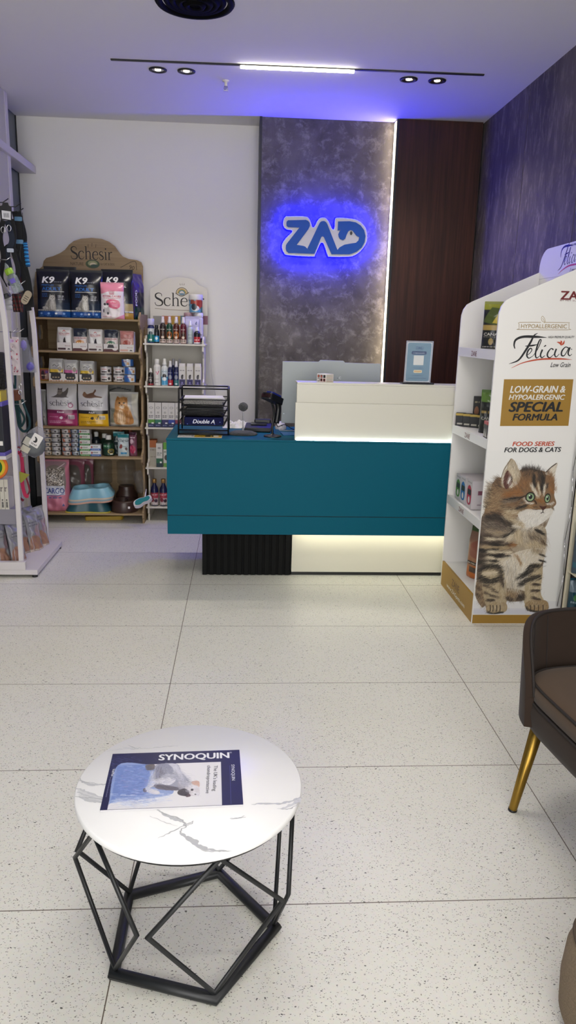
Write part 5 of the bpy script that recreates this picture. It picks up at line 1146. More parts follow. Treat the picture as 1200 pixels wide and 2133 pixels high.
for k, (p, w) in enumerate((([(-.02, .35), (-.04, .26), (-.03, .16), (-.05, .06), (-.03, 0)], .026), ([(.0, .35), (.02, .25), (-.01, .18), (.0, .08), (.0, .01)], .03), ([(.02, .36), (.03, .28), (.02, .2), (.04, .1), (.025, .0)], .026), ([(-.03, .2), (.0, .22), (.035, .19)], .024))): strap(a, p, w, .006, M_WEB if k != 1 else M_NAVY, T(0, 0, -.006 - k * .008))
a.build('webbing', t)
a = MB(FR)
for x, z in ((-.02, .3), (.012, .31)): a.tube([(x + .011 * math.cos(q), z + .016 * math.sin(q), .004) for q in np.linspace(0, 2 * PI, 16)[:-1]], .0022, M_CHROME, 6, closed=True)
a.build('metal_ring', t)
MB(FR).prism(rrect(-.005, .03, .185, .205, .004), .002, .009, mat('white_buckle', '#b9bfcc', .3)).build('buckle', t)
t = thing('dog_harness', 'long black and dark red dog harness hanging behind the barcode card', 'dog harness', (-1.245, 4.50, 1.46))
a = MB(FR)
for k, (p, w, m) in enumerate((([(-.02, .53), (.0, .42), (-.02, .3), (.01, .18), (.02, .06), (.03, 0)], .03, M_WEB), ([(.0, .53), (.025, .4), (.01, .3), (.035, .16), (.045, .02)], .026, M_WEB), ([(-.03, .4), (-.02, .28), (-.005, .2), (-.01, .1)], .018, M_RED))): strap(a, p, w, .006, m, T(0, 0, -k * .008))
a.build('webbing', t); a = MB(FR)
for z in (.48, .36): a.prism(rrect(-.02, .02, z, z + .022, .004), .002, .009, mat('blue_buckle', '#5f86a8', .3))
a.build('buckle', t)
t = thing('dog_lead', 'black webbing dog lead with its handle loop beside the rack edge', 'dog lead', (-1.33, 4.30, 1.55))
a = MB(FR); strap(a, [(0, .43), (-.025, .3), (-.02, .1), (.0, .0), (.02, .1), (.015, .3), (0, .43)], .018, .004, M_WEB); a.build('webbing', t); MB(FR).tube([(.008 * math.cos(q), .43 + .012 * math.sin(q), 0) for q in np.linspace(0, 2 * PI, 14)[:-1]], .002, M_CHROME, 6, closed=True).build('ring', t)
# striped blue rope toy
t = thing('rope_toy', 'bright blue striped rope toy hanging beside the black harness', 'dog toy', (-1.218, 4.50, 1.70))
a = MB(); c1, c2 = hx('#2f93d6', .7), hx('#0f4877', .8)
P = [np.array(p) for p in crom([(0, 0, .13), (.004, 0, .1), (.006, 0, .05), (.012, 0, 0)], 5)]
for k in range(len(P) - 1): a.tube([tuple(P[k]), tuple(P[k + 1] * .5 + P[k] * .5), tuple(P[k + 1])], [.010, .014, .010], c1 if k % 2 else c2, 10)
a.build('rope', t); MB().tube([(0, 0, .13), (-.004, 0, .2), (-.004, 0, .285)], .0015, M_WIRE, 6).build('cord', t)
# bottles
M_CLR = mat('clear_pvc', '#aab6b4', .1, alpha=.4)
def drink(label, loc, cap, tilt, s=1.):
    t = thing('drinking_bottle', label, 'pet bottle', loc); X = Rx(0) @ Ry(tilt)
    MB(X).lathe([(.026 * s, 0), (.029 * s, .004), (.029 * s, .085 * s), (.02 * s, .1 * s)], M_CLR, 20).build('bottle_body', t)
    cp = MB(X).lathe([(.021 * s, .1 * s), (.023 * s, .102 * s), (.023 * s, .128 * s), (.02 * s, .132 * s)], hx(cap, .35), 20).build('cap', t, label='coloured screw cap')
    MB(X).lathe([(.012 * s, .132 * s), (.010 * s, .15 * s), (.004, .165 * s)], M_CLR, 12).build('spout', cp)
    MB(X).prism(rrect(-.012, .016, .05 * s, .075 * s, .004), .0275 * s, .0295 * s, hx('#6f5fc0'), FR).build('sticker', t)
drink('clear pet bottle with a lime green cap, tilted on the rack', (-1.225, 4.36, 1.555), '#9ac43a', -.42)
drink('clear pet bottle with a bright blue cap below the black lead', (-1.312, 4.22, 1.52), '#3a86c8', -.1, .9)
t = thing('grooming_glove', 'long grey tapered grooming sleeve hanging at the frame post', 'grooming tool', (-1.262, 4.24, 1.525))
M_GREY = mat('mid_grey_rubber', '#6f6b6a', .6, bump=.3, bscale=120)
MB(Ry(-.38)).lathe([(.024, 0), (.026, .006), (.022, .07), (.014, .15), (.008, .19)], M_GREY, 18).build('sleeve', t); MB(Ry(-.38)).lathe([(.0265, -.006), (.0275, 0), (.0275, .01), (.026, .013)], M_BLACK, 18).build('cuff', t)
t = thing('bandage_roll', 'stack of white wrapped bandage rolls hanging below the blue-capped bottle', 'bandage', (-1.268, 4.30, 1.458))
for k in range(4): MB().lathe([(.017, k * .026), (.0195, k * .026 + .003), (.0195, k * .026 + .022), (.017, k * .026 + .025)], mat('bandage_white', '#aeaeae', .7, bump=.2), 18).build('roll', t)
t = thing('bandana', 'red and black checked pet bandana folded on a hook', 'bandana', (-1.262, 4.45, 1.45))
v = Art(8, 10, '#6b1a1c', 4)
for k in range(4): v.rect(k * 2.2, 0, k * 2.2 + 1.1, 10, '#17100f', .75)
for k in range(5): v.rect(0, k * 2.2, 8, k * 2.2 + 1.1, '#17100f', .7)
a = MB(FR); a.art(v, -.03, .03, 0, .1, PRINT, fn=lambda u, w: np.stack([(u - .5) * (.05 + .02 * w), w * .1, .006 + .006 * np.sin(u * 9 + w * 3)], -1)); a.box(-.026, .026, 0, .1, -.004, .0, mat('bandana_back', '#4a1416', .8)); a.build('cloth', t)
t = thing('kraft_tag', 'round-ended kraft paper product tag hanging in front of the bandana', 'tag', (-1.222, 4.42, 1.50))
a = MB(FR @ Rz(-.55)); a.prism(rrect(-.02, .02, -.005, .075, .019), 0, .002, mat('kraft_card', '#a89b84', .8))
for k in range(3): a.flat([(-.011, .014 + k * .012), (.012, .014 + k * .012), (.012, .018 + k * .012), (-.011, .018 + k * .012)], hx('#3b352c'), .0023)
a.build('card', t)
# polka dot bag and film
v = Art(9, 23, '#c9bcc0', 6); r = random.Random(12)
for k in range(34): v.ell(r.uniform(.4, 8.6), r.uniform(.6, 22.4), r.uniform(.2, .5), r.uniform(.3, .65), r.choice(['#9c2138', '#a32740', '#7d2a4a', '#b03850']), 1, r.uniform(-.6, .6))
v.rect(0, 0, 9, .5, '#e2dadc'); v.line([(3.2, 22), (3.4, 12), (3, .5)], .12, '#8d7078'); v.poly([(2.6, 19), (4.6, 16), (6.4, 14.2), (3, 15)], '#8f868a'); v.ell(5, 20.6, 1.4, 1, '#b7a0d4', .7)
def polka(label, loc, rz, s=1):
    t = thing('dotted_bag', label, 'bag', loc, rz); bag(MB(), .085 * s, .21, .022, v, seed=21, wr=.003, top=.05, side='#bcaeb2').build('pouch', t)
    MB().tube([(0, 0, .2), (0, -.004, .222), (0, .0, .24)], .002, M_WIRE, 6).build('hanger', t)
polka('white treat bag with dark red dots hanging between the arched frames', (-1.285, 4.36, 1.105), .1)
t = thing('toy_bag', 'clear film bag with a purple toy, hanging behind the dotted bag', 'dog toy', (-1.262, 4.56, 1.11))
a = MB(FR); a.flat([(-.05, 0), (.055, 0), (.01, .2), (-.03, .2)], mat('clear_film', '#b3b3bd', .06, alpha=.3), .014); a.flat([(-.05, 0), (.055, 0), (.01, .2), (-.03, .2)], MATS['clear_film'], -.01); a.build('film', t)
MB().lathe([(.004, .0), (.02, .012), (.024, .03), (.014, .05), (.002, .056)], mat('purple_rubber', '#5c55a8', .5, vary=.4, bscale=80), 16, M=T(.02, 0, .005)).build('toy', t); MB().lathe([(.004, 0), (.018, .02), (.016, .05), (.003, .06)], mat('lilac_rubber', '#8378c4', .5), 14, M=T(-.012, 0, .125)).build('toy', t)
# rope leash with leather ends
M_TEALR = mat('dark_teal_rope', '#173c40', .7, bump=.6, bscale=220); M_LEA = mat('brown_leather', '#6b3a22', .55, bump=.2)
t = thing('rope_leash', 'dark teal rope dog leash with brown leather ends and a steel clip', 'dog leash', (-1.29, 4.42, .78))
def rp(n): return [(x, y, z) for x, y, z in crom(n, 6)]
a = MB(FR)
a.tube(rp([(-.035, .33, 0), (-.022, .28, 0), (-.012, .245, 0)]), .0065, M_TEALR, 10); a.tube(rp([(.0, .33, .004), (-.001, .29, .004), (-.004, .245, .004)]), .0065, M_TEALR, 10)
a.tube(rp([(-.01, .185, 0), (.008, .14, .004), (.034, .09, .006), (.036, .06, .006), (.016, .03, .004), (.012, .06, 0), (.006, .12, -.004), (.002, .18, -.004)]), .0068, M_TEALR, 10)
a.tube(rp([(.028, .185, 0), (.045, .13, 0), (.064, .07, .002), (.06, .02, .004), (.03, .0, .006), (.004, .03, .002), (-.004, .1, -.004), (-.014, .18, -.006)]), .0075, M_TEALR, 10); a.build('rope', t)
a = MB(FR @ Rz(.06)); a.prism(rrect(-.032, -.006, .185, .245, .004), -.006, .009, M_LEA); a.build('leather_wrap', t, bevel=.003); a = MB(FR @ Rz(.14)); a.prism(rrect(.012, .048, .175, .235, .004), -.006, .008, M_LEA); a.build('leather_wrap', t, bevel=.003)
a = MB(FR); a.tube([(.024 + .008 * math.cos(q), .225 + .013 * math.sin(q), .012) for q in np.linspace(0, 2 * PI, 16)[:-1]], .0025, M_CHROME, 6, closed=True); a.tube(rp([(.022, .245, .01), (.02, .262, .01), (.03, .272, .01), (.034, .262, .01)]), .003, M_CHROME, 6); a.build('clip', t)
# collapsible bowl package
t = thing('collapsible_bowl', 'grey round collapsible bowl in a bag with a white tag, hung on the rack', 'pet bowl', (-1.175, 4.28, .72))
X = FR @ Rz(-.55) @ Matrix.Scale(1.2, 4)
MB(X).lathe([(.052, -.016), (.056, -.01), (.052, 0), (.042, .006), (.04, .01), (.03, .011), (.001, .011)], mat('grey_silicone', '#5f6366', .5), 36).build('bowl', t)
a = MB(X); a.prism(rrect(-.02, .026, .0, .062, .005), .014, .0155, M_PAPER); a.ribbon([(-.008, .046), (.002, .038), (.004, .026), (-.006, .022)], [.004, .009, .01, .004], hx('#151515'), .016); a.text('WAF', .003, .006, .014, hx('#151515'), None, .02, z=.016); a.build('white_tag', t, label='white tag with a black dog emblem')
a = MB(X); a.box(-.045, -.012, -.012, .026, .012, .0135, hx('#b9b6a8')); a.box(-.04, .0, -.046, -.016, .012, .0135, hx('#c3beac')); a.build('paper_label', t)
MB(X).prism([(-.05, .05), (-.03, .085), (.0, .09), (.03, .06), (.055, -.02), (.03, -.055), (-.0, -.06), (-.02, -.085), (-.035, -.055), (-.058, -.02)], -.02, -.018, mat('clear_film', '#b3b3bd', .06, alpha=.3)).build('film_bag', t)
# pink collar set
M_HOT = mat('hot_pink_webbing', '#c42a56', .6, bump=.2, bscale=300); M_CRI = mat('crimson_webbing', '#7a1a2e', .6)
t = thing('dog_harness', 'hot pink and crimson small dog harness low on the rack', 'dog harness', (-1.30, 4.47, .36))
a = MB(FR); strap(a, [(-.02, .29), (.0, .27), (.004, .2), (-.002, .1), (.01, .03), (.03, .02)], .02, .005, M_HOT); strap(a, [(.004, .25), (.012, .17), (.03, .09), (.034, .05), (.01, .01)], .009, .004, M_CRI, T(0, 0, -.008)); strap(a, [(-.045, .28), (-.05, .18), (-.03, .08), (-.035, .02), (-.005, -.01)], .014, .004, M_CRI, T(0, 0, -.014)); a.build('webbing', t)
MB(FR).tube([(-.012 + .013 * math.cos(q), .3 + .018 * math.sin(q), 0) for q in np.linspace(0, 2 * PI, 16)[:-1]], .004, M_CRI, 8, closed=True).build('loop', t)
MB(FR).prism([(-.02, .12), (-.02, .175), (.045, .155), (.01, .12), (-.005, .105)], .006, .012, mat('lime_fabric', '#a8a644', .8)).build('felt_flag', t, bevel=.003, label='lime triangular flag')
# boxes
t = thing('pet_carrier_box', 'large navy box with purple rims and a small white label on the rack', 'box', (-1.375, 4.2, .70))
MB().box(-.09, .085, -.06, .06, 0, .25, mat('navy_box', '#10131f', .5)).build('box_body', t, bevel=.004); MB().box(-.092, .087, -.062, .062, .25, .275, mat('purple_rim', '#5d52a4', .5)).build('rim', t, bevel=.003); MB().box(-.092, .087, -.062, .062, -.02, 0, MATS['purple_rim']).build('rim', t, bevel=.003)
MB(T(.06, -.0605, .05) @ FR).box(-.014, .018, -.012, .012, 0, .001, M_PAPER).build('price_label', t)
v = Art(16, 6, '#c9b63a', 4); v.poly([(8, 1), (12, 4), (14, 1)], '#3a3620'); v.tiny(2, 9, 4, .8, '#6b6020')
small_box('treat_box', 'box', 'flat yellow box lying on top of the navy box', (-1.375, 4.2, .9755), .16, .1, .055, v, top='#c0ae3a')
t = thing('wire_basket', 'dark folded wire basket above the yellow box', 'basket', (-1.36, 4.21, 1.035))
a = MB(FR)
for k in range(9): a.tube([(-.07 + k * .017, 0, 0), (-.05 + k * .017, .13, 0)], .0018, M_WIRE, 5); a.tube([(-.08, k * .016, .002), (.075, k * .016 + .02, .002)], .0018, M_WIRE, 5)
a.build('wire', t); MB().box(-.07, .07, .012, .05, 0, .2, mat('charcoal_fabric', '#2b2a2d', .9, bump=.3)).build('fabric_body', t, bevel=.01)
t = thing('flying_disc', 'green, yellow and orange soft flying disc hung at the rack edge', 'dog toy', (-1.362, 4.18, .615))
X = FR @ Rz(.2)
MB(X).lathe([(.07, 0), (.074, .004), (.068, .01), (.001, .014)], mat('orange_foam', '#d9702a', .7), 36).build('disc', t); MB(X).lathe([(.06, .011), (.056, .017), (.001, .019)], mat('yellow_foam', '#d6b92c', .7), 36).build('middle_ring', t); MB(X).lathe([(.046, .018), (.043, .024), (.001, .026)], mat('green_foam', '#1f6b2a', .8, bump=.4, bscale=200), 32).build('centre', t)
bk = Art(2, 17, '#c6c2b6', 6); bk.text('dog', 1, 11.5, 1.7, '#3a2f33', .03, rot=PI / 2); bk.rect(.5, 1, 1.5, 4.4, '#24242a'); bk.ell(1, 5.4, .4, .4, '#24242a')
for k in range(5): bk.rect(.5, 1.2 + k * .7, 1.5, 1.4 + k * .7, '#b9b5aa')
for k, x in enumerate((-1.355, -1.332, -1.309)):
    small_box('slim_box', 'box', ('slim white box with black print at the rack edge, first of three', 'slim white box with black print, the middle of three', 'slim white box with black print nearest the white post, third of three')[k], (x - .006, 4.25, .365), .021, .1, .172, bk, top='#c6c2b6')
MB(T(-1.36 - RX, 4.27 - RY, .345)).box(-.115, .085, -.06, .06, 0, .0195, mat('grey_ledge', '#8b8892', .5)).box(-.115, .085, -.06, -.056, -.07, .0, MATS['grey_ledge']).build('ledge', rack, label='grey ledge with a deep front lip')
MB(T(-1.375 - RX, 4.2 - RY, .66)).box(-.1, .09, -.062, .062, 0, .0195, M_RACK).build('ledge', rack)
# grey pouches on the base
pv = Art(12, 20, '#86868c', 4); pv.blob([(1, .5), (1, 7), (5, 8.6), (9, 6), (11, 2), (10, .5)], '#9a7460'); pv.blob([(6, 8), (8, 13), (11, 14), (11, 8)], '#96707a', .6); pv.line([(3, 19), (2.4, 12), (2, 1)], .35, '#b8b6bc'); pv.poly([(0, 0), (12, 0), (12, .9), (0, 1.4)], '#c7b9ac'); pv.tiny(2, 9, 15, .6, '#565660'); pv.tiny(2, 9, 13.5, .5, '#565660'); pv.line([(10, 19), (9, 10), (10, 2)], .5, '#a3a3aa', .7)
spots = [(-1.405, 4.16, .5, .215), (-1.345, 4.18, .55, .235), (-1.277, 4.235, .5, .225), (-1.375, 4.30, .5, .23), (-1.315, 4.33, .45, .23), (-1.285, 4.42, .55, .235), (-1.24, 4.47, .5, .23), (-1.33, 4.5, .4, .24), (-1.225, 4.565, .5, .245), (-1.3, 4.59, .45, .235)]
pl = ['grey treat pouch at the rack edge, nearest the front rail', 'grey treat pouch just left of the white front post', 'grey treat pouch standing against the white front post', 'grey treat pouch in the second row, at the rack edge', 'grey treat pouch in the second row, behind the front post', 'grey treat pouch standing free in the middle of the rack base', 'grey treat pouch with warm brown base, right of the rack middle', 'grey treat pouch leaning against the rack back, in shade', 'tallest grey treat pouch beside the rear white post', 'grey treat pouch at the far back corner of the rack base']
for k, (x, y, rz, h) in enumerate(spots):
    put('treat_pouch', 'treats', pl[k], (x, y, .0455), .115, h, .035, pv, rz + .62, side='#8a888e', seed=30 + k, top=.07, wr=.006, lean=.17, narrow=.1, group='grey pouches on the rack base')
# ================================================================= WHITE DISPLAY STAND WITH THE KITTEN
DX, DY = 1.37, 3.71
M_DW = mat('display_white', '#e4e2df', .5); M_GOLD = mat('gold_print', '#9a762c', .5)
t = thing('display_stand', 'tall white pet food display stand with a big kitten photo on its side', 'display stand', (DX, DY, 0))
def side_poly():
    o = [(1.149, 0), (1.592, 0), (1.592, 1.735)]
    o += [(1.2, 1.558), (1.175, 1.543), (1.158, 1.518), (1.150, 1.488), (1.149, 1.46)]
    return [(x - DX, z) for x, z in o]
fe = hom(((900, 500), (1200, 500), (1200, 900), (900, 900)), ((.8223, 1.7874), (1.4652, 1.8077), (1.5664, .9596), (.8824, .948)))
f2 = hom(((900, 880), (1200, 880), (1200, 1310), (900, 1310)), ((.8792, .9924), (1.561, 1.0046), (1.6842, -.0278), (.9523, -.028)))
fc = hom(((1000, 940), (1170, 940), (1170, 1290), (1000, 1290)), ((1.1165, .8618), (1.5076, .8679), (1.6043, .0234), (1.1898, .023)))
def F1(p): q = fe((900 + p[0] / 4, 500 + p[1] / 4)); return (q[0] - DX, q[1])
def F2(p): q = f2((900 + p[0] / 4, 880 + p[1] / 4)); return (q[0] - DX, q[1])
CX0, CX1, CZ0, CZ1 = 1.152, 1.585, .05, .865
U = 1000.
def FC(p): q = fc((1000 + p[0] / 6.094, 940 + p[1] / 6.094)); return ((q[0] - CX0) * U, (q[1] - CZ0) * U)
def kitten():
    v = Art((CX1 - CX0) * U, (CZ1 - CZ0) * U, '#e2e1de', .72)
    S = lambda L: [FC(p) for p in L]
    W = lambda p: FC(p)
    B = lambda L, c, al=1.: v.blob(S(L), c, al)
    # floor shade printed in the picture
    v.rect(0, 0, v.w, W((0, 1990))[1], '#c9c9d2'); v.rect(0, W((0, 2010))[1], v.w, W((0, 1900))[1], '#d3d2d6', .6)
    body = [(270, 330), (230, 330), (180, 380), (150, 430), (180, 470), (130, 540), (100, 640), (80, 740), (40, 800), (0, 890), (-40, 1000), (-60, 1300), (-40, 1600), (-60, 1800), (-30, 1900), (30, 1980), (70, 1960), (90, 2040), (180, 2060), (300, 2040), (345, 2000), (320, 1900), (560, 1890), (580, 1960), (600, 2010), (760, 2040), (860, 2010), (870, 1950), (800, 1880), (770, 1760), (790, 1600), (800, 1450), (820, 1330), (830, 1150), (820, 1000), (850, 930), (890, 830), (930, 740), (940, 640), (940, 540), (950, 440), (920, 330), (860, 260), (800, 260), (700, 235), (600, 215), (520, 230), (420, 300)]
    B(body, '#7d6b58')
    def FH(p): q = fc((1000 + p[0] / 6.094, 940 + p[1] / 6.094)); return (q[0] - CX0) * U, (q[1] - CZ0) * U
    def hair(path, w, ang, ln, cols, n, jit=.28): hairs(v, FH, path, w, ang, ln, cols, int(n * 1.05), jit)
    DK = ('#1e1b19', '#2b2522', '#14120f'); DB = ('#3b3029', '#2b231e', '#4d4035'); BR = ('#6e5138', '#57402e', '#876747'); OR = ('#8d5e33', '#a06c39', '#74492a'); TN = ('#a8926f', '#8f7a5c', '#bba684'); LT = ('#cdbfa6', '#d9cdb6', '#b9a88b'); WH = ('#dedad2', '#d2cabd', '#e6e3dc'); GR = ('#8c8072', '#756a5f', '#a39686')
    # under-colours
    B([(0, 860), (150, 780), (330, 820), (480, 940), (420, 1160), (260, 1300), (240, 1480), (-60, 1500), (-60, 1000)], '#64564a'); B([(330, 960), (560, 940), (820, 960), (830, 1200), (700, 1280), (420, 1260)], '#a3947f'); B([(240, 1400), (520, 1260), (820, 1240), (780, 1420), (640, 1480), (560, 1640), (600, 1800), (520, 1860), (380, 1840), (300, 1600)], '#cdc2b0'); B([(320, 1740), (580, 1780), (560, 1890), (340, 1890)], '#6d5c48')
    B([(30, 1500), (290, 1500), (330, 1950), (90, 1980)], '#ab9a7c'); B([(590, 1480), (790, 1450), (770, 1780), (800, 1900), (580, 1940), (570, 1800)], '#b3a283'); B([(85, 1970), (180, 1915), (320, 1920), (348, 1990), (310, 2040), (180, 2062), (92, 2040)], '#a08c6c'); B([(578, 1925), (700, 1880), (840, 1895), (872, 1970), (820, 2030), (680, 2035), (590, 1995)], '#9c8360')
    B([(270, 330), (160, 420), (110, 600), (60, 790), (200, 800), (420, 850), (560, 800), (940, 700), (945, 560), (925, 380), (860, 270), (640, 220), (520, 250)], '#7d6146'); B([(480, 800), (600, 730), (760, 740), (925, 725), (880, 840), (700, 960), (590, 945)], '#d6d0c6')
    # ears
    B([(270, 360), (300, 230), (370, 120), (400, 88), (450, 130), (490, 220), (525, 300), (470, 430), (360, 460), (280, 450)], '#a99a82'); B([(305, 330), (350, 240), (395, 290), (415, 370), (385, 440), (335, 480), (300, 420)], '#55322a'); B([(830, 280), (900, 195), (985, 145), (965, 240), (940, 340), (890, 310)], '#c3b9aa')
    hair([(400, 120), (450, 200), (490, 290)], 60, 100, 70, LT + GR, 260); hair([(380, 180), (420, 260), (440, 340)], 50, 110, 60, LT, 200); hair([(395, 300), (410, 380)], 16, 95, 40, DB, 60); hair([(350, 420), (385, 350)], 26, -70, 60, WH, 90); hair([(380, 450), (450, 430)], 40, -50, 60, WH, 140); hair([(285, 420), (290, 300), (340, 180)], 16, -60, 45, WH, 110); hair([(930, 230), (900, 320)], 40, -60, 70, LT + WH, 160); hair([(860, 270), (900, 330), (930, 420)], 40, -80, 60, BR, 200)
    # mane behind the cheek
    hair([(240, 350), (260, 470)], 60, 200, 70, BR + DB, 260); hair([(180, 420), (150, 560), (110, 700)], 70, 195, 90, BR + DB + TN, 520, .4); hair([(250, 500), (200, 640), (150, 780)], 90, 170, 80, BR + TN, 600); hair([(160, 450), (130, 600), (90, 740)], 30, 205, 90, DK + TN, 140, .4); hair([(300, 600), (260, 720)], 80, 165, 70, TN + BR, 320)
    # forehead and crown
    hair([(430, 500), (540, 460), (620, 380)], 110, -110, 60, BR + OR, 620); hair([(340, 560), (450, 530), (560, 520)], 60, 170, 70, OR, 380); hair([(540, 320), (640, 330)], 80, -100, 55, BR, 340); hair([(530, 250), (620, 232), (700, 245), (780, 275)], 46, -80, 55, DK + DB, 480); hair([(560, 300), (680, 290)], 40, -85, 45, DB + BR, 200); hair([(880, 340), (915, 440), (930, 520)], 60, -70, 50, BR + OR, 340)
    hair([(690, 320), (685, 400), (698, 475)], 34, -88, 60, DK, 260, .14); hair([(800, 310), (795, 420), (785, 530)], 44, -88, 70, DK, 380, .14); hair([(745, 300), (750, 380)], 30, -88, 50, DB, 120, .14); hair([(855, 420), (840, 490)], 20, -80, 40, DB, 90, .14)
    hair([(655, 440), (690, 500), (745, 600)], 28, -105, 55, LT + WH, 280, .15); hair([(740, 430), (768, 570)], 18, -92, 55, LT, 130, .12); hair([(822, 440), (806, 580)], 22, -82, 50, LT + WH, 150, .12); hair([(880, 480), (925, 540)], 24, -60, 40, OR, 100)
    # cheeks, muzzle
    hair([(320, 640), (450, 610), (580, 640)], 46, 172, 80, DB + GR, 420, .18); hair([(300, 700), (440, 740), (600, 700)], 50, 168, 80, DB + TN, 420, .2); hair([(340, 770), (500, 770)], 50, 165, 70, TN + LT, 280); hair([(470, 660), (590, 600), (610, 660)], 30, 170, 60, BR, 160); hair([(480, 720), (620, 680)], 24, 170, 60, DK, 130, .15); hair([(330, 610), (560, 575)], 14, 172, 60, DK, 120, .12)
    hair([(700, 620), (780, 630), (840, 650)], 46, -150, 34, OR, 260); hair([(625, 710), (700, 700)], 40, 175, 40, TN + OR, 160); hair([(500, 840), (600, 880), (720, 860), (830, 800), (890, 760)], 90, 120, 70, WH, 900, .4); hair([(560, 930), (680, 930)], 50, 95, 80, WH, 360); hair([(600, 780), (760, 780)], 40, 110, 40, WH, 260); hair([(570, 590), (620, 650), (690, 655)], 18, 160, 36, WH, 160, .2); hair([(838, 650), (890, 665), (930, 630)], 18, 40, 34, WH, 120, .2); hair([(900, 690), (930, 720)], 26, 60, 36, DB + TN, 90)
    # neck, shoulder, flank
    hair([(60, 830), (180, 820), (300, 880), (400, 940)], 80, 20, 90, DK + DB, 760, .2); hair([(30, 900), (180, 940), (330, 990)], 70, 22, 90, DB + GR, 560, .2); hair([(60, 1000), (200, 1040), (300, 1030)], 50, 10, 90, GR + TN, 380, .2); hair([(280, 800), (420, 870), (520, 930)], 50, 30, 90, LT + TN, 420, .25); hair([(480, 960), (400, 1040), (260, 1110)], 36, 150, 90, DK, 300, .16); hair([(440, 930), (520, 950)], 30, 150, 70, WH + LT, 140)
    hair([(430, 1040), (360, 1110)], 40, 135, 80, LT, 220, .2); hair([(620, 980), (740, 970), (820, 960)], 40, 120, 80, LT + GR, 300); hair([(690, 985), (800, 1040)], 22, 30, 70, DK, 150, .15); hair([(620, 1050), (720, 1080), (810, 1130)], 70, 60, 80, GR + TN + DB, 480); hair([(480, 990), (500, 1130)], 60, 85, 90, LT + TN, 360, .2); hair([(570, 1000), (590, 1140)], 50, 80, 80, GR + LT, 280, .2); hair([(560, 1180), (720, 1160), (820, 1180)], 60, 70, 90, LT + TN, 420); hair([(780, 1130), (825, 1170)], 26, 60, 50, BR + DB, 90)
    for y, x0, x1, c, w in ((1075, -40, 160, DB, 40), (1110, 120, 330, LT, 30), (1150, -40, 300, DB, 34), (1185, 180, 420, DK, 26), (1215, 60, 400, TN, 34), (1250, -40, 260, DK, 34), (1275, 140, 430, LT, 34), (1315, -40, 280, DB, 34), (1330, 160, 400, DK, 18), (1355, 120, 420, LT, 30), (1395, -40, 240, DK, 36), (1420, 120, 320, LT, 34), (1180, 420, 480, OR, 30)):
        hair([(x0, y - 14), ((x0 + x1) / 2, y + 10), (x1, y - 6)], w, 168, 100, c, (x1 - x0) * 1.25, .15)
    hair([(240, 1320), (330, 1300)], 26, 160, 90, DK, 120, .14)
    # chest and belly
    hair([(330, 1420), (480, 1340), (650, 1290), (790, 1290)], 90, 110, 110, LT + WH, 900, .4); hair([(400, 1450), (420, 1620), (440, 1760)], 150, 92, 120, LT + WH + GR, 1000, .25); hair([(560, 1380), (560, 1560)], 110, 95, 110, WH + LT, 640, .25); hair([(440, 1300), (500, 1370), (520, 1430)], 26, 70, 60, OR + TN, 120); hair([(740, 1295), (805, 1325)], 14, 20, 50, DK, 80, .12); hair([(735, 1375), (805, 1395)], 14, 15, 50, DK, 80, .12); hair([(660, 1240), (800, 1250)], 40, 80, 70, TN + GR, 240)
    hair([(340, 1780), (420, 1800), (480, 1800)], 70, 95, 60, TN + BR, 340); hair([(330, 1850), (420, 1870)], 40, 95, 40, DB, 180); hair([(480, 1850), (560, 1830)], 50, 95, 50, DK + DB, 280)
    # forelegs
    hair([(130, 1520), (200, 1700), (220, 1900)], 130, 100, 60, TN + LT, 900); hair([(700, 1520), (690, 1700), (690, 1880)], 110, 95, 60, TN + LT, 900); hair([(20, 1490), (130, 1445), (250, 1455), (300, 1540)], 46, 150, 80, DK, 480, .16); hair([(20, 1560), (80, 1630), (200, 1640), (300, 1580)], 56, 165, 80, DK, 560, .16); hair([(80, 1545), (240, 1530)], 26, 165, 90, LT, 200, .14); hair([(270, 1560), (300, 1700)], 30, 100, 60, DB, 160)
    hair([(600, 1540), (660, 1450), (790, 1440)], 42, 140, 60, DK, 380, .2); hair([(500, 1600), (600, 1550), (690, 1490)], 44, 150, 60, DK, 380, .2); hair([(530, 1690), (620, 1620), (790, 1580)], 46, 155, 70, DK, 440, .18)
    for p in ([(60, 1690), (150, 1730), (240, 1790)], [(70, 1780), (150, 1820), (250, 1850)], [(110, 1880), (200, 1890)], [(690, 1680), (775, 1690)], [(680, 1760), (775, 1765)], [(690, 1850), (790, 1880)], [(-40, 1700), (30, 1760)], [(-20, 1800), (40, 1860)]): hair(p, 20, 170, 60, DB, 130, .15)
    hair([(-40, 1650), (20, 1800), (40, 1940)], 60, 110, 60, TN + BR, 300); hair([(110, 2000), (200, 1960), (320, 1980)], 60, 95, 40, TN + LT, 400); hair([(610, 1960), (720, 1930), (850, 1960)], 70, 95, 40, TN + BR + LT, 460); hair([(100, 2030), (180, 2055), (310, 2035)], 16, 170, 50, DK, 150, .1); hair([(600, 2005), (700, 2032), (840, 2015)], 14, 5, 50, DK, 150, .1)
    hair([(590, 1960), (610, 2000)], 26, 95, 30, DK, 60)
    # face details
    for cx, cy, rx, ry in ((640, 578, 52, 58), (858, 595, 32, 56)):
        e = W((cx, cy)); k = U / 6.094 / 430.
        kx = abs(W((cx + 1, cy))[0] - e[0]); 
        v.ell(e[0], e[1], rx * kx * 1.22, ry * kx * 1.12, '#1d1815'); v.ell(e[0], e[1] - 1, rx * kx * .92, ry * kx * .86, '#7f9a72'); v.ell(e[0], e[1] - 6, rx * kx * .8, ry * kx * .5, '#a9bb93', .7); v.ell(e[0] + 1, e[1], rx * kx * .46, ry * kx * .5, '#14181a'); v.ell(e[0] - rx * kx * .2, e[1] + ry * kx * .3, 3.4, 3.4, '#e8ece8')
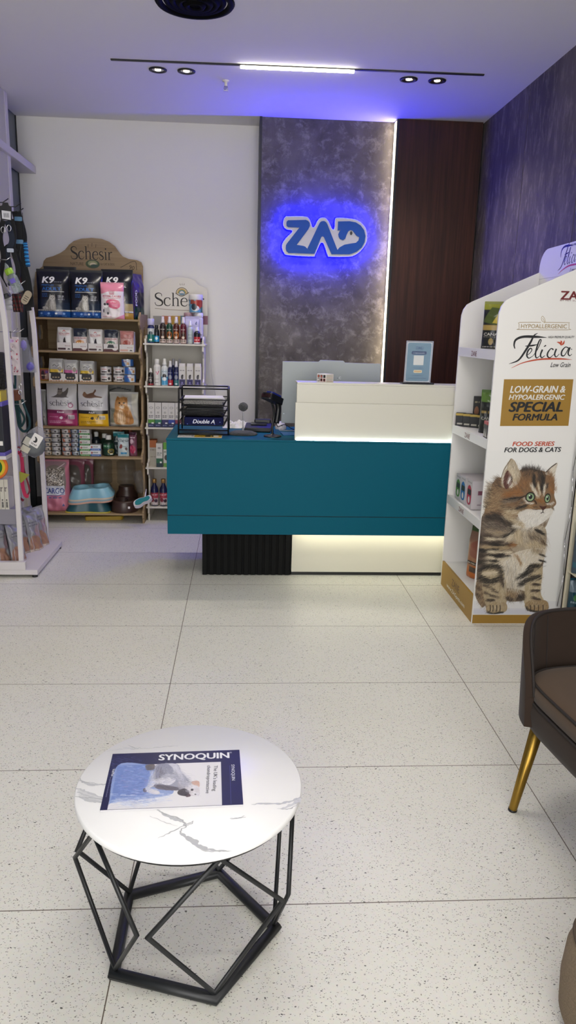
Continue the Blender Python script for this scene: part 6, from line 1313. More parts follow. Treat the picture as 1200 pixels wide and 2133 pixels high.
    v.line([W((490, 610)), W((560, 570)), W((595, 560))], 5, '#2a211c'); v.line([W((690, 620)), W((712, 650)), W((716, 670))], 7, '#3a2418')
    v.blob(S([(755, 690), (800, 700), (848, 692), (830, 725), (800, 748), (775, 720)]), '#4a2a20'); v.line([W((800, 745)), W((798, 770)), W((770, 785))], 3.6, '#241a17'); v.line([W((798, 770)), W((815, 780))], 3, '#241a17')
    for k in range(4): v.line([W((670 + k * 16, 700)), W((690 + k * 14, 712))], 2.6, '#3a2d26', .8); v.line([W((665 + k * 16, 735)), W((690 + k * 14, 742))], 2.4, '#3a2d26', .7)
    for k in range(5): v.line([W((700, 730 + k * 8)), W((560 - k * 10, 760 + k * 26)), W((470, 800 + k * 40))], 1.2, '#e9e4da', .5)
    v.line([W((840, 265)), W((900, 205)), W((975, 150))], 4, '#2a211c'); v.line([W((265, 350)), W((310, 230)), W((395, 95))], 2.4, '#4a3d30')
    # toes
    for xs_ in ((130, 165, 210, 255), (640, 690, 740, 800)):
        for x in xs_: v.line([W((x, 1950)), W((x + 4, 1990)), W((x - 2, 2035))], 5, '#3a2f26', .85)
    for L in (([(95, 2040), (180, 2062), (300, 2044)]), ([(600, 2015), (700, 2038), (840, 2024)])): v.line(S(L), 5, '#3d3a3a', .7)
    return v
yf = -(3.408 - DY)           # print plane, in front-facing coordinates
a = MB(FR).prism(side_poly(), yf - .012, yf, M_DW)
Q = yf + .0004
a.art(kitten(), CX0 - DX, CX1 - DX, CZ0, CZ1, PRINT, z=Q)
a.flat([(1.151 - DX, .002), (1.59 - DX, .002), (1.59 - DX, .047), (1.151 - DX, .047)], M_GOLD, Q + .0002)
a.quads([[F1((600, 1160)), F1((1178, 1160)), F1((1136, 1548)), F1((566, 1550))]], M_GOLD, Q)
WHT, BLK, ORG, DRD, GLD = hx('#dedcd6'), hx('#14161a'), hx('#b8472a'), hx('#6b1f22'), hx('#a08a5c')
def TX_(s, p0, p1, hgt, m, sh=0., b=.0, D=F1, z=None):
    q0, q1 = D(p0), D(p1); L = math.hypot(q1[0] - q0[0], q1[1] - q0[1]); a.text(s, q0[0], q0[1], hgt * 1.37, m, None, b, sh, 'l', L, Q + .0008 if z is None else z, math.atan2(q1[1] - q0[1], q1[0] - q0[0]))
ux = .643 / 1200.
TX_('LOW-GRAIN &', (648, 1272), (1110, 1270), .032, WHT, .22, .04); TX_('HYPOALERGENIC', (638, 1330), (1106, 1330), .024, WHT, .22, .034)
TX_('SPECIAL', (636, 1430), (1090, 1428), .046, BLK, .22, .052); TX_('FORMULA', (668, 1503), (1044, 1502), .032, BLK, .22, .052)
TX_('FOOD SERIES', (668, 196), (1020, 194), .021, ORG, .2, .04, F2); TX_('FOR DOGS & CATS', (600, 248), (1074, 244), .023, BLK, .2, .042, F2)
TX_('ZAG', (1066, 495), (1290, 500), .038, DRD, 0., .045); TX_('BY PET SUPPLIES', (1066, 508), (1290, 512), .005, DRD)
TX_('HYPOALLERGENIC', (740, 734), (1122, 736), .019, GLD, 0., .008)
o = [F1(p) for p in ((732, 684), (908, 684))]
for seg in (((908, 686), (732, 686), (726, 700), (726, 740), (734, 746), (1130, 748), (1140, 738), (1140, 694), (1132, 688), (946, 686)),): a.ribbon([F1(p) for p in seg], .0022, GLD, Q, None, 2)
a.ribbon([F1(p) for p in ((940, 690), (916, 672), (912, 648), (922, 634), (940, 660), (942, 688), (922, 650))], .002, GLD, Q, None, 4)
Wd = lambda *w: [x * ux for x in w]
LOGO = ((((690, 905), (684, 870), (700, 830), (760, 806), (860, 806), (955, 812)), (8, 14, 18, 20, 20, 3)), (((880, 776), (850, 796), (822, 850), (780, 920), (720, 1000), (642, 1032)), (4, 12, 18, 18, 14, 3)), (((775, 884), (830, 880), (880, 870)), (4, 14, 4)),
               (((784, 962), (812, 946), (832, 916), (820, 902), (798, 926), (790, 962), (806, 984), (838, 968)), (5, 6, 8, 11, 14, 14, 9, 4)), (((838, 968), (876, 916), (908, 842), (898, 832), (878, 880), (862, 946), (870, 982), (898, 966)), (4, 6, 9, 10, 14, 14, 10, 4)), (((898, 964), (918, 922)), (4, 13)), (((920, 912), (904, 956), (914, 980), (942, 962)), (14, 13, 9, 4)), (((932, 888), (950, 878)), (6, 12)),
               (((1012, 914), (992, 904), (966, 936), (962, 966), (982, 980), (1016, 952)), (13, 8, 13, 13, 8, 4)), (((1016, 952), (1034, 914)), (4, 12)), (((1036, 906), (1022, 950), (1034, 974), (1062, 948)), (14, 13, 8, 4)), (((1142, 902), (1112, 892), (1082, 926), (1080, 960), (1104, 960), (1138, 902)), (9, 8, 13, 13, 8, 6)), (((1150, 894), (1134, 940), (1146, 964), (1166, 950)), (14, 13, 8, 4)), (((1160, 912), (1166, 908)), (10, 10)))
for pts, w in LOGO:
    a.ribbon([F1(p) for p in pts], Wd(*w), BLK, Q, None, 7)
for pts, w in ((((662, 1066), (760, 1022), (900, 994), (1060, 990), (1166, 996)), (3, 8, 13, 13, 2)), (((1074, 878), (1066, 858), (1040, 850)), (3, 16, 3)), (((1074, 878), (1078, 850), (1070, 838)), (3, 14, 3)), (((1074, 878), (1094, 862), (1104, 836)), (3, 16, 3))): a.ribbon([F1(p) for p in pts], Wd(*w), ORG, Q, None, 7)
TX_('Low Grain', (985, 1058), (1152, 1058), .022, BLK, .35, .012); TX_('HIGH PREMIUM QUALITY', (966, 818), (1186, 816), .010, BLK, .15, .012)
a.build('side_panel', t, label='side panel printed with a tabby kitten and black script lettering')
MB(FR).prism(side_poly(), -.302, -.29, M_DW).build('side_panel', t, label='plain white far side panel')
MB().box(1.545 - DX, 1.557 - DX, -.289, .289, .05, 1.679, M_DW).build('back_panel', t)
MXF = lambda y0, y1, z0, z1: None
a = MB(FL); H = -(1.545 - DX)
P = [(-.3, 1.68), (.31, 1.68), (.31, 1.826), (.1, 1.826)] + [(-.2 + .1 * math.cos(x), 1.73 + .094 * math.sin(x)) for x in np.linspace(PI / 2, PI, 10)]
a.prism(P, H - .012, H, M_DW)
HQ = H + .0004
def script(a, pts, w, m, x, z, s): a.ribbon([(x + (p[0] - 640) * s, z + (1032 - p[1]) * s) for p in pts], [q * s for q in w], m, HQ, None, 6)
for pts, w in LOGO:
    script(a, pts, w, BLK, -.06, 1.706, .00056 * .85)
script(a, ((662, 1066), (760, 1032), (900, 1004), (1060, 1000), (1166, 1006)), (3, 10, 16, 16, 2), ORG, -.06, 1.706, .00048)
for k in range(3): script(a, ((1074, 878), (1070 + (k - 1) * 18, 856), (1066 + (k - 1) * 34, 840)), (3, 16, 3), ORG, -.06, 1.706, .00048)
a.text('Low Grain', .15, 1.688, .03, BLK, None, .012, .35, z=HQ); a.text('HIGH PREMIUM QUALITY', .14, 1.808, .013, BLK, None, .012, z=HQ)
a.build('header_board', t, bevel=.002, label='white header board with black script lettering')
SV = [(1.322, .05), (.912, .045), (.522, .045), (.135, .012)]
for k, (z, lip) in enumerate(SV):
    a = MB().box(1.16 - DX, 1.545 - DX, -.2895, .2895, z - .012, z, M_DW)
    if k < 3:
        a.box(1.149 - DX, 1.16 - DX, -.2895, .2895, z - .042, z + .003, M_DW); a.text('ZANE', -.02, z - .034, .034, DRD, FL, .02, z=-(1.149 - DX) + .0005)
    a.build('shelf', t)
a = MB().box(1.149 - DX, 1.16 - DX, -.2895, .2895, .001, .14, M_GOLD)
a.text('ZANE', -.01, .068, .055, hx('#5a3a1c'), FL, .01, z=-(1.149 - DX) + .0005); a.text('www.ZAGpets.com', .0, .03, .03, WHT, FL, .02, z=-(1.149 - DX) + .0005, width=.34); a.build('plinth_board', t, label='gold plinth board')
# products on the stand
v = Art(13, 22.5, '#1c1f20', 5); v.rect(0, 18.8, 13, 22.5, '#8d8f2e'); v.poly([(0, 13), (4, 20), (13, 19), (13, 10)], '#4d5a2a'); v.poly([(5, 12.5), (9, 19), (12, 18.6), (9, 12)], '#c9b44a'); v.poly([(8, 12.5), (11, 18.5), (13, 18), (13, 13)], '#b8502e'); v.rect(0, 9, 13, 11.6, '#a98f4e'); v.text('CANAD', 5.6, 6.4, 2, '#d6d2c4', .03, width=9); v.tiny(1, 10, 5.6, .4, '#8d8a80'); v.ell(5, 3.6, 1.2, 1.7, '#a8925a'); v.tiny(1, 11, .8, .5, '#c9c4b4')
bag_thing('dog_food_bag', 'dog food', 'dark bag with olive top and orange print on the stand top shelf', (1.252, 3.74, SV[0][0] + .003), .13, .225, .075, v, -.45, seam='#7d8030', side='#2a2f28', seed=41)
v2 = Art(10, 17, '#202322', 4); v2.rect(0, 12.5, 10, 17, '#5a7a34'); v2.tiny(1, 8, 8, 1, '#a98f4e'); v2.text('CANAD', 5, 5.4, 1.7, '#d6d2c4', .03, width=7.5); v2.ell(4, 3.2, 1, 1.4, '#a8925a')
z = SV[1][0] + .003
bag_thing('dog_food_bag', 'dog food', 'dark bag with leaf green top on the second stand shelf', (1.24, 3.68, z), .10, .21, .06, v2, -.5, seam='#4d6a2c', side='#232622', seed=42)
bx = Art(5, 6.6, '#17181a', 6); bx.rect(0, 5.8, 5, 6.6, '#b59a45'); bx.ell(1.6, 2.6, .9, 1.7, '#a8703e'); bx.ell(3.2, 2.8, .8, 1.5, '#c9b49a'); bx.rect(0, 0, 5, .8, '#8a4a2a'); bs = Art(5, 6.6, '#1a1b1d', 3); bs.rect(0, 5.6, 5, 6.6, '#b59a45'); bs.rect(1, .8, 4.4, 1.6, '#b8b4a8')
for k in range(4):
    small_box('treat_box', 'box', ('black and gold treat box at the far end of the stand shelf row', 'black and gold treat box, second from the far end of the row', 'black and gold treat box, third from the far end of the row', 'black and gold treat box nearest the leaf green bag')[k], (1.178 + .03 * k, 3.965 - .028 * k, z), .05, .045, .066, bs, bx, -.35, top='#2a2618')
tb = Art(4, 14, '#1c1b1c', 5); tb.ell(2, 7, 1.2, 2.4, '#8a5a3c'); tb.rect(.8, 2, 3.2, 3.2, '#d9d4c6'); tb.tiny(.8, 3.2, 11, .8, '#b5a888')
small_box('treat_box', 'box', 'tall slim black treat box behind the row of small boxes', (1.268, 3.985, z), .04, .035, .155, tb, tb, -.3, top='#232021')
pk = Art(6, 8, '#26282b', 6); pk.rect(0, 6.6, 6, 8, '#b54a4e')
for k in range(3): pk.poly([(k * 2 + .3, .6), (k * 2 + 1, 5), (k * 2 + 1.7, .6)], '#d8d2c8')
small_box('treat_box', 'box', 'black treat box with white peaks and rose top at the near shelf end', (1.188, 3.49, z), .055, .07, .078, pk, pk, -.1, top='#b57a78')
z = SV[2][0] + .003
ct = Art(12, 13.5, '#c3bcc0', 4); ct.rect(2, 7, 8, 9, '#7d4a5c'); ct.tiny(2, 9, 2, .6, '#8a7a84'); ct.line([(3, 3), (7, 8), (11, 12)], .3, '#c98aa0')
for k, (c, nm) in enumerate((('#4f8a3c', 'green'), ('#2f6fa8', 'blue'), ('#b03a50', 'red'))):
    s = Art(8, 13.5, '#c6c2c2', 5); s.blob([(1, 3), (1, 9), (4, 11), (7, 9), (7, 3), (4, 1.6)], c); s.rect(1.4, 6.4, 6.6, 9, '#2f3a34'); s.ell(4, 4, 1.4, 1.6, '#d9d4cf'); s.tiny(1, 7, 12, .6, '#8a8488')
    small_box('pet_food_carton', 'carton', f'white pet food carton with a {nm} cat print on the third stand shelf', (1.27, 3.885 - .0905 * k - (.02 if k == 2 else 0), z), .2, .086, .135 + .006 * k, ct, s, 0, top='#bdb6ba')
z = SV[3][0] + .001
bt = Art(12, 27, '#9a6a4c', 4); bt.rect(0, 24.6, 12, 27, '#3f5a2a'); bt.rect(0, 18, 12, 24.6, '#8c6a58'); bt.blob([(2, 12), (2, 18), (6, 21), (10, 18), (9, 12)], '#8a5444'); bt.rect(0, 7.6, 12, 9.2, '#2c2422'); bt.tiny(1, 11, 8, .5, '#d9d2c4'); bt.poly([(0, 0), (12, 0), (12, 5), (6, 7.4), (0, 6)], '#b5652c'); bt.rect(2, 3.4, 7, 6.4, '#4a3a30')
bag_thing('dog_food_bag', 'dog food', 'orange and copper bag with grey sides on the lowest stand shelf', (1.275, 3.7, z), .16, .275, .085, bt, -.95, seam='#3a4a2a', side='#55504c', seed=44, edge=.5)

# ---------------------------------------------------------------- narrow wire rack behind the stand, by the right wall
t = thing('wire_rack', 'narrow cream wire rack against the dark stone wall beside the display stand', 'rack', (1.585, 3.2, 0))
M_CR = mat('cream_metal', '#cfc8b0', .45)
for y in (.145,): MB().box(-.018, .0, y - .018, y, 0, 1.02, M_CR).build('post', t, bevel=.002)
MB().box(-.018, .0, -.6, -.582, 0, 1.02, M_CR).build('post', t, bevel=.002); MB().box(.03, .045, -.6, .14, 0, 1.0, mat('dark_backing', '#1c2026', .7)).build('back_panel', t); MB().box(-.018, .045, -.6, .14, 0, .06, M_CR).build('base_rail', t)
a = MB()
for k in range(6): a.tube([(-.02, .19 - (k % 2) * .03, .1 + k * .17), (-.02, .16 + (k % 2) * .03, .27 + k * .17)], .0025, M_CHROME, 6)
a.build('wire_lattice', t)
for z in (.3, .62): MB().box(-.016, .03, -.58, .13, z, z + .008, M_CR).build('wire_shelf', t)
for k, (z, c, nm, hh_) in enumerate(((.308, '#3a4a58', 'blue-grey', .25), (.628, '#a8a4a4', 'white and red', .26), (.061, '#123a4a', 'teal', .22))):
    v = Art(14, 24, c, 3); v.rect(0, 17, 14, 23, '#9c2230' if k == 1 else '#6b7a86'); v.rect(0, 3, 14, 5.5, '#a8242c' if k == 1 else '#2a5a6a'); v.tiny(2, 12, 11, 1, '#8a4a50' if k == 1 else '#9aa8b0'); v.ell(7, 14, 3, 1.6, '#4d7a4a')
    put('pet_food_bag', 'pet food', f'{nm} bag on the narrow cream wire rack', (1.594, 3.285, z + .0005), .056, hh_, .04, v, 0, side=c, seed=50 + k)
# ================================================================= ROUND TABLE WITH MAGAZINE
PX, PY, PR = -.106, 1.49, .199
def marble():
    m, nt, b = base('white_marble_laminate'); L = nt.links.new
    tc = nn(nt, 'ShaderNodeTexCoord'); n0 = nn(nt, 'ShaderNodeTexNoise', Scale=5., Detail=6., Roughness=.6); L(tc.outputs['Object'], n0.inputs['Vector'])
    r0 = nn(nt, 'ShaderNodeMapRange'); r0.inputs['To Min'].default_value = .94; r0.inputs['To Max'].default_value = 1.02; L(n0.outputs['Fac'], r0.inputs['Value'])
    hs = nn(nt, 'ShaderNodeHueSaturation', Color=lrgb('#f1f0f0')); L(r0.outputs[0], hs.inputs['Value']); L(hs.outputs[0], b.inputs['Base Color']); b.inputs['Roughness'].default_value = .28
    return m
M_MAR = marble(); M_FRM = mat('black_steel_frame', '#131518', .45)
tb = hom(((100, 1480), (680, 1480), (680, 2080), (100, 2080)), ((-.4988, 1.8177), (.2352, 1.8078), (.1382, .9239), (-.2815, .939)))
def TB(p): q = tb((100 + p[0] / 2.069, 1480 + p[1] / 2.069)); return (q[0] - PX, q[1] - PY)
t = thing('side_table', 'round white marble-topped side table on a black geometric wire frame', 'side table', (PX, PY, 0))
RT = .2495; HT = .405
a = MB().lathe([(RT - .004, HT - .017), (RT, HT - .014), (RT, HT - .003), (RT - .003, HT), (.001, HT)], M_MAR, 96)
VZ = HT + .0003
vein = hx('#b0b1b3', .3); vein2 = hx('#cfcfd0', .3); vein3 = hx('#c0c1c3', .3)
def fill(outl, m): a.flat([TB(p) for p in outl], m, VZ)
rv = random.Random(8)
def vn(pts, w, m, jit=5):
    P = crom(pts, 5); P = [(p[0] + rv.uniform(-jit, jit), p[1] + rv.uniform(-jit, jit) * .5) for p in P]
    w = list(np.interp(np.linspace(0, 1, len(P)), np.linspace(0, 1, len(w)), w))
    w = [x * .00085 * rv.uniform(.5, 1.4) for x in w]
    Q_ = ribbon_quads([TB(p) for p in P], w, 2); a.quads(Q_, m, VZ)
vn([(325, 160), (365, 165), (395, 162), (440, 162), (500, 156), (560, 152)], (1, 7, 5, 2, 2, 1), vein3, 3); vn([(345, 150), (370, 160), (385, 166)], (1, 3, 1), vein, 2); vn([(250, 175), (300, 168), (350, 164)], (1, 3, 1), vein2, 3)
vn([(135, 300), (180, 318), (220, 318), (262, 320)], (2, 9, 6, 3), vein3, 4); vn([(140, 292), (150, 308), (200, 312)], (1, 4, 1), vein, 3)
for k in range(5): vn([(120 + k * 4, 335 + k * 9), (160, 348 + k * 9), (205, 368 + k * 6), (245, 380 + k * 4)], (4, 9, 8, 4), vein2 if k % 2 else vein3, 4)
vn([(116, 372), (170, 376), (240, 384)], (2, 3, 2), vein, 3)
vn([(455, 420), (490, 442), (530, 462), (580, 480), (592, 500), (570, 520), (585, 540), (620, 560), (650, 585), (700, 600), (750, 606), (790, 608)], (1, 4, 9, 8, 4, 3, 8, 15, 12, 8, 5, 1), vein3, 5); vn([(465, 428), (510, 448), (575, 470), (590, 492)], (1, 3, 3, 1), vein, 4)
vn([(600, 540), (630, 565), (665, 600), (720, 608), (780, 604)], (1, 5, 6, 4, 1), vein2, 5); vn([(475, 550), (530, 525), (580, 500), (625, 478)], (1, 3, 3, 2), vein3, 3); vn([(440, 455), (500, 480), (560, 500)], (1, 2, 1), vein2, 4); vn([(590, 498), (620, 488), (626, 476)], (2, 3, 1), vein, 2)
vn([(880, 405), (940, 402), (1000, 402), (1050, 390), (1086, 375)], (1, 8, 6, 9, 3), vein3, 4); vn([(1000, 425), (1035, 415), (1070, 395), (1085, 380)], (2, 9, 14, 6), vein2, 4); vn([(990, 424), (1040, 424), (1075, 405)], (1, 3, 2), vein, 3); vn([(785, 466), (820, 464), (850, 460)], (1, 2, 1), vein, 2); vn([(790, 470), (830, 462), (845, 454)], (1, 2, 1), vein, 2)
a.build('table_top', t)
MB().lathe([(.225, HT - .0245), (.241, HT - .0245), (.241, HT - .0172), (.225, HT - .0172), (.225, HT - .0245)], M_FRM, 72, cap=False).build('top_ring', t)
av = [math.radians(.4 + 72 * k) for k in range(5)]
B5 = [(PR * math.cos(q), PR * math.sin(q), .011) for q in av]
MB().tube(B5, .0128, M_FRM, 8, closed=True, sq=False).build('base_ring', t)
ZK, RK = .226, .258
for k in range(5):
    q = av[k]; d = math.radians(33.4)
    bq = (PR * math.cos(q) * .985, PR * math.sin(q) * .985, .022); top = (.233 * math.cos(q), .233 * math.sin(q), HT - .024)
    kl = (RK * math.cos(q - d), RK * math.sin(q - d), ZK); kr = (RK * math.cos(q + d), RK * math.sin(q + d), ZK)
    MB().tube([bq, kl, top, kr], .0052, M_FRM, 8, closed=True).build('wire_loop', t)
# magazine, A4 landscape
mg = hom(((200, 1540), (520, 1540), (520, 1710), (200, 1710)), ((-.3457, 1.6646), (.0285, 1.6581), (.0254, 1.3433), (-.2871, 1.3512)))
mc = hom(((-.294, 1.592), (.004, 1.611), (.012, 1.396), (-.282, 1.386)), ((0, 210), (297, 210), (297, 0), (0, 0)))
def MG(p): return mc(mg((200 + p[0] / 3.75, 1540 + p[1] / 3.75)))
v = Art(297, 210, '#191b46', 1.)
S = lambda L: [MG(p) for p in L]
pic = [(168, 215), (974, 180), (982, 522), (98, 552)]
v.poly(S(pic), '#dfdde0')
v.blob(S([(168, 215), (390, 205), (430, 215), (560, 330), (600, 420), (500, 455), (300, 480), (130, 500), (110, 500)]), '#8b9dcb'); v.poly(S([(168, 215), (385, 206), (440, 320), (420, 430), (180, 470), (125, 480)]), '#6f86c0')
rr = random.Random(6)
for k in range(170):
    x, y = rr.uniform(130, 440), rr.uniform(215, 500); x += (500 - y) * .08; l = rr.uniform(15, 60)
    v.line([MG((x, y)), MG((x + l * .5, y + rr.uniform(-4, 4))), MG((x + l, y))], rr.uniform(1, 3), rr.choice(['#8ea4d6', '#5d74b4', '#a9b8de', '#7488c6', '#9c93c4']), .6)
for k in range(60):
    x, y = rr.uniform(110, 560), rr.uniform(430, 520); v.line([MG((x, y)), MG((x + rr.uniform(20, 60), y + 2))], rr.uniform(2, 5), rr.choice(['#c6cfe6', '#dfe2ee', '#b5c0df']), .4)
v.poly(S([(98, 552), (982, 522), (980, 470), (640, 478), (400, 500), (230, 525), (104, 530)]), '#dfdde0', .75)
# dog, lying sideways in the picture
D = lambda L, c, al=1.: v.blob(S(L), c, al)
D([(385, 210), (448, 205), (450, 240), (400, 250), (384, 235)], '#6b6464'); D([(470, 205), (620, 198), (660, 260), (720, 330), (730, 370), (690, 400), (600, 405), (500, 395), (440, 380), (400, 400), (420, 330), (450, 260)], '#9a9bab'); D([(560, 204), (620, 200), (650, 255), (640, 290), (580, 260)], '#c3c2cf'); D([(480, 210), (560, 204), (600, 260), (520, 290), (460, 300)], '#87899e')
D([(430, 340), (500, 310), (600, 305), (615, 330), (560, 365), (480, 350), (420, 385), (385, 405), (380, 390)], '#d5d4dc'); D([(440, 350), (520, 320), (600, 318), (560, 350), (480, 340)], '#b3b3c4', .7); D([(380, 395), (440, 400), (490, 415), (485, 435), (430, 430), (385, 415)], '#cfcbd0'); D([(366, 395), (384, 390), (392, 415), (372, 418)], '#4a3b3c'); D([(455, 360), (560, 368), (640, 385), (610, 405), (500, 398), (460, 385)], '#6b6672')
D([(640, 330), (740, 340), (745, 380), (680, 400), (640, 390)], '#a3a0ab'); D([(700, 355), (750, 340), (795, 360), (805, 410), (800, 445), (750, 448), (690, 430), (690, 390)], '#cfc9cd'); D([(735, 345), (765, 330), (800, 336), (802, 378), (780, 370)], '#c9a596'); D([(640, 405), (690, 390), (720, 420), (715, 448), (660, 445), (632, 430)], '#3c373d'); D([(690, 432), (720, 430), (735, 448), (700, 456)], '#57434a'); v.ell(*MG((745, 400)), 3, 4, '#2b2426'); v.ell(*MG((772, 436)), 2.5, 1.6, '#2b2426'); v.ell(*MG((695, 440)), 4, 2.6, '#1d191c')
def MH_(p): q = mc(mg((200 + p[0] / 3.75, 1540 + p[1] / 3.75))); return q
LG, MGy, DG, WHs = ('#c3c3d0', '#d3d2db', '#b0b0c0'), ('#94959f', '#83859a', '#a6a7b6'), ('#6a666f', '#57545d', '#4a464e'), ('#e4e2e6', '#d8d6dd', '#cfcdd8')
for args in (([(470, 230), (560, 260), (640, 300), (710, 350)], 60, 20, 40, MGy, 900), ([(600, 215), (640, 260), (660, 310)], 34, 60, 40, LG, 420), ([(480, 220), (520, 280), (470, 330)], 40, 100, 36, MGy + DG, 420), ([(440, 250), (430, 320), (400, 380)], 24, 105, 40, LG, 300),
             ([(440, 350), (520, 325), (610, 325)], 26, 170, 44, WHs, 420), ([(400, 392), (470, 405), (490, 420)], 18, 160, 36, WHs, 260), ([(460, 372), (560, 385), (640, 395)], 20, 10, 40, DG, 320), ([(500, 300), (580, 290), (640, 310)], 26, 20, 44, LG + MGy, 360), ([(385, 215), (440, 235)], 22, 80, 24, DG, 160),
             ([(650, 345), (720, 355)], 24, 30, 34, MGy + LG, 260), ([(720, 370), (790, 370)], 22, 40, 26, WHs, 220), ([(750, 420), (795, 430)], 22, 60, 24, WHs, 200), ([(745, 350), (790, 350)], 14, 20, 24, ('#c9a393', '#d6b5a6', '#b98f80'), 120), ([(650, 420), (700, 430)], 18, 10, 24, ('#353036', '#47414a', '#2a262b'), 200), ([(690, 395), (720, 410)], 14, 60, 20, LG + DG, 100)):
    hairs(v, MH_, *args, .25, .6)
for k in range(3): v.blob([MH_(p) for p in ([(740, 392), (752, 398), (748, 408), (738, 404)], [(765, 430), (778, 434), (772, 440)], [(688, 434), (704, 436), (698, 446)])[k]], '#231f23')
hairs(v, MH_, [(180, 240), (250, 340), (300, 440)], 170, 4, 50, ('#7f95cd', '#5f77b8', '#a3b4e0', '#8b86bd', '#6d86c6'), 1500, .1, .5); hairs(v, MH_, [(140, 480), (300, 500), (520, 460)], 40, 2, 60, ('#b9c4e2', '#d6dcec', '#cdd3e6'), 500, .1, .5)
hairs(v, MH_, [(330, 240), (400, 330), (380, 440)], 60, 3, 40, ('#8ca0d4', '#a9b7de', '#7389c4'), 260, .1, .45)
t = thing('magazine', 'navy and white brochure with a leaping dog lying on the marble side table', 'magazine', (-.141, 1.4985, HT + .0004), .042)
mwd, mht = .2975, .2125
MB().box(-mwd / 2, mwd / 2, -mht / 2 + .001, mht / 2, 0, .0042, mat('paper_edges', '#cfcdd0', .7)).build('pages', t)
a = MB().box(-mwd / 2 - .0005, mwd / 2 + .0005, -mht / 2, mht / 2, .0043, .0048, mat('navy_cover', '#191b46', .35))
a.art(v, -mwd / 2, mwd / 2, -mht / 2, mht / 2, FOIL, z=.0051)
def ML(p): q = MG(p); return ((q[0] / 297 - .5) * mwd, (q[1] / 210 - .5) * mht)
def mt(s, p0, p1, h, m, b): q0, q1 = ML(p0), ML(p1); a.text(s, q0[0], q0[1], h, m, None, b, 0, 'l', math.hypot(q1[0] - q0[0], q1[1] - q0[1]), .0054, math.atan2(q1[1] - q0[1], q1[0] - q0[0]))
mt('SYNOQUIN', (478, 175), (1042, 150), .034, hx('#e8e8ec', .4), .045); mt('The UK\'s leading', (918, 212), (906, 412), .012, hx('#33343c', .4), .0); mt('chondroprotective', (864, 212), (852, 430), .012, hx('#33343c', .4), .0)
mt('SYNOQUIN', (1056, 203), (1060, 328), .0105, hx('#d6d8e6', .4), .03); mt('VetPlus', (130, 243), (120, 300), .008, hx('#d6d8e6', .4), .03); mt('The natural choice for veterinary nutraceuticals', (112, 308), (82, 458), .004, hx('#9a9cc0', .4), .0)
a.ribbon([ML((1044, 210)), ML((1052, 515))], .0006, hx('#5d63a0'), .0054); a.text('®', *ML((1052, 112)), .008, hx('#d6d8e6', .4), None, 0, z=.0054); a.build('cover', t)

# ================================================================= BROWN CHAIR
M_VEL = mat('brown_velvet', '#2e231c', .9, spec=.2, sheen=.08, vary=.14, bscale=14, bump=.05); M_VEL2 = mat('brown_velvet_seat', '#4b3b2d', .9, spec=.2, sheen=.12, vary=.12, bscale=10, bump=.05); M_PIPE = mat('velvet_piping', '#1d1613', .8)
M_BRASS = mat('brushed_gold', '#9a7a34', .32, metal=.9, vary=.1, bscale=40)
CHX, CHY = 1.082, 1.767
t = thing('armchair', 'brown velvet barrel-back chair with brushed gold legs beside the display stand', 'chair', (CHX, CHY, 0), .12)
def outline(k, n=64):          # plan of the seat: rounded, wider at the back
    out = []
    for i in range(n):
        q = 2 * PI * i / n; c, s_ = math.cos(q), math.sin(q); e = 2 / 4.4
        x = math.copysign(abs(c) ** e, c) * .238 * k; y = math.copysign(abs(s_) ** e, s_) * .245 * k; out.append((x, y))
    return out
def slab(a, lv, m, n=64):
    V = []; F = []
    for k, z in lv: V += [(x, y, z) for x, y in outline(k, n)]
    for j in range(len(lv) - 1):
        for i in range(n): F.append((j * n + i, j * n + (i + 1) % n, (j + 1) * n + (i + 1) % n, (j + 1) * n + i))
    a.add(V, F, m, True); a.add(V[:n], [tuple(range(n))[::-1]], m); a.add(V[-n:], [tuple(range(n))], m, True)
    return a
slab(MB(), [(.92, .29), (1.0, .302), (1.05, .33), (1.06, .365), (1.03, .386)], M_VEL).build('seat_base', t)
cush = slab(MB(), [(.97, .387), (1.01, .393), (1.02, .415), (1.01, .432), (.975, .44), (.84, .446), (.5, .45), (.2, .451), (.02, .451)], M_VEL2).build('seat_cushion', t)
for k, z, r in ((.995, .4375, .0042), (1.025, .387, .004)):
    MB().tube([(x, y, z) for x, y in outline(k, 72)], r, M_PIPE, 6, closed=True).build('piping', cush)
# shell: an arc wrapping the back with rounded falling ends
def shell_pt(u, w, off):       # u -1..1 around, w 0..1 up
    q = PI / 2 - u * 1.36; c, s_ = math.cos(q), math.sin(q); e = 2 / 3.4; k = 1.06 + off
    flare = .05 * w
    x = math.copysign(abs(c) ** e, c) * (.238 * k - flare * .18); y = math.copysign(abs(s_) ** e, s_) * (.245 * k + flare)
    z0 = .325; hgt = z0 + .265 * max(0, 1 - abs(u) ** 3.6) ** .5
    return (x, y, z0 + (hgt - z0) * w)
nu, nw = 81, 16; UU = [.975 * math.sin(-PI / 2 + PI * i / 80) for i in range(81)]
inn = [[shell_pt(UU[i], j / (nw - 1), 0) for j in range(nw)] for i in range(nu)]
out = [[shell_pt(UU[i], j / (nw - 1), .085) for j in range(nw)] for i in range(nu)]
a = MB()
def grid(G, flip):
    V = [p for r_ in G for p in r_]; F = []
    for i in range(len(G) - 1):
        for j in range(len(G[0]) - 1):
            q = (i * len(G[0]) + j, (i + 1) * len(G[0]) + j, (i + 1) * len(G[0]) + j + 1, i * len(G[0]) + j + 1); F.append(q if flip else q[::-1])
    a.add(V, F, M_VEL, True)
grid(inn, True); grid(out, False)
rim = [(inn[i][-1], tuple((np.array(inn[i][-1]) + np.array(out[i][-1])) / 2 + np.array((0, 0, .006))), out[i][-1]) for i in range(nu)]; grid([list(r_) for r_ in rim], True)
grid([[inn[i][0], out[i][0]] for i in range(nu)], False)
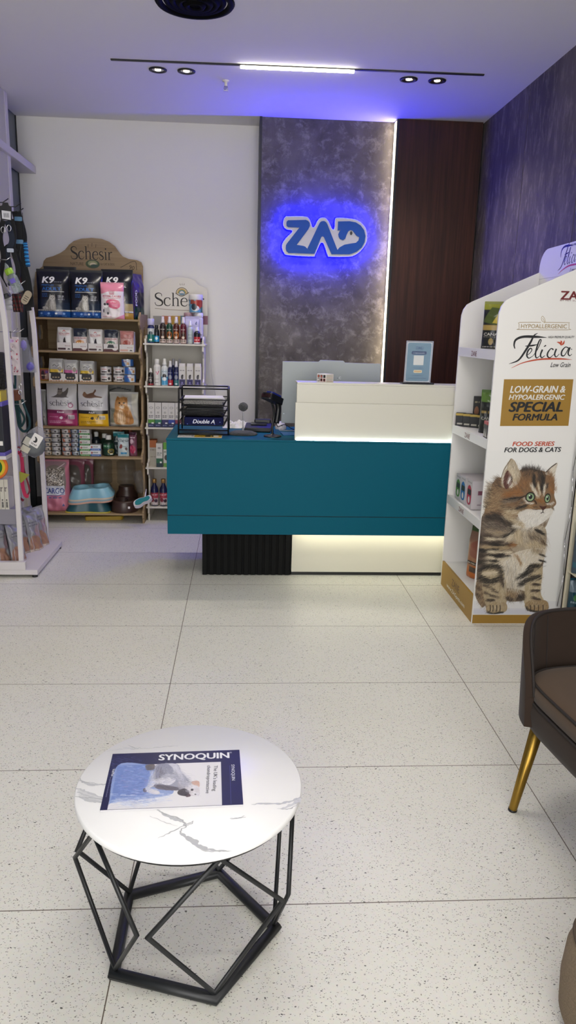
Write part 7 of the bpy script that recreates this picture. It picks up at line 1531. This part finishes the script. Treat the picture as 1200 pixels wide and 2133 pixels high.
for i in (0, nu - 1): grid([[inn[i][j], out[i][j]] for j in range(nw)], i == 0)
for i, fl in ((0, 0), (nu - 1, 1)):
    tri = [inn[i][-1], rim[i][1], out[i][-1]]; a.add(tri if fl else tri[::-1], [(0, 1, 2)], M_VEL)
brest = a.build('backrest', t)
MB().tube([inn[i][-1][:2] + (inn[i][-1][2] + .004,) for i in range(nu)], .0045, M_PIPE, 6).build('piping', brest)
for u in (-.75, -.5, -.25, 0, .25, .5, .75):
    MB().tube([shell_pt(u, w_, -.004) for w_ in np.linspace(.12, .97, 12)], .0016, M_PIPE, 5).build('seam', brest)
for sx, sy in ((-1, 1), (1, 1), (-1, -1), (1, -1)):
    top = Vector((sx * .19, sy * .165, .335)); bot = Vector((sx * .232, sy * .196, 0.0))
    pts = [bot, bot + (top - bot) * .03, top]; lg = MB().tube([tuple(p) for p in pts], [.0125, .0125, .021], M_BRASS, 14).build('leg', t); MB().tube([tuple(bot), tuple(bot + (top - bot) * .02)], .0135, M_BLACK, 14).build('glide', lg)
# tweed armchair cut by the frame edge
M_TW = mat('speckled_tweed', '#85735c', .95, bump=.7, bscale=260, vary=.4)
t = thing('pouf', 'brown speckled tweed ottoman cut off at the lower right corner', 'ottoman', (.956, 1.05, 0))
a = MB(); lv = [(.86, .0), (.93, .012), (.99, .05), (1., .12), (.985, .19), (.95, .225), (.88, .24), (.6, .246), (.2, .248), (.01, .248)]
def sq(k, n=72):
    out = []
    for i in range(n):
        q = 2 * PI * i / n; c, s_ = math.cos(q), math.sin(q); e = 2 / 5.
        out.append((math.copysign(abs(c) ** e, c) * .3 * k, math.copysign(abs(s_) ** e, s_) * .26 * k))
    return out
V = []; F = []; n = 72
for k, z in lv: V += [(x, y, z) for x, y in sq(k)]
for j in range(len(lv) - 1):
    for i in range(n): F.append((j * n + i, j * n + (i + 1) % n, (j + 1) * n + (i + 1) % n, (j + 1) * n + i))
a.add(V, F, M_TW, True); a.add(V[:n], [tuple(range(n))[::-1]], M_TW); cb = a.build('cushion_body', t)
MB().tube([(x, y, .226) for x, y in sq(.952)], .004, mat('tweed_piping', '#4d4134', .9), 6, closed=True).build('piping', cb)
# ================================================================= LIGHT AND CAMERA
def area(name, loc, sx, sy, power, col, rot=(0, 0, 0), spread=180):
    l = bpy.data.lights.new(name, 'AREA'); l.shape = 'RECTANGLE'; l.size = sx; l.size_y = sy; l.energy = power; l.color = col; l.spread = math.radians(spread)
    o = bpy.data.objects.new(name, l); COL.objects.link(o); o.location = loc; o.rotation_euler = rot; return o
def spot(name, loc, power, col, ang=70, blend=.6, r=.03):
    l = bpy.data.lights.new(name, 'SPOT'); l.energy = power; l.color = col; l.spot_size = math.radians(ang); l.spot_blend = blend; l.shadow_soft_size = r
    o = bpy.data.objects.new(name, l); COL.objects.link(o); o.location = loc; return o
WARM = (1., .93, .80); NEUT = (1., .965, .92)
# unseen area lights added to brighten the front of the shop
for k, y in enumerate((2.2, .2)):
    area('front_fill_area', (.29, y, 2.78), .9, .12, 16, NEUT)
for x in (-1.0, 1.0):
    for y in (2.7, 1.0): spot('ceiling_spot', (x, y, 2.78), 9, NEUT, 95, .8, .05)
for x in (-.49, -.33, .93, 1.1): spot('downlight_lamp', (x, 4.72, 2.76), 19, WARM, 125, .8, .03)
W = bpy.data.worlds.new('front_fill_world'); SC.world = W; W.use_nodes = True  # even world light, added as fill through the open front of the room
W.node_tree.nodes['Background'].inputs[0].default_value = (.90, .89, .87, 1); W.node_tree.nodes['Background'].inputs[1].default_value = 6.0
cam = bpy.data.cameras.new('camera'); co = bpy.data.objects.new('camera', cam); COL.objects.link(co); SC.camera = co
yaw, pitch, roll, fpx, hcam = .0654973, .2389985, .0257311, 1558.15, 1.39199
f = Vector((math.sin(yaw) * math.cos(pitch), math.cos(yaw) * math.cos(pitch), -math.sin(pitch)))
r = Vector((math.cos(yaw), -math.sin(yaw), 0)); u = r.cross(f)
r2 = r * math.cos(roll) + u * math.sin(roll); u2 = u * math.cos(roll) - r * math.sin(roll)
mw = Matrix((r2, u2, -f)).transposed().to_4x4(); mw.translation = (0, 0, hcam); co.matrix_world = mw
cam.sensor_fit = 'HORIZONTAL'; cam.sensor_width = 36; cam.lens = fpx * 36 / 1200; cam.clip_start = .02
vs = SC.view_settings; vs.view_transform = 'Standard'; vs.look = 'None'; vs.gamma = 1; vs.use_curve_mapping = False; vs.exposure = 0.03
SC.cycles.use_denoising = True; SC.cycles.max_bounces = 8; SC.cycles.diffuse_bounces = 5; SC.cycles.transparent_max_bounces = 8; SC.cycles.caustics_reflective = False; SC.cycles.caustics_refractive = False
SC.cycles.sample_clamp_indirect = 4
